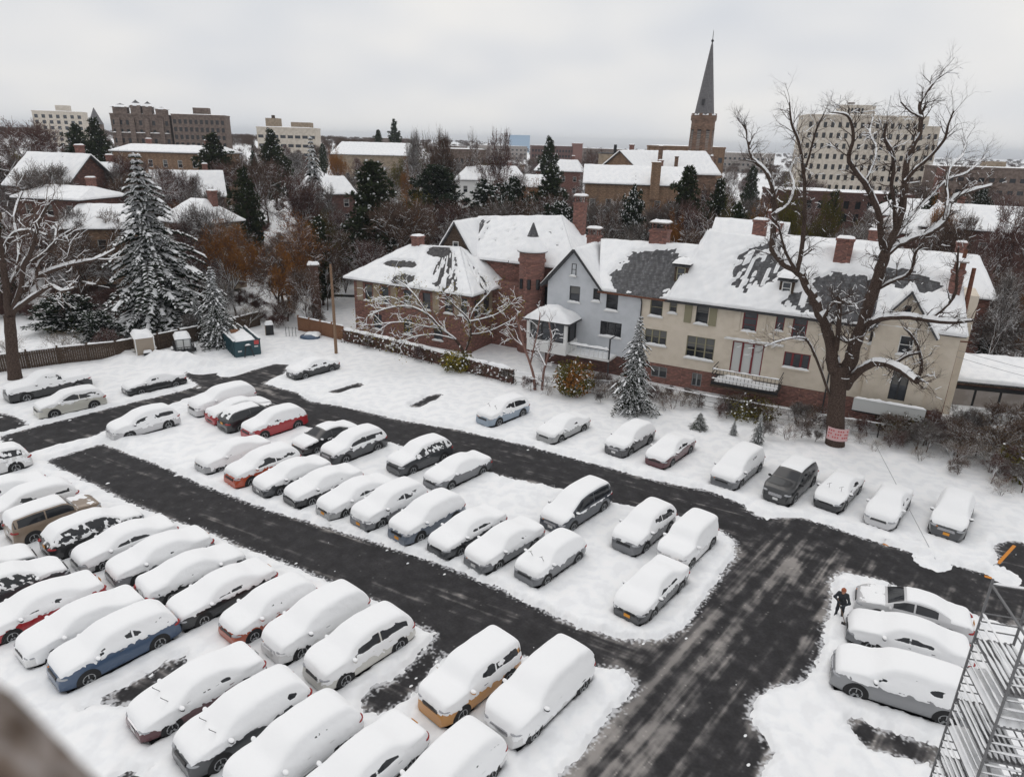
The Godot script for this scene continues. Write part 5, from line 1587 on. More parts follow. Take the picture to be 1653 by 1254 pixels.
func background_houses() -> void:
	simple_house("house", "brown gabled house with snowy roof at the left edge", Vector3(-64.2, 5.7, -100.0), -15, 10.0, 9.0, 7.2, 4.2, 0.0, M.dark_brick, M.slate, 0.12, 1, 3, 2)
	simple_house("house", "house with pale snowy roof right of the brown gabled one", Vector3(-67.7, 6.1, -112.0), 10, 11.0, 8.0, 6.2, 3.2, 2.0, M.dark_brick, M.slate, 0.05, 1, 3, 2)
	simple_house("house", "low dark house with flat snowy roof behind the left tree", Vector3(-58.4, 3.8, -92.0), -10, 9.0, 8.0, 8.3, 1.2, 1.5, M.dark_brick, M.slate, 0.00, 1, 3, 3)
	simple_house("house", "house with snowy roof half hidden behind the tall spruce", Vector3(-51.8, 2.2, -88.0), 15, 9.0, 8.0, 6.9, 2.4, 2.0, M.tan_brick, M.slate, 0.10, 0, 3, 2)
	simple_house("house", "stone house with hipped snowy roof and brick chimney beside the orange tree", Vector3(-40.9, 0.9, -90.0), -30, 7.0, 6.5, 8.8, 2.6, 2.6, M.tan_wall, M.slate, 0.03, 1, 2, 3)
	simple_house("house", "red gabled house behind the dark pine", Vector3(-58.3, 6.0, -125.0), 25, 11.0, 9.0, 4.0, 4.0, 0.0, M.dark_brick, M.slate, 0.05, 1, 3, 1)
	simple_house("house", "tan house with parapet behind brown trees left of centre", Vector3(-71.3, 6.1, -150.0), -5, 22.0, 10.0, 10.4, 1.2, 1.5, M.tan_brick, M.slate, 0.00, 2, 7, 3)
	simple_house("house", "white cupola house between evergreens", Vector3(-9.5, -0.4, -160.0), 0, 8.0, 8.0, 12.6, 2.5, 2.5, M.white_paint, M.slate, 0.00, 0, 2, 4)
	simple_house("house", "snowy roofed house left of the dark evergreen", Vector3(-37.9, 1.1, -140.0), 20, 10.0, 8.0, 8.8, 3.0, 2.0, M.dark_brick, M.slate, 0.00, 0, 3, 3)
	simple_house("house", "snow roofed house behind the cream house, left of its tallest roof", Vector3(25.9, -0.4, -77.0), -28, 7.0, 7.0, 9.6, 3.6, 0.0, M.cream_stucco, M.slate, 0.00, 1, 2, 3)
	simple_house("house", "long snow roofed house behind the great tree", Vector3(31.9, -0.4, -72.0), -28, 16.0, 8.0, 8.5, 3.6, 2.0, M.brick, M.slate, 0.03, 2, 5, 3)
	simple_house("house", "snow roofed house behind the right gable", Vector3(41.7, -0.4, -72.0), -28, 14.0, 8.0, 7.7, 3.4, 2.0, M.brick, M.slate, 0.05, 2, 4, 2)
	simple_house("house", "red brick house with domed snowy roof behind the great tree", Vector3(60.6, -0.4, -105.0), -20, 11.0, 9.0, 9.7, 3.0, 3.5, M.brick, M.slate, 0.00, 1, 3, 3)
	simple_house("house", "red brick house with orange end wall right of the great tree", Vector3(73.2, -0.4, -130.0), -10, 12.0, 9.0, 10.1, 2.6, 3.0, M.brick, M.slate, 0.00, 1, 4, 3)
	simple_house("house", "snowy roofed house right of the hospital", Vector3(84.5, -0.4, -160.0), 10, 12.0, 9.0, 7.5, 3.4, 2.0, M.brick, M.slate, 0.00, 1, 4, 2)
	simple_house("house", "brick terrace at the right edge behind bare trees", Vector3(70.5, -0.4, -100.0), -28, 22.0, 9.0, 10.8, 3.0, 2.0, M.dark_brick, M.slate, 0.05, 2, 7, 3)
	simple_house("house", "small tan house behind the left roofs of the church hall", Vector3(2.0, -0.4, -170.0), 0, 11.0, 8.0, 10.9, 2.5, 2.0, M.tan_brick, M.slate, 0.00, 0, 3, 3)
	simple_house("house", "low snow roofed house left of the spreading pine", Vector3(-6.0, -0.4, -190.0), 12, 14.0, 9.0, 11.5, 3.0, 2.0, M.tan_brick, M.slate, 0.00, 1, 4, 3)
	simple_house("house", "snowy roofed brick house left of the church", Vector3(12.3, -0.4, -210.0), -10, 13.0, 9.0, 13.1, 3.0, 2.0, M.brick, M.slate, 0.00, 1, 4, 4)
	simple_house("house", "snowy roofed house far behind the spruce", Vector3(-86.5, 6.1, -170.0), -20, 12.0, 9.0, 3.8, 3.5, 2.0, M.dark_brick, M.slate, 0.00, 1, 4, 1)
	simple_house("house", "snowy roofed house below the dark apartment block", Vector3(-107.2, 6.1, -200.0), 15, 13.0, 9.0, 6.1, 3.5, 2.0, M.dark_brick, M.slate, 0.00, 1, 4, 2)

# ---------------------------------------------------------------- fences and walls

func fence_run(label: String, pts: Array, high: float, m: Material, bay: float, called := "wooden_fence") -> void:
	var o := thing(called, label, "fence", Vector3(pts[0][0], 0, pts[0][1]))
	var org := o.position
	for i in pts.size() - 1:
		var a := Vector3(pts[i][0], 0, pts[i][1]) - org
		var b := Vector3(pts[i + 1][0], 0, pts[i + 1][1]) - org
		var n := maxi(1, int(round(a.distance_to(b) / bay)))
		for k in n:
			var p := a.lerp(b, float(k) / n)
			var q := a.lerp(b, float(k + 1) / n)
			var d := (q - p).normalized()
			var g := MB.new()
			var planks := int(p.distance_to(q) / 0.17)
			for s in planks:
				var c := p.lerp(q, (s + 0.5) / planks)
				var hh := high - 0.03 + 0.03 * sin(s * 2.7 + k)
				g.box(c + Vector3(0, hh / 2, 0), Vector3(0.17, hh, 0.03 + 0.010 * (s % 2)), Basis(d, Vector3.UP, d.cross(Vector3.UP)))
			part(o, "panel", g.mesh(), m)
			var r := MB.new()
			for y in [0.35, high - 0.3]:
				r.bar(p + Vector3(0, y, 0) - d.cross(Vector3.UP) * -0.06, q + Vector3(0, y, 0) - d.cross(Vector3.UP) * -0.06, 0.05, 0.09)
			part(o, "rail", r.mesh(), m)
			var post := MB.new()
			post.box(p + Vector3(0, high / 2 + 0.08, 0), Vector3(0.14, high + 0.16, 0.14), Basis(d, Vector3.UP, d.cross(Vector3.UP)))
			part(o, "post", post.mesh(), m)
			part(o, "snow_cap", snow_bar(p + Vector3(0, high, 0), q + Vector3(0, high, 0), 0.24, 0.14), M.snow)

func boundary() -> void:
	fence_run("dark weathered plank fence along the left side of the lot", [[-46.9, -54.6], [-41.3, -58.8], [-37.3, -61.1], [-34.8, -64.0], [-31.0, -69.3], [-28.5, -74.2]], 1.75, M.timber, 2.5)
	fence_run("plain brown board fence beside the wooden pole", [[-23.6, -72.4], [-17.8, -69.0]], 1.75, M.brown_plank, 1.9, "board_fence")
	# ivy wall with its roll of snow
	var w := thing("ivy_wall", "ivy-grown wall with thick snow on top in front of the brick house", "wall", Vector3(-17.8, 0, -69.0))
	var pts := [Vector3(0, 0, 0), Vector3(6.2, 0, 3.8), Vector3(13.3, 0, 8.8), Vector3(17.9, 0, 12.0)]
	var st := MB.new()
	for i in 3:
		var a: Vector3 = pts[i]
		var b: Vector3 = pts[i + 1]
		var g := MB.new()
		g.bar(a + Vector3(0, 0.7, 0), b + Vector3(0, 0.7, 0), 0.3, 1.4)
		part(w, "wall_section", g.mesh(), M.dark_brick)
		part(w, "snow_cap", snow_bar(a + Vector3(0, 1.4, 0), b + Vector3(0, 1.4, 0), 0.55, 0.3), M.snow)
		var lv := MB.new()
		var n := int(a.distance_to(b) * 90)
		for k in n:
			var c := a.lerp(b, rng.randf()) + Vector3(rng.randf_range(-0.5, 0.5), rng.randf_range(0.15, 1.5), rng.randf_range(-0.2, 0.65))
			leaf(lv, c, rng.randf_range(0.07, 0.14))
			if k % 7 == 0:
				leaf(st, c + Vector3(0, 0.1, 0.1), 0.16)
		part(w, "ivy", lv.mesh(), M.ivy)
	part(w, "snow_fleck", st.mesh(), M.snow)
	# rail fence beyond it
	var f := thing("rail_fence", "low wire fence with snow on its top rail below the cream house", "fence", Vector3(0.1, 0, -56.9))
	var q := [Vector3(0, 0, 0), Vector3(4.0, 0, 1.5), Vector3(11.2, 0, 2.2), Vector3(15.3, 0, 4.6), Vector3(24.4, 0, 8.7), Vector3(30.4, 0, 11.0), Vector3(35.5, 0, 14.5)]
	for i in q.size() - 1:
		var a: Vector3 = q[i]
		var b: Vector3 = q[i + 1]
		var r := MB.new()
		for y in [0.4, 0.8, 1.3]:
			r.bar(a + Vector3(0, y, 0), b + Vector3(0, y, 0), 0.03, 0.03)
		part(f, "wire", r.mesh(), M.grey_metal)
		part(f, "rail_snow", snow_bar(a + Vector3(0, 1.32, 0), b + Vector3(0, 1.32, 0), 0.14, 0.1), M.snow)
		var n := maxi(1, int(a.distance_to(b) / 2.4))
		for k in n:
			part(f, "post", mesh_box(a.lerp(b, float(k) / n) + Vector3(0, 0.68, 0), Vector3(0.07, 1.36, 0.07)), M.iron)

# ---------------------------------------------------------------- far buildings

func block(called: String, label: String, cat: String, at: Vector3, turn: float, w: float, d: float, h: float, m: Material, floors: int, bays: int, ww: float, wh: float, gm: Material, base := 0.0, parapet := true) -> Node3D:
	var o := thing(called, label, cat, at, deg_to_rad(turn))
	part(o, "core", mesh_box(Vector3(0, h / 2, -0.3), Vector3(w - 0.1, h, d - 0.5)), m)
	var fh := (h - base - 1.2) / maxf(floors, 1)
	for side in ([0, 1, -1] if floors > 0 else []):
		var lw := w if side == 0 else d
		var nb := bays if side == 0 else maxi(2, int(bays * d / w))
		var holes := []
		for j in floors:
			for i in nb:
				holes.append([-lw / 2 + (i + 0.5) * lw / nb - ww / 2, base + 0.8 + j * fh, ww, wh])
		var face := Node3D.new()
		face.name = "facade"
		o.add_child(face, true)
		face.position = Vector3(0, 0, d / 2) if side == 0 else Vector3(side * w / 2, 0, -0.05)
		face.rotation.y = side * PI / 2
		wall(face, "facade_wall", -lw / 2, lw / 2, 0, h, holes, m, 0.0, 0.35)
		var bm := mesh_box(Vector3.ZERO, Vector3(ww, wh, 0.04))
		for q in holes:
			part(face, "window", bm, gm, Vector3(q[0] + ww / 2, q[1] + wh / 2, -0.3))
	if parapet:
		part(o, "parapet", mesh_box(Vector3(0, h + 0.15, 0), Vector3(w + 0.3, 0.5, d + 0.3)), m)
	part(o, "roof_snow", mound(Vector3(0, h + 0.4, 0), w, d, 0.3), M.snow)
	return o

func far_buildings() -> void:
	# the pale hospital slab
	var o := block("hospital_block", "tall pale office block with rows of dark windows behind the great tree", "office block", Vector3(130.5, 0, -281), -9, 42.0, 16, 32.6, M.pale_concrete, 8, 16, 1.25, 1.9, M.glass, 1.5)
	var ph := part(o, "penthouse", mesh_box(Vector3(-2.0, 34.6, -2), Vector3(12, 4.4, 8)), M.pale_concrete)
	for i in 5:
		part(ph, "window", mesh_box(Vector3(-5.5 + i * 1.2, 34.8, 2.02), Vector3(0.7, 1.8, 0.1)), M.glass)
	part(ph, "penthouse_snow", mound(Vector3(-2.0, 36.8, -2), 12.2, 8.2, 0.3), M.snow)
	part(ph, "vent", mesh_box(Vector3(-4.0, 37.4, -2), Vector3(2.2, 0.9, 2)), M.grey_concrete)
	part(o, "cornice", mesh_box(Vector3(0, 30.9, 8.08), Vector3(42.2, 0.35, 0.4)), M.pale_concrete)
	for x in [-8.0, 10.0, 16.0]:
		part(o, "mast", mesh_box(Vector3(x, 36.5, -3), Vector3(0.15, 8, 0.15)), M.grey_metal)
	block("hospital_wing", "lower pale wing at the right end of the tall office block", "office block", Vector3(155.0, 0, -283), -9, 9.0, 14, 29.5, M.pale_concrete, 7, 4, 1.2, 1.9, M.glass, 1.5)
	part(get_node("hospital_wing"), "roof_hut", mesh_box(Vector3(-1, 31.4, 0), Vector3(5, 3.4, 5)), M.pale_concrete)
	church()
	# parish hall with its gables
	var h := simple_house("parish_hall", "tan brick hall with long snowy roof below the church spire", Vector3(21.5, -0.3, -133), -6, 17.5, 11, 14.0, 2.9, 0.0, M.tan_brick, M.slate, 0.10, 1, 6, 3)
	chimney(h, Vector3(3.6, 11.5, 5.6), 1.6, 1.2, 6.4, M.tan_brick)
	simple_house("parish_hall", "tan gabled hall between the parish hall and the church", Vector3(23.5, -0.3, -152), 62, 12, 9, 15.3, 4.2, 0.0, M.tan_brick, M.slate, 0.0, 1, 4, 3)
	var t := thing("low_hall", "flat tan building with dark roof vents left of the church roof", "building", Vector3(20.5, 0, -158))
	part(t, "wall", mesh_box(Vector3(0, 9.2, 0), Vector3(5.2, 18.4, 6)), M.tan_wall)
	part(t, "coping", mesh_box(Vector3(0, 18.5, 0), Vector3(5.5, 0.25, 6.3)), M.dark_frame)
	part(t, "vent_pipe", mesh_box(Vector3(0.6, 19.4, 0), Vector3(0.6, 1.8, 0.6)), M.iron)
	# long tan hall
	simple_house("long_hall", "long tan windowless hall with pale snowy roof on the skyline", Vector3(-46.5, 0, -236), 8, 27, 16, 15.2, 3.6, 3.0, M.tan_wall, M.slate, 0.0, 0, 9, 2)
	block("brown_building", "dark brown building behind the tall bare trees", "building", Vector3(-20.5, 0, -262), 4, 17, 10, 17.0, M.brown_facade, 4, 9, 0.9, 1.5, M.glass)
	# apartments on the hill
	var p := block("pale_block", "pale flat-topped block with two roof huts left of centre", "apartment block", Vector3(-96, 8, -303), 6, 23.5, 12, 15.0, M.pale_concrete, 4, 8, 2.2, 1.2, M.grey_glass)
	part(p, "roof_hut", mesh_box(Vector3(-6, 17.0, 0), Vector3(5.2, 3.6, 6)), M.tan_wall)
	part(p, "roof_hut", mesh_box(Vector3(5.5, 16.3, 0), Vector3(8, 2.4, 6)), M.tan_wall)
	part(p, "tank", mesh_box(Vector3(-6, 19.3, 0), Vector3(1.2, 1.4, 1.2)), M.timber)
	var v := block("dark_apartments", "dark brick turreted apartment block on the hill at left", "apartment block", Vector3(-156, 8, -303), 14, 22, 14, 18.5, M.brown_facade, 5, 9, 1.1, 1.8, M.glass)
	for q in [[-7.0, 6.6, 2.6], [-1.2, 4.6, 4.0], [3.2, 4.2, 3.6], [8.2, 5.0, 1.8]]:
		part(v, "turret", mesh_box(Vector3(q[0], 19.4 + q[2] * 0.25, 5.2), Vector3(q[1] * 0.8, q[2] * 0.5 + 1.5, 4.0)), M.brown_facade)
		var tr := MB.new()
		tr.lathe(Vector3(q[0], 20.0 + q[2] * 0.45, 5.2), [[q[1] * 0.62, 0.0], [q[1] * 0.5, 0.6], [0.3, q[2] * 0.55], [0.05, q[2] * 0.62]], 4)
		part(v, "turret_roof", tr.mesh(), M.slate)
		var ts := MB.new()
		ts.lathe(Vector3(q[0], 20.1 + q[2] * 0.45, 5.25), [[q[1] * 0.60, 0.0], [q[1] * 0.46, 0.7], [0.6, q[2] * 0.42]], 4)
		part(v, "turret_snow", ts.mesh(), M.snow)
	for y in [6.0, 11.5]:
		part(v, "ledge", mesh_box(Vector3(0, y, 7.4), Vector3(22.2, 0.3, 1.2)), M.brown_facade)
		part(v, "ledge_snow", snow_bar(Vector3(-11, y + 0.15, 7.5), Vector3(11, y + 0.15, 7.5), 1.0, 0.35), M.snow)
	for i in 4:
		part(v, "bay", mesh_box(Vector3(-8.4 + i * 5.4, 9, 7.6), Vector3(1.8, 17, 1.2)), M.brown_facade)
	var sb := block("slab_apartments", "brown slab apartment block right of the turreted one", "apartment block", Vector3(-133.5, 8, -306), 12, 20.5, 12, 19.0, M.brown_facade, 6, 10, 1.2, 1.7, M.glass)
	part(sb, "roof_hut", mesh_box(Vector3(0.5, 20.6, 0), Vector3(6, 3.0, 5)), M.brown_facade)
	var wt := block("white_tower", "pale apartment tower at far left on the hill", "apartment block", Vector3(-267, 10, -424), 20, 25, 14, 19.5, M.pale_concrete, 6, 7, 1.8, 1.9, M.grey_glass)
	part(wt, "roof_hut", mesh_box(Vector3(2, 21.5, 0), Vector3(7, 3.4, 5)), M.pale_concrete)
	var ct := thing("pointed_turret", "dark pointed turret on the hill between pines", "tower", Vector3(-204.5, 8, -351))
	part(ct, "wall", mesh_box(Vector3(0, 7.5, 0), Vector3(4.6, 15, 4.6)), M.brown_facade)
	var cone := MB.new()
	cone.lathe(Vector3(0, 15, 0), [[3.4, 0], [3.2, 0.4], [0.1, 7.4]], 8)
	part(ct, "turret_roof", cone.mesh(), M.spire_slate)
	# the middle distance
	block("blue_tower", "pale blue glass tower far away on the horizon", "tower", Vector3(0.8, 0, -1500), 5, 42, 20, 33.0, M.sky_blue_tower, 0, 0, 1, 1, M.glass)
	block("red_brick_works", "long red brick building on the horizon left of the church", "building", Vector3(27.5, 0, -600), 4, 35, 14, 17.6, M.dark_brick, 4, 14, 1.5, 2.0, M.glass)
	block("red_brick_tower", "square red brick tower at the end of the long brick building", "tower", Vector3(48.2, 0, -596), 4, 8, 8, 20.0, M.brick, 0, 0, 1, 1, M.glass)
	block("church_school", "tan brick school behind the church tower", "building", Vector3(52, 0, -226), -7, 23, 9, 20.0, M.tan_brick, 5, 10, 1.2, 1.5, M.grey_glass)
	block("orange_end_building", "long brick building with orange end right of the office block", "building", Vector3(152, 0, -236), -12, 30, 12, 16.2, M.brown_facade, 4, 10, 1.8, 1.3, M.glass)
	part(get_node("orange_end_building"), "end_wall", mesh_box(Vector3(-14.0, 8.2, 6.15), Vector3(2.6, 15.8, 0.3)), M.brick)
	part(get_node("orange_end_building"), "roof_hut", mesh_box(Vector3(3, 17.4, 0), Vector3(6, 2.0, 4)), M.tan_wall)
	block("red_terrace", "red brick flat-roofed terrace below the office block, left part", "building", Vector3(60.5, 0, -152), -10, 14.0, 9, 12.0, M.dark_brick, 4, 6, 1.1, 1.6, M.glass)
	block("red_terrace", "red brick flat-roofed terrace below the office block, right part", "building", Vector3(76, 0, -155), -10, 16.5, 9, 11.6, M.dark_brick, 4, 7, 1.1, 1.6, M.glass)
	for q in [[-70, -700, 40, 14.5, "low grey building on the left horizon"], [90, -760, 46, 15.5, "low brown building on the horizon between church and office block"], [-20, -880, 60, 15, "low brick building on the middle horizon"], [200, -640, 50, 16, "low brick building on the right horizon"], [-150, -820, 50, 20, "distant pale hospital on the left horizon"]]:
		block("distant_building", q[4], "building", Vector3(q[0], 0, q[1]), 3, q[2], 14, q[3], M.brown_facade if int(q[0]) % 4 else M.grey_concrete, 3, 12, 2.0, 1.8, M.glass)

func church() -> void:
	var o := thing("church", "stone church with tall slender spire and snowy nave roof", "church", Vector3(50.2, 0, -200), deg_to_rad(-7.0))
	var t := MB.new()
	t.lathe(Vector3.ZERO, [[4.4, 0], [4.2, 16.0], [3.9, 16.4], [3.7, 17.6], [3.35, 18.0], [3.15, 26.8], [3.45, 27.2], [3.45, 28.3], [3.1, 28.35]], 8)
	var tw := part(o, "tower", t.mesh(), M.church_stone)
	var sp := MB.new()
	sp.lathe(Vector3.ZERO, [[2.75, 28.3], [2.55, 29.2], [0.28, 45.6], [0.10, 46.4]], 8)
	part(tw, "spire", sp.mesh(), M.spire_slate)
	var fin := MB.new()
	fin.lathe(Vector3.ZERO, [[0.1, 46.2], [0.42, 46.6], [0.1, 47.0], [0.07, 48.6], [0.02, 49.2]], 6)
	part(tw, "finial", fin.mesh(), M.iron)
	for k in 8:
		var a := TAU * (k + 0.5) / 8
		var n := Vector3(sin(a), 0, cos(a))
		var bs := Basis(Vector3.UP, a)
		var lv := MB.new()
		for j in 12:
			lv.box(Vector3(0, 19.6 + j * 0.42, 0), Vector3(0.95, 0.3, 0.1), Basis(Vector3.RIGHT, 0.5))
		part(tw, "louvre", lv.mesh(), M.grey_concrete, n * 3.02, bs)
		part(tw, "belfry_opening", mesh_box(Vector3(0, 22.0, -0.12), Vector3(1.05, 5.4, 0.2)), M.underbody, n * 3.02, bs)
		part(tw, "opening_arch", mesh_box(Vector3(0, 25.0, 0.0), Vector3(1.3, 0.35, 0.25)), M.church_stone, n * 3.02, bs)
		part(tw, "slit_window", mesh_box(Vector3(0, 14.4, 0), Vector3(0.8, 1.7, 0.1)), M.underbody, n * 3.95, bs)
		part(tw, "ledge_snow", snow_bar(bs * Vector3(-1.3, 18.05, 3.35), bs * Vector3(1.3, 18.05, 3.35), 0.5, 0.5), M.snow)
		part(tw, "battlement", mesh_box(Vector3(0, 28.5, 0), Vector3(0.9, 0.7, 0.4)), M.church_stone, n * 3.15, bs)
		part(tw, "parapet_snow", snow_bar(bs * Vector3(-1.25, 28.4, 2.9), bs * Vector3(1.25, 28.4, 2.9), 0.7, 0.45), M.snow)
		var e := TAU * k / 8
		part(tw, "buttress", mesh_box(Vector3(0, 9.0, 0), Vector3(0.9, 18, 0.9)), M.church_stone, Vector3(sin(e), 0, cos(e)) * 4.1, Basis(Vector3.UP, e))
	part(tw, "spire_light", mesh_box(Vector3(-0.9, 31.6, 2.0), Vector3(0.7, 1.5, 0.6)), M.dark_frame)
	# nave
	var nv := part(o, "nave", mesh_box(Vector3(-9.5, 7.2, 26.5), Vector3(19.5, 14.4, 13.0)), M.church_stone)
	for i in 6:
		part(nv, "nave_window", mesh_box(Vector3(-17.5 + i * 3.1, 8.5, 33.03), Vector3(1.2, 4.5, 0.12)), M.glass)
	roof_plane(o, Vector3(-20, 14.2, 33.8), Vector3(1.2, 14.2, 33.8), Vector3(-2.0, 19.2, 26.5), Vector3(-20, 19.0, 26.5), M.slate, 0.3, [], 0.0, 0.7)
	roof_plane(o, Vector3(1.2, 14.2, 33.8), Vector3(1.2, 14.2, 19.2), Vector3(-2.0, 19.2, 26.5), Vector3(-2.0, 19.2, 26.5), M.slate, 0.3, [], 0.0, 0.7)
	roof_plane(o, Vector3(1.2, 14.2, 19.2), Vector3(-20, 14.2, 19.2), Vector3(-20, 19.0, 26.5), Vector3(-2.0, 19.2, 26.5), M.slate, 0.3, [], 0.0, 0.8)
	var gb := MB.new()
	gb.poly([Vector3(-19.3, 14.2, 20.0), Vector3(-19.3, 14.2, 33.0), Vector3(-19.3, 18.8, 26.5)], Vector3(0.3, 0, 0))
	part(o, "gable", gb.mesh(), M.church_stone)
	chimney(o, Vector3(-13.0, 14.5, 32.0), 1.0, 0.9, 5.8, M.church_stone)
	chimney(o, Vector3(-9.2, 14.5, 32.5), 0.8, 0.7, 3.6, M.church_stone)

# ---------------------------------------------------------------- trees and plants

func leaf(g: MB, c: Vector3, s: float) -> void:
	var a := Vector3(rng.randf_range(-1, 1), rng.randf_range(-1, 1), rng.randf_range(-1, 1)).normalized()
	var b := a.cross(Vector3(rng.randf_range(-1, 1), rng.randf_range(-1, 1), rng.randf_range(-1, 1))).normalized()
	g.quad(c - a * s, c - b * s * 0.5, c + a * s, c + b * s * 0.5)

func stick(g: MB, a: Vector3, b: Vector3, r0: float, r1: float, sides := 3) -> void:
	var d := (b - a).normalized()
	var x := d.cross(Vector3(0.3, 0.2, 0.93))
	if x.length() < 0.1:
		x = d.cross(Vector3.RIGHT)
	x = x.normalized()
	var y := d.cross(x)
	var n := g.v.size()
	for k in sides:
		var an := TAU * k / sides
		var e := x * cos(an) + y * sin(an)
		g.v.append(a + e * r0)
		g.v.append(b + e * r1)
	for k in sides:
		var i := n + k * 2
		var j := n + ((k + 1) % sides) * 2
		g.ix.append(i); g.ix.append(j + 1); g.ix.append(j)
		g.ix.append(i); g.ix.append(i + 1); g.ix.append(j + 1)

func snow_on(g: MB, a: Vector3, b: Vector3, r: float) -> void:
	# a cushion of snow along the upper side of a branch
	var d := b - a
	var flat := Vector2(d.x, d.z).length() / maxf(d.length(), 1e-4)
	if flat < 0.22:
		return
	var side := d.cross(Vector3.UP).normalized()
	var up := side.cross(d).normalized()
	var w := (r * 1.04 + 0.008) * minf(1.0, flat + 0.25)
	var h := (r * 1.1 + 0.028) * flat
	var n := g.v.size()
	for p in [a, b]:
		var c: Vector3 = p + up * r * 0.5
		g.v.append(c + side * w)
		g.v.append(c + side * w * 0.55 + up * h)
		g.v.append(c - side * w * 0.55 + up * h)
		g.v.append(c - side * w)
	for k in 3:
		g.ix.append(n + k); g.ix.append(n + k + 1); g.ix.append(n + k + 5)
		g.ix.append(n + k); g.ix.append(n + k + 5); g.ix.append(n + k + 4)

class Grown:
	var wood := MB.new()
	var twigs := MB.new()
	var snow := MB.new()
	var tips := PackedVector3Array()

func grow(t: Grown, p: Vector3, d: Vector3, length: float, r: float, level: int, last: int, lift: float, snowy: float, kids := 4, spread := 0.75) -> void:
	var steps := 4 if level < 2 else 3 if level < last else 2
	var q := p
	var dir := d
	var pts := PackedVector3Array([p])
	var rad := PackedFloat32Array([r])
	for i in steps:
		dir = (dir + Vector3(rng.randf_range(-1, 1), rng.randf_range(-1, 1) + lift, rng.randf_range(-1, 1)) * (0.16 if level < 2 else 0.24)).normalized()
		q += dir * length / steps
		pts.append(q)
		rad.append(r * lerpf(1.0, 0.45 if level < last else 0.5, (i + 1.0) / steps))
	if level <= 1:
		t.wood.tube(pts, rad, 6, false)
	else:
		for i in steps:
			stick(t.wood if level == 2 else t.twigs, pts[i], pts[i + 1], maxf(rad[i], thin), maxf(rad[i + 1], thin * 0.8))
	if snowy > 0.0 and (level <= 2 or rng.randf() < snowy):
		for i in steps:
			snow_on(t.snow, pts[i], pts[i + 1], rad[i] * (1.0 if level < 3 else 1.3))
	if level >= last:
		t.tips.append(q)
		return
	var n := kids if level > 0 else kids + 1
	for k in n:
		var f := lerpf(0.42, 1.0, (k + rng.randf() * 0.7) / n) if level > 0 else lerpf(0.38, 1.0, (k + rng.randf() * 0.6) / n)
		f = minf(f, 1.0)
		var i := mini(int(f * steps), steps - 1)
		var at := pts[i].lerp(pts[i + 1], f * steps - i)
		var dd := (pts[i + 1] - pts[i]).normalized()
		var ax := dd.cross(Vector3(rng.randf_range(-1, 1), rng.randf_range(-1, 1), rng.randf_range(-1, 1))).normalized()
		var nd := dd.rotated(ax, spread * rng.randf_range(0.6, 1.3))
		nd = (nd + Vector3.UP * lift * 0.35).normalized()
		grow(t, at, nd, length * rng.randf_range(0.55, 0.78), rad[i] * rng.randf_range(0.5, 0.68), level + 1, last, lift, snowy, kids, spread)

var protos := {}
var thin := 0.0

func normalise(t: Grown) -> Transform3D:
	# grown trees are brought to 1 m of height and 1 m of crown, standing at the origin
	var box := AABB(t.wood.v[0], Vector3.ZERO)
	for a in [t.wood.v, t.twigs.v]:
		for p in a:
			box = box.expand(p)
	var w := maxf(maxf(absf(box.position.x), box.end.x), maxf(absf(box.position.z), box.end.z)) * 2.0
	return Transform3D(Basis.from_scale(Vector3(1.0 / w, 1.0 / box.end.y, 1.0 / w)), Vector3.ZERO)

func bare_proto(n: int, snowy: float, leaves: int) -> Dictionary:
	rng.seed = 100 + n * 17 + leaves
	var t := Grown.new()
	if leaves > 0 and n % 2 == 0:
		for k in 5:
			var a := TAU * k / 5.0 + rng.randf()
			grow(t, Vector3.ZERO, Vector3(cos(a) * 0.5, 1.0, sin(a) * 0.5).normalized(), 5.0, 0.11, 1, 4, 0.15, snowy, 4, 0.7)
	else:
		grow(t, Vector3.ZERO, Vector3.UP, 6.0, 0.26, 0, 5, 0.25 if n % 2 else 0.05, snowy, 5 if leaves == 0 else 4, 0.72)
	var lv := MB.new()
	if leaves > 0:
		for p in t.tips:
			if rng.randf() < 0.75:
				for k in (leaves if leaves < 8 else int(13000.0 / t.tips.size()) + 1):
					leaf(lv, p + Vector3(rng.randfn(0, 0.45), rng.randfn(0, 0.4), rng.randfn(0, 0.45)), rng.randf_range(0.06, 0.12) if leaves < 8 else rng.randf_range(0.09, 0.17))
	var xf := normalise(t)
	return {"trunk": t.wood.mesh(), "twigs": t.twigs.mesh(), "snow": t.snow.mesh() if t.snow.v.size() else null, "leaves": lv.mesh() if lv.v.size() else null, "scale": xf.basis.get_scale()}

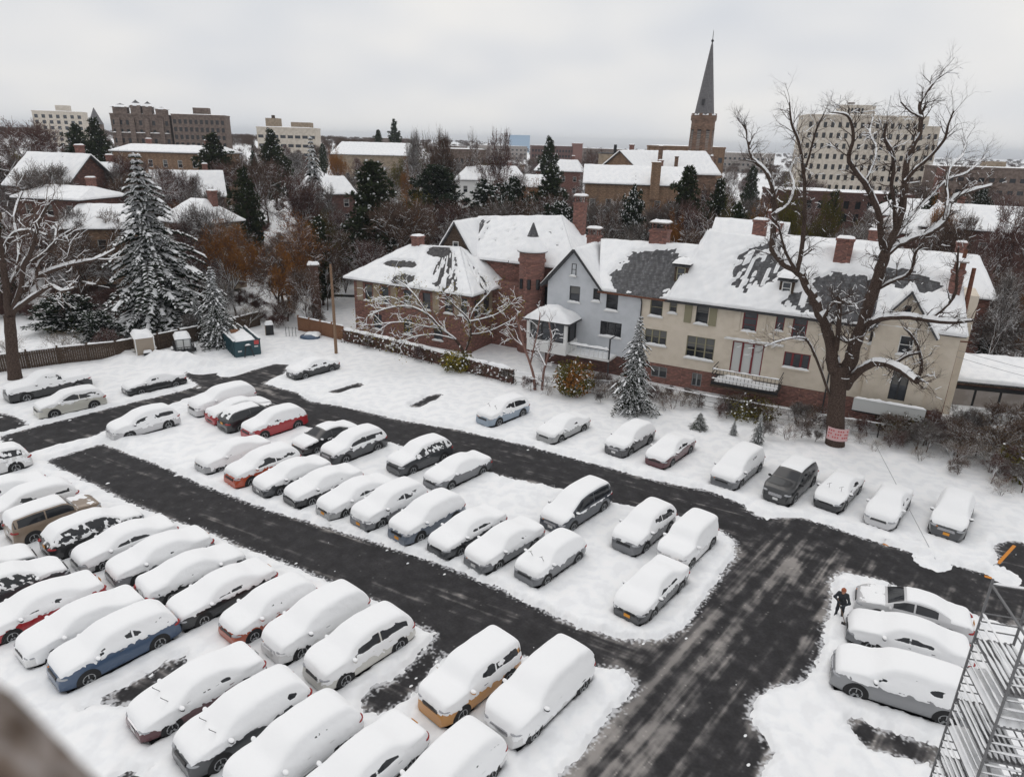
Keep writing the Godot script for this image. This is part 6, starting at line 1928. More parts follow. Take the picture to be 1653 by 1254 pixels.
func spruce_proto(n: int, snowy: float) -> Dictionary:
	# unit tree: 10 m tall, 5 m wide
	rng.seed = 300 + n
	var trunk := MB.new()
	trunk.tube(PackedVector3Array([Vector3.ZERO, Vector3(0.05, 5, 0), Vector3(0, 9.9, 0)]), PackedFloat32Array([0.2, 0.12, 0.015]), 6)
	var nd := MB.new()
	var sn := MB.new()
	var tiers := 30
	for j in tiers:
		var f := (j + 0.5) / tiers
		var y := 0.5 + 9.3 * f
		var reach := 2.5 * pow(1.0 - f, 0.85) * (0.82 + 0.36 * rng.randf()) + 0.12
		var cnt := int(lerpf(13, 5, f))
		var a0 := rng.randf() * TAU
		for k in cnt:
			var a := a0 + TAU * k / cnt + rng.randf_range(-0.2, 0.2)
			var out := Vector3(cos(a), 0, sin(a))
			var len := reach * rng.randf_range(0.66, 1.08) * (0.95 + 0.5 * n2(cos(a) * 1.5 + y * 0.35 + n * 9.0, sin(a) * 1.5))
			var droop := rng.randf_range(0.22, 0.45) * len
			var prev := Vector3(0, y, 0)
			var segs := 5
			var pts := PackedVector3Array([prev])
			for s in segs:
				var u := (s + 1.0) / segs
				pts.append(Vector3(0, y, 0) + out * len * u + Vector3.UP * (-droop * u * u + 0.10 * len * sin(u * PI)))
			for s in segs:
				var p := pts[s]
				var q := pts[s + 1]
				stick(trunk, p, q, 0.03 * (1.0 - s / 6.0), 0.025 * (1.0 - s / 6.0))
				var side := out.cross(Vector3.UP)
				var u := (s + 0.5) / segs
				var wd := (0.16 + 0.30 * len * 0.5) * (1.15 - u * 0.75) * (0.5 if s == 0 else 1.0)
				for e in [-1.0, 1.0]:
					for c in 3:
						var root := p.lerp(q, (c + rng.randf()) / 3.0)
						var tip: Vector3 = root + (side * e * rng.randf_range(0.7, 1.1) + out * 0.75).normalized() * wd + Vector3.UP * rng.randf_range(-0.35, 0.08) * wd * 1.6
						var w2 := Vector3.UP.cross(tip - root).normalized() * wd * 0.17
						nd.quad(root - w2 * 0.4, (root + tip) * 0.5 - w2, tip, (root + tip) * 0.5 + w2)
						nd.quad(root, (root + tip) * 0.5 + Vector3.DOWN * wd * 0.28, tip + Vector3.DOWN * wd * 0.1, (root + tip) * 0.5 + Vector3.UP * wd * 0.05)
						if rng.randf() < snowy * 1.25:
							var r2 := root + Vector3.UP * 0.05
							var t2 := tip.lerp(root, 0.12) + Vector3.UP * 0.045
							var m2 := (r2 + t2) * 0.5 + Vector3.UP * 0.05
							var w3 := w2 * 1.15
							sn.quad(r2 - w3 * 0.5, m2 - w3, t2, m2 + w3)
				if rng.randf() < snowy * 0.3 and s > 0:
					snow_on(sn, p + Vector3.UP * 0.04, q + Vector3.UP * 0.04, 0.09 * wd + 0.05)
	return {"trunk": trunk.mesh(), "needles": nd.mesh(), "snow": sn.mesh(), "scale": Vector3(0.2, 0.1, 0.2)}

func pine_proto(n: int, snowy: float, slim: float) -> Dictionary:
	# unit tree: 10 m tall, 6 m wide, crown of separate tufts on whorled limbs
	rng.seed = 500 + n
	var trunk := MB.new()
	trunk.tube(PackedVector3Array([Vector3.ZERO, Vector3(0.1, 5, 0.05), Vector3(0, 9.6, 0)]), PackedFloat32Array([0.26, 0.16, 0.03]), 6)
	var nd := MB.new()
	var sn := MB.new()
	var limbs := 92
	for j in limbs:
		var f := (j + rng.randf()) / limbs
		var y := lerpf(0.9 if slim > 0.5 else 1.6, 9.7, f)
		var shape := sin(clampf(PI * pow(f, 0.75) * 0.92 + 0.15, 0.0, PI)) if slim < 0.5 else sqrt(maxf(1.0 - pow(2.0 * f - 0.75, 2.0) * 0.65, 0.02))
		shape = lerpf(shape, 1.0 - f, 0.45 if slim < 0.5 else 0.15)
		var reach := 3.0 * shape * rng.randf_range(0.55, 1.08) + 0.2
		var a := j * 2.4 + rng.randf_range(-0.4, 0.4)
		var out := Vector3(cos(a), 0, sin(a))
		var tip := Vector3(0, y, 0) + out * reach + Vector3.UP * reach * rng.randf_range(-0.1, 0.22)
		stick(trunk, Vector3(0, y - 0.2, 0), tip, 0.06, 0.015)
		var tufts := maxi(2, int(reach * 2.6))
		for k in tufts:
			var u := lerpf(0.3, 1.02, (k + rng.randf() * 0.6) / tufts)
			var c := Vector3(0, y - 0.2, 0).lerp(tip, u) + Vector3(rng.randf_range(-0.35, 0.35), rng.randf_range(-0.15, 0.2), rng.randf_range(-0.35, 0.35))
			var rr := rng.randf_range(0.34, 0.62)
			for s in 26:
				var v := Vector3(rng.randf_range(-1, 1), rng.randf_range(-0.55, 1), rng.randf_range(-1, 1)).normalized()
				var e := c + v * rr
				var w := v.cross(Vector3(rng.randf_range(-1, 1), 1, rng.randf_range(-1, 1))).normalized() * rr * 0.16
				nd.quad(c + v * rr * 0.12, c.lerp(e, 0.55) - w, e, c.lerp(e, 0.55) + w)
			for s in 5:
				if rng.randf() < snowy:
					var c2 := c + Vector3(rng.randf_range(-0.9, 0.9) * rr, rr * rng.randf_range(0.25, 0.75), rng.randf_range(-0.9, 0.9) * rr)
					var z := rng.randf_range(0.05, 0.12)
					sn.quad(c2 + Vector3(-z, -0.02, z * 0.6), c2 + Vector3(z, 0.0, z), c2 + Vector3(z * 0.8, 0.02, -z), c2 + Vector3(-z, 0.01, -z * 0.7))
					sn.quad(c2 + Vector3(-z, -0.05, 0), c2 + Vector3(z, -0.06, z * 0.3), c2 + Vector3(z * 0.7, 0.06, 0), c2 + Vector3(-z * 0.6, 0.05, 0))
	return {"trunk": trunk.mesh(), "needles": nd.mesh(), "snow": sn.mesh() if sn.v.size() else null, "scale": Vector3(1.0 / 6.4, 0.1, 1.0 / 6.4)}

func plant(pr: Dictionary, called: String, label: String, cat: String, at: Vector3, h: float, w: float, turn: float, wood: Material, twig: Material, foliage: Material, group := "") -> Node3D:
	var o := thing(called, label, cat, at, turn, group)
	var sc: Vector3 = pr.scale
	var bs := Basis.from_scale(Vector3(sc.x * w, sc.y * h, sc.z * w))
	part(o, "trunk", pr.trunk, wood, Vector3.ZERO, bs)
	if pr.has("twigs"):
		part(o, "crown", pr.twigs, twig, Vector3.ZERO, bs)
		if pr.leaves:
			part(o, "leaves", pr.leaves, foliage, Vector3.ZERO, bs).set_meta("kind", "stuff")
	else:
		part(o, "crown", pr.needles, foliage, Vector3.ZERO, bs)
	if pr.snow:
		part(o, "snow", pr.snow, M.snow, Vector3.ZERO, bs).set_meta("kind", "stuff")
	return o

func limb_tree(called: String, label: String, limbs: Array, wood: Material, twig: Material, snowy: float, density: float, twig_len: float, levels: int, leaves: Material = null, sides := 8) -> Node3D:
	rng.seed = called.hash() + limbs.size()
	var base := Vector3(limbs[0][0], limbs[0][1], limbs[0][2])
	var o := thing(called, label, "tree", base)
	var t := Grown.new()
	var trunk := MB.new()
	var lv := MB.new()
	for li in limbs.size():
		var l: Array = limbs[li]
		var raw := PackedVector3Array()
		var rr := PackedFloat32Array()
		for i in range(0, l.size(), 4):
			raw.append(Vector3(l[i], l[i + 1], l[i + 2]) - base)
			rr.append(l[i + 3])
		var m := raw.size()
		if li == 0:
			raw[0].y -= 0.3
			rr[0] *= 1.15
		# smooth the run of points
		var pts := PackedVector3Array()
		var rad := PackedFloat32Array()
		for i in m - 1:
			for s in 4:
				var u := s / 4.0
				pts.append(raw[i].cubic_interpolate(raw[i + 1], raw[maxi(i - 1, 0)], raw[mini(i + 2, m - 1)], u))
				rad.append(lerpf(rr[i], rr[i + 1], u) * (0.97 + 0.08 * n3(pts[-1], 2.5)))
		pts.append(raw[m - 1])
		rad.append(rr[m - 1])
		for i in range(1, pts.size()):
			pts[i] += Vector3(n3(pts[i], 1.1), n3(pts[i] + Vector3(9, 0, 0), 1.1), n3(pts[i] + Vector3(0, 9, 0), 0.8)) * rad[i] * (0.0 if li == 0 else 0.35)
		if li == 0:
			trunk.tube(pts, rad, 14, true)
		else:
			t.wood.tube(pts, rad, sides, true)
			for i in pts.size() - 1:
				if rad[i] > 0.02:
					snow_on(t.snow, pts[i], pts[i + 1].lerp(pts[i], -0.15), rad[i] * (0.9 + 0.3 * n3(pts[i], 1.7)))
		if li > 0:
			var total := 0.0
			for i in pts.size() - 1:
				total += pts[i].distance_to(pts[i + 1])
			var cnt := int(total * density)
			for k in cnt:
				var f := pow((k + rng.randf()) / cnt, 0.75)
				f = maxf(f, 0.12)
				var x := f * (pts.size() - 1)
				var i := mini(int(x), pts.size() - 2)
				var at := pts[i].lerp(pts[i + 1], x - i)
				var dd := (pts[i + 1] - pts[i]).normalized()
				var ax := dd.cross(Vector3(rng.randf_range(-1, 1), rng.randf_range(-1, 1), rng.randf_range(-1, 1))).normalized()
				var nd := (dd.rotated(ax, rng.randf_range(0.4, 1.2)) + Vector3(0, 0.25, 0)).normalized()
				grow(t, at, nd, twig_len * rng.randf_range(0.5, 1.2), clampf(rad[i] * 0.4, 0.018, 0.05), 3, 3 + levels, 0.1, snowy, 3, 0.7)
	if leaves:
		for p in t.tips:
			if rng.randf() < 0.6:
				for k in 3:
					leaf(lv, p + Vector3(rng.randf_range(-0.3, 0.3), rng.randf_range(-0.4, 0.2), rng.randf_range(-0.3, 0.3)), rng.randf_range(0.05, 0.1))
	part(o, "trunk", trunk.mesh(), wood)
	part(o, "limbs", t.wood.mesh(), wood)
	part(o, "twigs", t.twigs.mesh(), twig).set_meta("kind", "stuff")
	part(o, "snow", t.snow.mesh(), M.snow).set_meta("kind", "stuff")
	if leaves and lv.v.size():
		part(o, "leaves", lv.mesh(), leaves)
	return o

func trees() -> void:
	limb_tree("great_tree", "great gnarled bare tree with snow along its crooked limbs", OAK, M.bark, M.bark, 0.05, 3.0, 1.05, 3, null, 9)
	limb_tree("left_tree", "bare tree with snow-covered trunk and limbs at the left edge", LEFT_TREE, M.bark, M.twig, 0.22, 1.7, 1.7, 2, null, 7)
	limb_tree("arching_tree", "low arching tree with snowy branches in front of the brick house", ARCH_TREE, M.bark, M.grey_twig, 0.5, 2.4, 1.2, 2, M.yellow_leaf, 6)
	limb_tree("young_birch", "young tree with reddish double stem beside the grey house", BIRCH, M.birch_bark, M.red_twig, 0.5, 2.2, 1.0, 2, null, 6)
	stage("  limb trees")
	thin = 0.022
	for i in 5:
		protos["bare%d" % i] = bare_proto(i, 0.10 if i < 3 else 0.32, 0)
	for i in 2:
		protos["leafy%d" % i] = bare_proto(i, 0.3, 5)
		protos["dense%d" % i] = bare_proto(i + 4, 0.05, 9)
	for i in 3:
		protos["spruce%d" % i] = spruce_proto(i, 0.80 - 0.2 * i)
	for i in 3:
		protos["pine%d" % i] = pine_proto(i, 0.14, 0.0)
		protos["yew%d" % i] = pine_proto(i + 5, 0.75, 1.0)
	stage("  tree kinds")
	var count := 0
	var name_of := {"spruce": "spruce_tree", "pine": "pine_tree", "yew": "evergreen_tree", "bare": "bare_tree", "orange": "orange_leaved_tree", "olive": "olive_leaved_tree"}
	for d in TREES:
		count += 1
		var at := Vector3(d[1], d[2] - 0.2, d[3])
		var pr: Dictionary
		var fol: Material = M.needles
		var tw: Material = [M.twig, M.red_twig, M.grey_twig][count % 3]
		match d[0]:
			"spruce":
				pr = protos["spruce%d" % (0 if d[4] > 15 else 1 + count % 2)]
			"pine":
				pr = protos["pine%d" % (count % 3)]
				fol = M.dark_needles
			"yew":
				pr = protos["yew%d" % (count % 3)]
			"bare":
				pr = protos["bare%d" % (count % 5)]
			"orange":
				pr = protos["leafy%d" % (count % 2)] if d[5] > 8.0 else protos["dense%d" % (count % 2)]
				fol = M.orange_leaf
			"olive":
				pr = protos["dense%d" % (count % 2)]
				fol = M.olive_leaf
		plant(pr, name_of[d[0]], d[6], "tree", at, d[4], d[5], count * 1.7, M.bark, tw, fol)
	# the wooded neighbourhood
	rng.seed = 77
	var spots := []
	var zones := [[-84.0, 340.0, -0.86, 0.84, 190], [-76.0, 40.0, -0.80, -0.28, 50], [-60.0, 55.0, 0.66, 0.84, 38], [-84.0, 46.0, -0.3, 0.5, 44], [-86.0, 60.0, 0.28, 0.72, 46], [-170.0, 130.0, -0.75, 0.3, 70]]
	for zn in zones:
		for n in zn[4]:
			var z: float = zn[0] - pow(rng.randf(), 1.25) * zn[1]
			var x: float = rng.randf_range(zn[2], zn[3]) * -z
			var clear := true
			if z > -83.0 and x > -24 and x < 46:
				clear = false
			for q in [[50, -200, 14], [40, -172, 16], [22, -128, 11], [22, -134, 13], [23, -152, 9], [130, -281, 20], [-46, -236, 15], [-156, -303, 12], [-133, -306, 12], [-96, -303, 12], [60, -152, 10], [76, -155, 11], [2, -80, 13]]:
				if Vector2(x - q[0], z - q[1]).length() < q[2]:
					clear = false
			if clear:
				spots.append(Vector2(x, z))
	var kinds := 0
	for s in spots:
		kinds += 1
		var at := Vector3(s.x, hill(s.x, s.y) - 0.3, s.y)
		var tall := rng.randf_range(10.0, 18.0)
		var r: float = s.x / -s.y
		if r > 0.3:
			tall *= 0.78
		if r > -0.3 and r < 0.45 and s.y > -130.0:
			tall = minf(tall, 14.0)
		if r < -0.2:
			tall = minf(tall * 0.72, 16.5 - at.y + rng.randf_range(-2.0, 1.5))
		elif s.y < -150.0:
			tall *= 1.1
		if r > 0.6 and s.y > -90.0:
			tall *= 0.65
		var where := "behind the left houses" if r < -0.6 else "below the turreted apartments" if r < -0.42 else "left of the long tan hall" if r < -0.24 else "between the tan hall and the brick house roof" if r < -0.06 else "left of the church" if r < 0.15 else "round the church" if r < 0.34 else "below the pale office block" if r < 0.6 else "at the right edge"
		if kinds % 10 == 0:
			plant(protos["pine%d" % (kinds % 3)], "pine_tree", "dark pine among the brown trees " + where, "tree", at, tall * 1.15, tall * 0.5, kinds * 2.1, M.bark, M.twig, M.dark_needles, "pines " + where)
		elif kinds % 7 == 0:
			plant(protos["dense%d" % (kinds % 2)], "russet_tree", "russet-leaved tree among the brown trees " + where, "tree", at, tall * 0.9, tall * 0.7, kinds * 2.1, M.bark, M.red_twig, M.orange_leaf if kinds % 2 else M.olive_leaf, "leafy trees " + where)
		else:
			plant(protos["bare%d" % (kinds % 5)], "bare_tree", "bare brown tree in the woods " + where, "tree", at, tall, tall * rng.randf_range(0.75, 1.1), kinds * 2.1, M.bark, [M.twig, M.red_twig, M.grey_twig][kinds % 3], M.olive_leaf, "bare trees " + where)
	# tangled undergrowth between the trunks, too many stems to count
	var um := MultiMesh.new()
	um.transform_format = MultiMesh.TRANSFORM_3D
	um.mesh = protos["bare1"].twigs
	um.instance_count = 1100
	for i in 1100:
		var z := -74.0 - pow(rng.randf(), 1.3) * 160.0
		var x := rng.randf_range(-0.85, 0.85) * -z
		if z > -84.0 and x > -26.0 and x < 46.0:
			z -= 24.0
		var h := rng.randf_range(1.5, 4.0)
		var us: Vector3 = protos["bare1"].scale
		um.set_instance_transform(i, Transform3D(Basis(Vector3.UP, rng.randf() * TAU) * Basis.from_scale(Vector3(us.x * h * 1.5, us.y * h, us.z * h * 1.5)), Vector3(x, hill(x, z) - 0.8, z)))
	var und := MultiMeshInstance3D.new()
	und.name = "undergrowth"
	und.multimesh = um
	und.material_override = M.red_twig
	tag(und, "tangled brown undergrowth between the trees behind the houses", "undergrowth")
	und.set_meta("kind", "stuff")
	add_child(und)
	# the far wood that reads as one mass
	var mm := MultiMesh.new()
	mm.transform_format = MultiMesh.TRANSFORM_3D
	mm.mesh = protos["bare0"].twigs
	mm.instance_count = 1500
	for i in 1500:
		var z := -420.0 - pow(rng.randf(), 1.6) * 2300.0
		var x := rng.randf_range(-0.95, 0.95) * -z
		var h := rng.randf_range(7, 11)
		var sc: Vector3 = protos["bare0"].scale
		mm.set_instance_transform(i, Transform3D(Basis(Vector3.UP, rng.randf() * TAU) * Basis.from_scale(Vector3(sc.x * h * 1.3, sc.y * h, sc.z * h * 1.3)), Vector3(x, hill(x, z) - 0.5, z)))
	var far := MultiMeshInstance3D.new()
	far.name = "far_wood"
	far.multimesh = mm
	far.material_override = M.twig
	tag(far, "bare brown woodland fading into the haze along the horizon", "woodland")
	far.set_meta("kind", "stuff")
	add_child(far)
	shrubs()

func scrub_line() -> Array:
	# weeds and saplings along the fence below the houses
	var o := []
	var line := [Vector2(2.0, -55.8), Vector2(10.5, -54.2), Vector2(15.6, -51.6), Vector2(24.6, -47.6), Vector2(31.5, -44.6), Vector2(36.5, -41.2)]
	for i in 44:
		var u := rng.randf() * 4.999
		var k := int(u)
		var p: Vector2 = line[k].lerp(line[k + 1], u - k) + Vector2(rng.randf_range(-0.9, 0.9), rng.randf_range(-1.2, 1.0))
		o.append([p.x, p.y, rng.randf_range(1.0, 2.3) * (1.5 if p.x > 27.0 else 1.0)])
	return o

func shrubs() -> void:
	rng.seed = 9
	# the round yellow-green bush
	for q in [["yellow_bush", "bushy shrub with yellow-green and orange leaves below the grey house", 5.2, -54.4, 3.3, 3.6, 3200, M.yellow_leaf, M.olive_leaf], ["olive_bush", "olive-leaved shrub under the arching tree", -5.2, -60.0, 2.2, 3.2, 1500, M.olive_leaf, M.yellow_leaf], ["olive_bush", "olive shrub below the balcony of the cream house", 19.0, -50.4, 1.8, 4.6, 1500, M.olive_leaf, M.ivy], ["olive_bush", "olive and brown shrub right of the great tree trunk", 29.5, -47.4, 2.4, 4.2, 1600, M.olive_leaf, M.ivy], ["olive_bush", "olive shrub at the right edge behind the last parked car", 33.8, -40.4, 2.6, 3.6, 1600, M.olive_leaf, M.yellow_leaf]]:
		var o := thing(q[0], q[1], "shrub", Vector3(q[2], 0, q[3]))
		var l1 := MB.new()
		var l2 := MB.new()
		var st := MB.new()
		var sn := MB.new()
		for k in 26:
			var a := rng.randf() * TAU
			stick(st, Vector3.ZERO, Vector3(cos(a) * q[5] * 0.4 * rng.randf(), q[4] * rng.randf_range(0.5, 0.95), sin(a) * q[5] * 0.4 * rng.randf()), 0.03, 0.008)
		for k in q[6]:
			var v := Vector3(rng.randf_range(-1, 1), rng.randf_range(-1, 1), rng.randf_range(-1, 1)).normalized() * pow(rng.randf(), 0.4)
			var c := Vector3(v.x * q[5] * 0.5, q[4] * (0.5 + 0.48 * v.y), v.z * q[5] * 0.5) * (1.0 + 0.25 * n3(v, 2.0))
			leaf(l2 if n3(c, 0.7) > 0.12 else l1, c, rng.randf_range(0.07, 0.14))
			if k % 30 == 0:
				leaf(sn, c + Vector3(0, 0.12, 0.05), 0.14)
		part(o, "stems", st.mesh(), M.twig)
		part(o, "leaves", l1.mesh(), q[8] if q[0] == "yellow_bush" else q[7])
		part(o, "bright_leaves", l2.mesh(), M.orange_leaf if q[0] == "yellow_bush" else q[8])
		part(o, "snow", sn.mesh(), M.snow)
	plant(protos["spruce1"], "spruce_tree", "small snow-dusted spruce in front of the cream house", "tree", Vector3(9.7, 0, -50.9), 8.2, 3.9, 0.4, M.bark, M.twig, M.needles)
	plant(protos["spruce2"], "spruce_sapling", "spreading green sapling right of the small spruce", "tree", Vector3(14.3, 0, -47.8), 1.5, 1.8, 0.4, M.bark, M.twig, M.dark_needles)
	plant(protos["spruce1"], "spruce_sapling", "slim snowy sapling left of the great tree", "tree", Vector3(17.9, 0, -45.3), 2.6, 1.2, 1.4, M.bark, M.twig, M.needles)
	plant(protos["spruce1"], "spruce_sapling", "tiny snowy sapling beside the slim one", "tree", Vector3(16.6, 0, -46.8), 1.4, 0.8, 2.4, M.bark, M.twig, M.needles)
	# dry scrub along the edge of the lot
	var n := 0
	for q in [[18.8, -46.6, 1.6], [20.4, -46.2, 1.9], [21.6, -46.6, 1.7], [26.0, -44.6, 1.3], [27.6, -45.4, 1.8], [28.6, -43.2, 1.4], [29.8, -44.6, 2.4], [30.6, -42.8, 2.2], [31.6, -44.0, 3.2], [32.4, -41.6, 2.6], [31.4, -40.0, 2.2], [33.4, -43.2, 3.6], [32.6, -38.8, 2.4], [34.6, -41.4, 3.4], [35.6, -45.6, 4.0], [37.4, -44.6, 4.4], [1.6, -55.0, 1.6], [3.0, -54.2, 1.4], [7.4, -52.8, 1.2], [12.4, -51.4, 1.4], [-14.6, -66.6, 1.8], [-12.2, -65.4, 1.6], [-8.6, -63.0, 1.9], [-2.6, -58.8, 1.8], [-0.6, -57.4, 1.7], [23.0, -48.6, 2.2], [15.2, -52.2, 1.6], [-42.0, -60.2, 3.4], [-38.6, -62.4, 3.0], [-45.0, -58.2, 3.2], [-33.4, -67.6, 3.2], [-26.6, -75.6, 3.6], [-22.4, -73.8, 3.0], [-29.4, -72.6, 3.2], [30.2, -45.8, 3.0], [32.0, -46.2, 3.2], [33.2, -45.2, 3.6], [34.2, -43.4, 3.4], [35.2, -42.6, 3.8], [36.2, -43.4, 4.2], [33.6, -39.8, 2.8], [34.4, -38.6, 3.0], [35.4, -40.2, 3.6], [31.0, -38.4, 1.6], [30.0, -41.2, 1.5], [28.4, -46.6, 2.2], [26.8, -47.2, 2.0], [25.6, -47.6, 1.8], [22.2, -49.4, 2.2], [20.2, -49.6, 2.0], [17.2, -51.4, 1.8], [24.4, -46.4, 1.1], [38.6, -46.2, 4.4], [19.4, -47.4, 1.3], [22.4, -46.0, 1.2]] + scrub_line():
		n += 1
		plant(protos["leafy%d" % (n % 2)] if n % 2 == 0 else protos["bare%d" % (n % 3)], "dry_shrub", "leafless brown shrub " + ("in the scrub at the right edge of the lot" if q[0] > 24.0 else "below the cream house, behind the far parked row" if q[0] > 8.0 else "along the ivy wall and the grey house" if q[0] > -16.0 else "behind the plank fence on the left"), "shrub", Vector3(q[0], -0.1, q[1]), q[2], q[2] * 1.2, n * 1.3, M.twig, [M.twig, M.grey_twig, M.red_twig][n % 3], [M.olive_leaf, M.yellow_leaf, M.dry_leaf][n % 3 if n % 2 else 2], "dry shrubs " + ("at the right edge" if q[0] > 24.0 else "below the cream house" if q[0] > 8.0 else "along the ivy wall" if q[0] > -16.0 else "behind the plank fence"))

# ---------------------------------------------------------------- small things

func small_things() -> void:
	dumpster()
	trailers()
	poles()
	garage()
	fire_escape()
	ledge()
	person()
	var sg := thing("tree_sign", "pale pink notice with red lettering wrapped round the great tree", "sign", Vector3(23.66, 0, -45.6))
	var sp := PackedVector3Array()
	var sh := MB.new()
	for j in 2:
		for i in 9:
			var a := -0.95 + 1.9 * i / 8.0 - 0.35
			sp.append(Vector3(sin(a) * 0.86, 0.75 + j * 0.95, cos(a) * 0.86))
	sh.grid(sp, 9, 2)
	part(sg, "board", sh.mesh(), M.pink_sign)
	for r in 3:
		for i in 9:
			var a := -0.75 + 1.5 * i / 8.0 - 0.35
			if (i + r) % 4 != 3:
				part(sg, "letter", mesh_box(Vector3.ZERO, Vector3(0.09, 0.11, 0.01)), M.sign_red, Vector3(sin(a) * 0.866, 1.5 - r * 0.24, cos(a) * 0.866), Basis(Vector3.UP, a))
	var n := 0
	for q in [[26.0, -31.0, 28.1, -32.8, 0.16, "long orange painted bay line at the right edge"], [20.7, -32.6, 20.95, -32.4, 0.12, "orange paint mark at the snow edge below the white sedan"], [22.6, -31.2, 22.85, -31.05, 0.12, "orange paint mark at the snow edge below the charcoal crossover"], [24.5, -29.8, 24.9, -29.6, 0.2, "orange paint mark nearest the fire escape"]]:
		var o := thing("paint_mark", q[5], "road marking", Vector3(q[0], 0.006, q[1]))
		var b := MB.new()
		b.bar(Vector3(0, 0.0, 0), Vector3(q[2] - q[0], 0.0, q[3] - q[1]), q[4], 0.006)
		part(o, "stripe", b.mesh(), M.orange_paint)

func dumpster() -> void:
	var f := Vector3(0.58, 0, 0.815)
	var o := thing("dumpster", "dark teal roll-off dumpster heaped with snow", "dumpster", Vector3(-27.1, 0, -64.9), atan2(f.x, f.z))
	var l := 5.4
	var w := 2.35
	var h := 1.55
	var b := MB.new()
	for s in [-1, 1]:
		b.box(Vector3(s * (w / 2 - 0.04), 0.15 + h / 2, 0), Vector3(0.08, h, l))
		b.box(Vector3(0, 0.15 + h / 2, s * (l / 2 - 0.04)), Vector3(w - 0.17, h, 0.08))
	b.box(Vector3(0, 0.2, 0), Vector3(w - 0.2, 0.1, l - 0.2))
	var bd := part(o, "body", b.mesh(), M.dumpster_green)
	for s in [-1, 1]:
		for i in 9:
			part(bd, "rib", mesh_box(Vector3(s * (w / 2 + 0.05), 0.15 + h / 2, -l / 2 + 0.3 + i * 0.6), Vector3(0.1, h - 0.1, 0.1)), M.dumpster_green)
		part(bd, "top_rail", mesh_box(Vector3(s * (w / 2), 0.18 + h, 0), Vector3(0.16, 0.12, l + 0.1)), M.dumpster_green)
		part(bd, "rail_snow", snow_bar(Vector3(s * w / 2, 0.24 + h, -l / 2), Vector3(s * w / 2, 0.24 + h, l / 2), 0.2, 0.14), M.snow)
		part(o, "skid", mesh_box(Vector3(s * 0.6, 0.07, 0), Vector3(0.15, 0.14, l + 0.3)), M.iron)
	part(o, "snow", mound(Vector3(0, h - 0.15, 0), w - 0.2, l - 0.2, 0.5), M.snow)
	var a := MB.new()
	for s in [-1, 1]:
		a.bar(Vector3(s * 0.45, 0.12, l / 2 + 0.35), Vector3(s * 0.2, 1.25, l / 2 + 0.12), 0.08, 0.08)
	a.bar(Vector3(-0.22, 1.25, l / 2 + 0.12), Vector3(0.22, 1.25, l / 2 + 0.12), 0.08, 0.08)
	a.bar(Vector3(-0.47, 0.12, l / 2 + 0.35), Vector3(0.47, 0.12, l / 2 + 0.35), 0.08, 0.08)
	var fr := part(o, "hook_frame", a.mesh(), M.iron)
	part(fr, "frame_snow", snow_bar(Vector3(-0.3, 1.3, l / 2 + 0.12), Vector3(0.3, 1.3, l / 2 + 0.12), 0.2, 0.15), M.snow)
	part(o, "sticker", mesh_box(Vector3(0.85, 1.45, l / 2 + 0.012), Vector3(0.45, 0.4, 0.01)), M.sign_red)
	part(o, "label_plate", mesh_box(Vector3(-0.75, 0.75, l / 2 + 0.012), Vector3(0.35, 0.14, 0.01)), M.white_plate)
	part(o, "label_plate", mesh_box(Vector3(0.8, 1.05, l / 2 + 0.012), Vector3(0.35, 0.12, 0.01)), M.white_plate)
	part(o, "debris", mesh_box(Vector3(-0.3, h + 0.35, -0.8), Vector3(0.7, 0.25, 0.5)), M.brown_plank, Vector3.ZERO, Basis(Vector3.UP, 0.0))
	part(o, "debris", mesh_box(Vector3(0.2, h + 0.3, -1.5), Vector3(0.25, 0.15, 1.0)), M.timber)

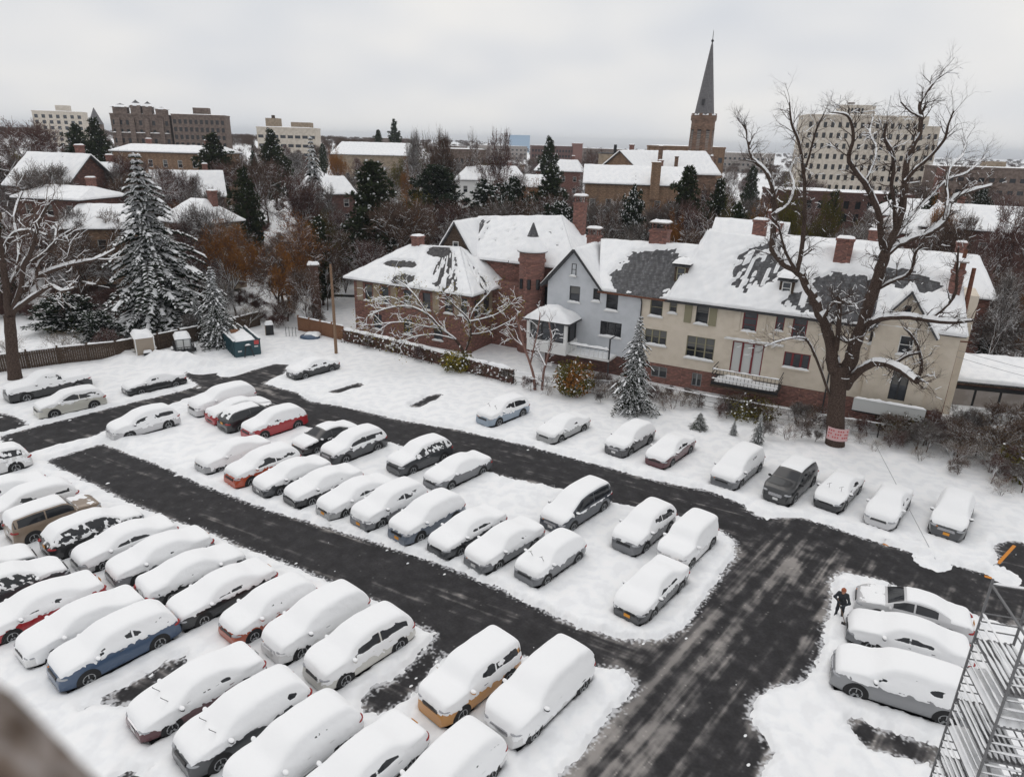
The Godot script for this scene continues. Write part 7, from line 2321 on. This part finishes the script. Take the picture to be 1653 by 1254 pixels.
func trailers() -> void:
	var o := thing("box_trailer", "small tan enclosed cargo trailer with snowy rounded roof by the fence", "trailer", Vector3(-35.4, 0, -62.4), deg_to_rad(35.0))
	part(o, "body", mesh_box(Vector3(0, 1.25, 0), Vector3(1.6, 1.75, 2.6)), M.trailer_tan)
	for s in [-1, 1]:
		for z in [-1.3, 1.3]:
			part(o, "corner_trim", mesh_box(Vector3(s * 0.79, 1.25, z * 0.995), Vector3(0.09, 1.77, 0.09)), M.white_paint)
		var wl := MB.new()
		wl.tube(PackedVector3Array([Vector3(s * 0.82, 0.33, -0.1), Vector3(s * 1.02, 0.33, -0.1)]), PackedFloat32Array([0.33, 0.33]), 14)
		var wh := part(o, "wheel", wl.mesh(), M.rubber)
		part(wh, "mudguard", mesh_box(Vector3(s * 0.92, 0.72, -0.1), Vector3(0.28, 0.08, 0.95)), M.white_paint)
	part(o, "roof_snow", mound(Vector3(0, 2.1, 0), 1.75, 2.75, 0.42), M.snow)
	part(o, "tool_box", mesh_box(Vector3(0.1, 0.62, 1.65), Vector3(0.7, 0.45, 0.45)), M.iron)
	part(o, "box_snow", mound(Vector3(0.1, 0.82, 1.65), 0.75, 0.5, 0.22), M.snow)
	var dr := MB.new()
	dr.bar(Vector3(0.5, 0.4, 1.3), Vector3(0, 0.4, 2.5), 0.08, 0.08)
	dr.bar(Vector3(-0.5, 0.4, 1.3), Vector3(0, 0.4, 2.5), 0.08, 0.08)
	part(o, "drawbar", dr.mesh(), M.iron)
	var u := thing("utility_trailer", "open utility trailer with mesh ramp and snow-covered load", "trailer", Vector3(-32.2, 0, -63.6), deg_to_rad(30.0))
	part(u, "deck", mesh_box(Vector3(0, 0.55, 0), Vector3(1.7, 0.12, 2.8)), M.iron)
	part(u, "load", mesh_box(Vector3(0, 1.15, -0.15), Vector3(1.3, 1.1, 2.0)), M.grey_metal)
	part(u, "load_snow", mound(Vector3(0, 1.68, -0.15), 1.45, 2.15, 0.42), M.snow)
	part(u, "front_sheet", mesh_box(Vector3(0, 1.12, 0.88), Vector3(1.1, 0.85, 0.05)), M.curtain)
	part(u, "load_frame", mesh_box(Vector3(0, 1.12, 0.92), Vector3(0.06, 1.0, 0.05)), M.iron)
	for s in [-1, 1]:
		var rl := MB.new()
		rl.bar(Vector3(s * 0.85, 0.95, -1.4), Vector3(s * 0.85, 0.95, 1.4), 0.05, 0.05)
		rl.bar(Vector3(s * 0.85, 0.5, 1.4), Vector3(s * 0.85, 1.7, 1.4), 0.05, 0.05)
		part(u, "side_rail", rl.mesh(), M.iron)
		var wl := MB.new()
		wl.tube(PackedVector3Array([Vector3(s * 0.9, 0.33, 0), Vector3(s * 1.1, 0.33, 0)]), PackedFloat32Array([0.33, 0.33]), 14)
		part(u, "wheel", wl.mesh(), M.rubber)
		part(u, "wheel_snow", snow_bar(Vector3(s, 0.62, -0.5), Vector3(s, 0.62, 0.5), 0.35, 0.25), M.snow)
	var rp := MB.new()
	for i in 7:
		rp.bar(Vector3(-0.8 + i * 0.266, 0.45, 1.45), Vector3(-0.8 + i * 0.266, 1.0, 1.5), 0.04, 0.04)
	rp.bar(Vector3(-0.82, 1.0, 1.5), Vector3(0.82, 1.0, 1.5), 0.05, 0.05)
	part(u, "ramp", rp.mesh(), M.iron)
	# bins and clutter by the fence
	var bin := thing("wheeled_bin", "dark wheeled bin with a cap of snow behind the dumpster", "bin", Vector3(-26.2, 0, -70.6), 0.4)
	part(bin, "body", mesh_box(Vector3(0, 0.65, 0), Vector3(0.8, 1.3, 0.8)), M.iron)
	part(bin, "lid_snow", mound(Vector3(0, 1.3, 0), 0.9, 0.9, 0.35), M.snow)
	part(bin, "side_panel", mesh_box(Vector3(-0.42, 0.7, 0.1), Vector3(0.06, 1.1, 0.6)), M.trailer_tan)
	var pile := thing("tarp_heap", "heap of blue tarpaulin and scrap under snow beside the board fence", "heap", Vector3(-21.6, 0, -69.6))
	var tp := MB.new()
	tp.ellipsoid(Vector3(0, 0.25, 0), Vector3(1.1, 0.4, 0.7), 12, 6)
	part(pile, "tarpaulin", tp.mesh(), M.paint_blue)
	part(pile, "snow", mound(Vector3(0.2, 0.45, -0.2), 1.6, 1.2, 0.35), M.snow)
	for i in 4:
		var r := MB.new()
		r.bar(Vector3(-1.6 - i * 0.35, 0, -0.4), Vector3(-1.6 - i * 0.35, 1.2, -0.4), 0.04, 0.04)
		r.bar(Vector3(-1.6 - i * 0.35, 1.1, -0.4), Vector3(-1.3 - i * 0.35, 1.1, -0.2), 0.03, 0.03)
		part(pile, "rack_post", r.mesh(), M.iron)

func poles() -> void:
	var o := thing("wooden_pole", "plain wooden pole standing in the snow beyond the far row", "pole", Vector3(-17.5, 0, -64.4))
	var g := MB.new()
	g.tube(PackedVector3Array([Vector3(0, -0.2, 0), Vector3(0.02, 4.5, 0), Vector3(0.0, 9.0, 0)]), PackedFloat32Array([0.16, 0.14, 0.11]), 8)
	part(o, "shaft", g.mesh(), M.pole_wood)
	part(o, "pole_cap", mesh_box(Vector3(0, 9.05, 0), Vector3(0.2, 0.1, 0.2)), M.iron)
	for q in [["utility_pole", "rusty brown utility pole at the corner of the cream house", Vector3(32.7, 0, -48.6), Vector3(0.9, 8.0, -1.4), Vector3(1.3, 12.4, -2.2)], ["utility_pole", "second leaning brown utility pole behind the cream house corner", Vector3(34.8, 0, -54.0), Vector3(0.6, 7.0, -0.6), Vector3(1.0, 13.2, -1.0)]]:
		var p := thing(q[0], q[1], "pole", q[2])
		var k := MB.new()
		k.tube(PackedVector3Array([Vector3(0, -0.2, 0), q[3], q[4]]), PackedFloat32Array([0.2, 0.18, 0.14]), 8)
		part(p, "shaft", k.mesh(), M.rust_pole)
		var arm := MB.new()
		arm.bar(q[3] + Vector3(-0.1, -1.0, 0), q[3] + Vector3(1.0, -1.0, 0.2), 0.09, 0.09)
		part(p, "bracket", arm.mesh(), M.rust_pole)
	var pl := thing("brick_pillar", "dark square brick pillar with snow cap behind the board fence", "pillar", Vector3(-22.6, 0, -76.0), 0.3)
	part(pl, "shaft", mesh_box(Vector3(0, 3.4, 0), Vector3(1.0, 6.8, 1.0)), M.dark_brick)
	part(pl, "cap", mesh_box(Vector3(0, 6.85, 0), Vector3(1.3, 0.14, 1.3)), M.grey_concrete)
	part(pl, "cap_snow", mound(Vector3(0, 6.9, 0), 1.35, 1.35, 0.3), M.snow)
	var wires := [["power_line", "thin wire hanging above the yard right of the great tree", Vector3(33.4, 6.4, -50.0), Vector3(48.0, 4.6, -44.0)], ["power_line", "second thin wire below the first, right of the utility pole", Vector3(33.4, 5.9, -50.0), Vector3(48.0, 3.9, -44.0)], ["guy_wire", "taut guy wire slanting from the great tree to the road edge", Vector3(25.0, 2.2, -44.6), Vector3(22.7, 0.1, -31.1)]]
	for q in wires:
		var w := thing(q[0], q[1], "wire", q[2])
		var e: Vector3 = q[3] - q[2]
		var pts := PackedVector3Array()
		var rr := PackedFloat32Array()
		for i in 13:
			var t := i / 12.0
			pts.append(e * t + Vector3.DOWN * (0.35 if q[0] == "power_line" else 0.0) * 4.0 * t * (1.0 - t))
			rr.append(0.014)
		var k := MB.new()
		k.tube(pts, rr, 4)
		part(w, "cable", k.mesh(), M.grey_metal)

func garage() -> void:
	var o := thing("garage", "low dark garage with thick snow on its roof at the right edge", "garage", Vector3(41.2, 0, -54.5), deg_to_rad(-14.0))
	part(o, "wall", mesh_box(Vector3(0, 1.15, -2.0), Vector3(9.4, 2.3, 5.0)), M.dark_brick)
	part(o, "fascia", mesh_box(Vector3(0, 2.25, 0.6), Vector3(10.0, 0.35, 0.25)), M.timber)
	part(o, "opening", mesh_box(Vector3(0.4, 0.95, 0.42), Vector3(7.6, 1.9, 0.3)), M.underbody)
	roof_plane(o, Vector3(-5.2, 2.35, 0.8), Vector3(5.2, 2.35, 0.8), Vector3(5.2, 3.3, -4.4), Vector3(-5.2, 3.3, -4.4), M.slate, 0.3, [], 0.0, 0.3)
	for i in 4:
		part(o, "door_panel", mesh_box(Vector3(-2.9 + i * 1.9, 0.85, 0.6), Vector3(1.7, 1.5, 0.06)), M.grey_concrete)
	var dw := thing("white_screen", "pale curved garden screen in front of the garage", "screen", Vector3(38.6, 0, -50.6), deg_to_rad(-14.0))
	var p := PackedVector3Array()
	for j in 2:
		for i in 13:
			var t := i / 12.0 * 2.0 - 1.0
			p.append(Vector3(t * 3.2, j * 1.3 * (1.0 - 0.25 * t * t), 0.5 * t * t))
	var g := MB.new()
	g.grid(p, 13, 2)
	part(dw, "panel", g.mesh(), M.curtain)
	part(dw, "snow_cap", snow_bar(Vector3(-2.6, 1.05, 0.3), Vector3(2.6, 1.05, 0.3), 0.2, 0.12), M.snow)

func fire_escape() -> void:
	var o := thing("fire_escape", "black iron fire escape with snow-laden landings at the bottom right corner", "fire escape", Vector3(11.15, -1.0, -12.0), deg_to_rad(-14.0))
	var w := 0.85
	var d := 1.9
	var tops := [11.8, 11.65, 11.65, 11.8]
	var at := [Vector3(0, 0, 0), Vector3(w, 0, 0), Vector3(w, 0, -d), Vector3(0, 0, -d)]
	for i in 4:
		var g := MB.new()
		g.box(at[i] + Vector3(0, tops[i] / 2, 0), Vector3(0.045, tops[i], 0.045))
		part(o, "post", g.mesh(), M.snowy_iron)
	var levels := [1.6, 2.6, 3.5, 4.5, 5.4, 6.3, 7.3, 8.2, 9.2, 10.1]
	for n in levels.size():
		var y: float = levels[n]
		var lv := part(o, "landing", mesh_box(Vector3(w / 2, y - 0.05, -d / 2), Vector3(w, 0.04, d)), M.snowy_iron)
		for i in 7:
			part(lv, "slat", mesh_box(Vector3(0.06 + i * (w - 0.12) / 6.0, y - 0.015, -d / 2), Vector3(0.05, 0.03, d)), M.snowy_iron)
		var p := PackedVector3Array()
		for j in 22:
			for i in 14:
				var u := i / 13.0
				var v := j / 21.0
				var q := Vector3(u * w, y, -v * d)
				var h := 0.02 + 0.05 * n3(q + Vector3(n * 5, 0, 0), 1.7) + 0.05 * n3(q + Vector3(0, n * 7, 0), 6.0)
				h += 0.05 if (i % 4) != 0 else -0.02
				h += 0.045 if n % 2 == 0 else 0.02
				if i == 0 or j == 0 or i == 13 or j == 21:
					h = -0.02
				p.append(q + Vector3(0, h, 0))
		var s := MB.new()
		s.grid(p, 14, 22)
		if n % 2 == 0:
			part(lv, "landing_snow", s.mesh(), M.snow)
		else:
			for i in 7:
				part(lv, "slat_snow", snow_bar(Vector3(0.06 + i * (w - 0.12) / 6.0, y, -0.03), Vector3(0.06 + i * (w - 0.12) / 6.0, y, -d + 0.03), 0.075, 0.06), M.snow)
			for i in 8:
				part(lv, "cross_bar", mesh_box(Vector3(w / 2, y - 0.03, -0.1 - i * (d - 0.2) / 7.0), Vector3(w, 0.03, 0.03)), M.snowy_iron)
		for k in [0.24, 0.48, 0.72]:
			var r := MB.new()
			for i in 4:
				if y + k < tops[i]:
					r.bar(at[i] + Vector3(0, y + k, 0), at[(i + 1) % 4] + Vector3(0, y + k, 0), 0.025, 0.025)
			var rl := part(o, "rail", r.mesh(), M.snowy_iron)
			part(rl, "rail_snow", snow_bar(at[0] + Vector3(0, y + k + 0.02, 0), at[1] + Vector3(0, y + k + 0.02, 0), 0.06, 0.04), M.snow)
			part(rl, "rail_snow", snow_bar(at[3] + Vector3(0, y + k + 0.02, 0), at[0] + Vector3(0, y + k + 0.02, 0), 0.06, 0.04), M.snow)
		if n % 3 == 1:
			var st := MB.new()
			st.bar(Vector3(0.05, y, -0.1), Vector3(w - 0.05, y - 1.7, -0.2), 0.03, 0.07)
			part(o, "brace", st.mesh(), M.snowy_iron)
	for i in [0, 3]:
		part(o, "top_snow", snow_bar(at[i] + Vector3(0, 11.68, 0), at[i] + Vector3(w, 11.68, 0), 0.06, 0.05), M.snow)
	var rr := MB.new()
	rr.bar(Vector3(0, 11.65, 0), Vector3(w, 11.65, 0), 0.04, 0.04)
	rr.bar(Vector3(0, 11.65, -d), Vector3(w, 11.65, -d), 0.04, 0.04)
	rr.bar(Vector3(0, 11.65, 0), Vector3(0, 11.65, -d), 0.04, 0.04)
	rr.bar(Vector3(0, 10.9, 0), Vector3(w, 10.9, 0), 0.03, 0.03)
	part(o, "top_rail", rr.mesh(), M.snowy_iron)
	var o2 := thing("iron_frame", "second black iron frame with snow-laden rungs at the right edge", "frame", Vector3(12.2, -0.5, -11.8), deg_to_rad(-14.0))
	for x in [0.0, 0.7]:
		part(o2, "post", mesh_box(Vector3(x, 5.9 + (0.2 if x > 0 else 0.0), 0), Vector3(0.06, 11.8, 0.06)), M.snowy_iron)
	for i in 24:
		var rg := part(o2, "rung", mesh_box(Vector3(0.35, 2.0 + i * 0.4, -0.3), Vector3(0.75, 0.05, 0.6 if i % 3 == 0 else 0.08)), M.snowy_iron)
		part(rg, "rung_snow", mound(Vector3(0.35, 2.03 + i * 0.4, -0.3), 0.72, 0.56 if i % 3 == 0 else 0.1, 0.09), M.snow)

func ledge() -> void:
	# the sill of the window the picture is taken from, very close
	var o := thing("stone_ledge", "blurred brown stone ledge with snow at the bottom left corner", "ledge", Vector3(-0.63, 19.53, -0.56))
	var p := PackedVector3Array()
	for j in 20:
		for i in 20:
			var u := i / 19.0
			var v := j / 19.0
			var q := Vector3(-0.35 + u * 0.55, 0, 0.28 - v * 0.5)
			var side := q.x * 0.75 + (-q.z) * 0.66 - 0.02
			var h := 0.055 - maxf(side, -0.06) * 0.9 + 0.02 * n3(q, 14.0)
			q.y = h - 0.35 * maxf(side - 0.05, 0.0) * 4.0
			p.append(q)
	var g := MB.new()
	g.grid(p, 20, 20)
	part(o, "stone", g.mesh(), M.dusty_stone)
	var s := MB.new()
	var sp := PackedVector3Array()
	for j in 16:
		for i in 16:
			var q := Vector3(-0.3 + i / 15.0 * 0.30, 0.0, 0.26 - j / 15.0 * 0.26)
			var k := n3(q + Vector3(3, 0, 0), 9.0)
			q.y = 0.115 + 0.06 * k - 0.02 - 0.25 * maxf(q.x + 0.16, 0.0)
			sp.append(q)
	s.grid(sp, 16, 16)
	part(o, "snow_patch", s.mesh(), M.snow)
	part(o, "sill_block", mesh_box(Vector3(-0.36, -0.16, 0.20), Vector3(0.4, 0.26, 0.8)), M.dusty_stone, Vector3.ZERO, Basis(Vector3.UP, 0.72))

# ---- the person

func capsule(p: Vector3, a: Vector3, b: Vector3, ra: float, rb: float) -> float:
	var ab := b - a
	var t := clampf((p - a).dot(ab) / maxf(ab.length_squared(), 1e-9), 0.0, 1.0)
	return p.distance_to(a + ab * t) - lerpf(ra, rb, t)

func field_mesh(bones: Array, cell: float, k: float) -> ArrayMesh:
	# surface nets over tapered bones joined with a smooth minimum
	var lo := Vector3(99, 99, 99)
	var hi := -lo
	for b in bones:
		for e in 2:
			var r: float = b[2 + e] + cell * 3.0
			lo = lo.min(b[e] - Vector3.ONE * r)
			hi = hi.max(b[e] + Vector3.ONE * r)
	var n := Vector3i(((hi - lo) / cell).ceil()) + Vector3i.ONE
	var f := PackedFloat32Array()
	f.resize(n.x * n.y * n.z)
	for z in n.z:
		for y in n.y:
			for x in n.x:
				var p := lo + Vector3(x, y, z) * cell
				var d := 9.0
				for b in bones:
					var c := capsule(p, b[0], b[1], b[2], b[3])
					var h := maxf(k - absf(d - c), 0.0) / k
					d = minf(d, c) - h * h * k * 0.25
				f[(z * n.y + y) * n.x + x] = d
	var g := MB.new()
	var at := {}
	var off := [0, 1, n.x, n.x + 1, n.x * n.y, n.x * n.y + 1, n.x * n.y + n.x, n.x * n.y + n.x + 1]
	for z in n.z - 1:
		for y in n.y - 1:
			for x in n.x - 1:
				var i := (z * n.y + y) * n.x + x
				var neg := 0
				for o in off:
					if f[i + o] < 0.0:
						neg += 1
				if neg == 0 or neg == 8:
					continue
				var sum := Vector3.ZERO
				var cnt := 0
				for e in [[0, 1], [2, 3], [4, 5], [6, 7], [0, 2], [1, 3], [4, 6], [5, 7], [0, 4], [1, 5], [2, 6], [3, 7]]:
					var fa := f[i + off[e[0]]]
					var fb := f[i + off[e[1]]]
					if (fa < 0.0) != (fb < 0.0):
						var t := fa / (fa - fb)
						var pa := Vector3(e[0] & 1, (e[0] >> 1) & 1, (e[0] >> 2) & 1)
						var pb := Vector3(e[1] & 1, (e[1] >> 1) & 1, (e[1] >> 2) & 1)
						sum += pa.lerp(pb, t)
						cnt += 1
				at[i] = g.v.size()
				g.v.append(lo + (Vector3(x, y, z) + sum / cnt) * cell)
	var sx := 1
	var sy := n.x
	var sz := n.x * n.y
	for i in at:
		for ax in [[sx, sy, sz], [sy, sz, sx], [sz, sx, sy]]:
			var j: int = i + ax[0]
			if j >= f.size() or (f[i] < 0.0) == (f[j] < 0.0):
				continue
			var a: int = i
			var b: int = i - ax[1]
			var c: int = i - ax[1] - ax[2]
			var d: int = i - ax[2]
			if not (at.has(b) and at.has(c) and at.has(d)):
				continue
			var q := [at[a], at[b], at[c], at[d]]
			if f[i] > 0.0:
				q.reverse()
			for t in [[0, 2, 1], [0, 3, 2]]:
				g.ix.append(q[t[0]]); g.ix.append(q[t[1]]); g.ix.append(q[t[2]])
	return g.mesh()

func hand_bones(w: Vector3, d: Vector3, side: Vector3) -> Array:
	# palm, four bent fingers of different lengths and a thumb from the side of the palm
	var o := []
	var up := side.cross(d).normalized()
	var palm := w + d * 0.085
	o.append([w, palm, 0.026, 0.03])
	var lens := [0.058, 0.07, 0.066, 0.05]
	for i in 4:
		var root: Vector3 = palm + side * (0.03 - i * 0.02)
		var k: Vector3 = root + d * lens[i] * 0.6
		var t: Vector3 = k + (d * 0.35 - up * 0.9).normalized() * lens[i] * 0.6
		o.append([root, k, 0.010, 0.009])
		o.append([k, t, 0.009, 0.008])
	var th := w + d * 0.03 + side * 0.03
	o.append([th, th + (side * 0.8 + d * 0.6).normalized() * 0.045, 0.012, 0.010])
	o.append([th + (side * 0.8 + d * 0.6).normalized() * 0.045, th + (side * 0.3 + d * 0.9).normalized() * 0.075 + side * 0.02, 0.010, 0.008])
	return o

func person() -> void:
	# stands bent a little forward at the nose of the silver car, both hands on a snow shovel
	var o := thing("person", "person in dark jacket and orange cap shovelling snow beside the silver sedan", "person", Vector3(15.35, 0.04, -26.1), deg_to_rad(-35.0))
	var hip := Vector3(0, 0.92, -0.04)
	var chest := Vector3(0, 1.28, 0.10)
	var neck := Vector3(0, 1.46, 0.17)
	var head := Vector3(0, 1.60, 0.24)
	var bones := [[hip, chest, 0.155, 0.175], [chest, neck, 0.16, 0.065], [neck, head, 0.06, 0.07], [hip + Vector3(-0.08, 0, 0), hip + Vector3(0.08, 0, 0), 0.13, 0.13], [chest + Vector3(-0.14, 0.1, 0), chest + Vector3(0.14, 0.1, 0), 0.085, 0.085]]
	for s in [-1.0, 1.0]:
		var kn := Vector3(s * 0.12, 0.48, 0.07 if s > 0 else 0.02)
		var an := Vector3(s * 0.14, 0.08, 0.04 if s > 0 else -0.10)
		bones.append([hip + Vector3(s * 0.09, -0.04, 0), kn, 0.095, 0.065])
		bones.append([kn, an, 0.065, 0.05])
		bones.append([an, an + Vector3(s * 0.02, -0.04, 0.17), 0.055, 0.045])
	var hands := [Vector3(0.12, 0.98, 0.46), Vector3(-0.10, 1.12, 0.40)]
	var elbows := [Vector3(0.33, 1.08, 0.22), Vector3(-0.31, 1.16, 0.18)]
	for i in 2:
		var s := 1.0 if i == 0 else -1.0
		bones.append([chest + Vector3(s * 0.18, 0.10, 0.0), elbows[i], 0.07, 0.055])
		bones.append([elbows[i], hands[i], 0.055, 0.04])
	var body := part(o, "body", field_mesh(bones, 0.022, 0.06), M.jacket)
	for i in 2:
		var s := 1.0 if i == 0 else -1.0
		var d: Vector3 = (hands[i] - elbows[i]).normalized()
		part(body, "hand", field_mesh(hand_bones(hands[i], d, Vector3(0, 1, 0).cross(d).normalized() * -s), 0.006, 0.012), M.jacket)
	var hb := [[head + Vector3(0, 0.02, 0.0), head + Vector3(0, 0.07, -0.02), 0.085, 0.095], [head + Vector3(0, -0.05, 0.05), head + Vector3(0, -0.02, 0.03), 0.06, 0.075], [head + Vector3(0, 0.0, 0.095), head + Vector3(0, -0.025, 0.115), 0.012, 0.018], [head + Vector3(0.085, 0.0, -0.01), head + Vector3(0.088, 0.03, -0.015), 0.016, 0.02], [head + Vector3(-0.085, 0.0, -0.01), head + Vector3(-0.088, 0.03, -0.015), 0.016, 0.02]]
	var hd := part(body, "head", field_mesh(hb, 0.010, 0.03), M.skin)
	for s in [-1, 1]:
		var e := MB.new()
		e.ellipsoid(head + Vector3(s * 0.033, 0.02, 0.085), Vector3(0.012, 0.008, 0.008), 8, 5)
		part(hd, "eye", e.mesh(), M.grille)
	var mo := MB.new()
	mo.ellipsoid(head + Vector3(0, -0.055, 0.10), Vector3(0.025, 0.006, 0.008), 8, 5)
	part(hd, "mouth", mo.mesh(), M.sign_red)
	var cap := MB.new()
	cap.lathe(head + Vector3(0, 0.045, -0.01), [[0.108, 0.0], [0.110, 0.03], [0.098, 0.075], [0.06, 0.115], [0.0, 0.128]], 14)
	cap.ellipsoid(head + Vector3(0, 0.175, -0.01), Vector3(0.03, 0.03, 0.03), 8, 6)
	part(body, "cap", cap.mesh(), M.orange_cap)
	var sh := thing("snow_shovel", "snow shovel held by the person beside the silver sedan", "shovel", Vector3(15.35, 0.04, -26.1), deg_to_rad(-35.0))
	var st := MB.new()
	st.tube(PackedVector3Array([Vector3(-0.17, 1.28, 0.36), Vector3(0.36, 0.28, 0.62)]), PackedFloat32Array([0.016, 0.016]), 6)
	part(sh, "shaft", st.mesh(), M.pole_wood)
	var bl := MB.new()
	bl.box(Vector3(0.44, 0.13, 0.66), Vector3(0.46, 0.36, 0.02), Basis(Vector3.RIGHT, -0.5))
	part(sh, "blade", bl.mesh(), M.iron)
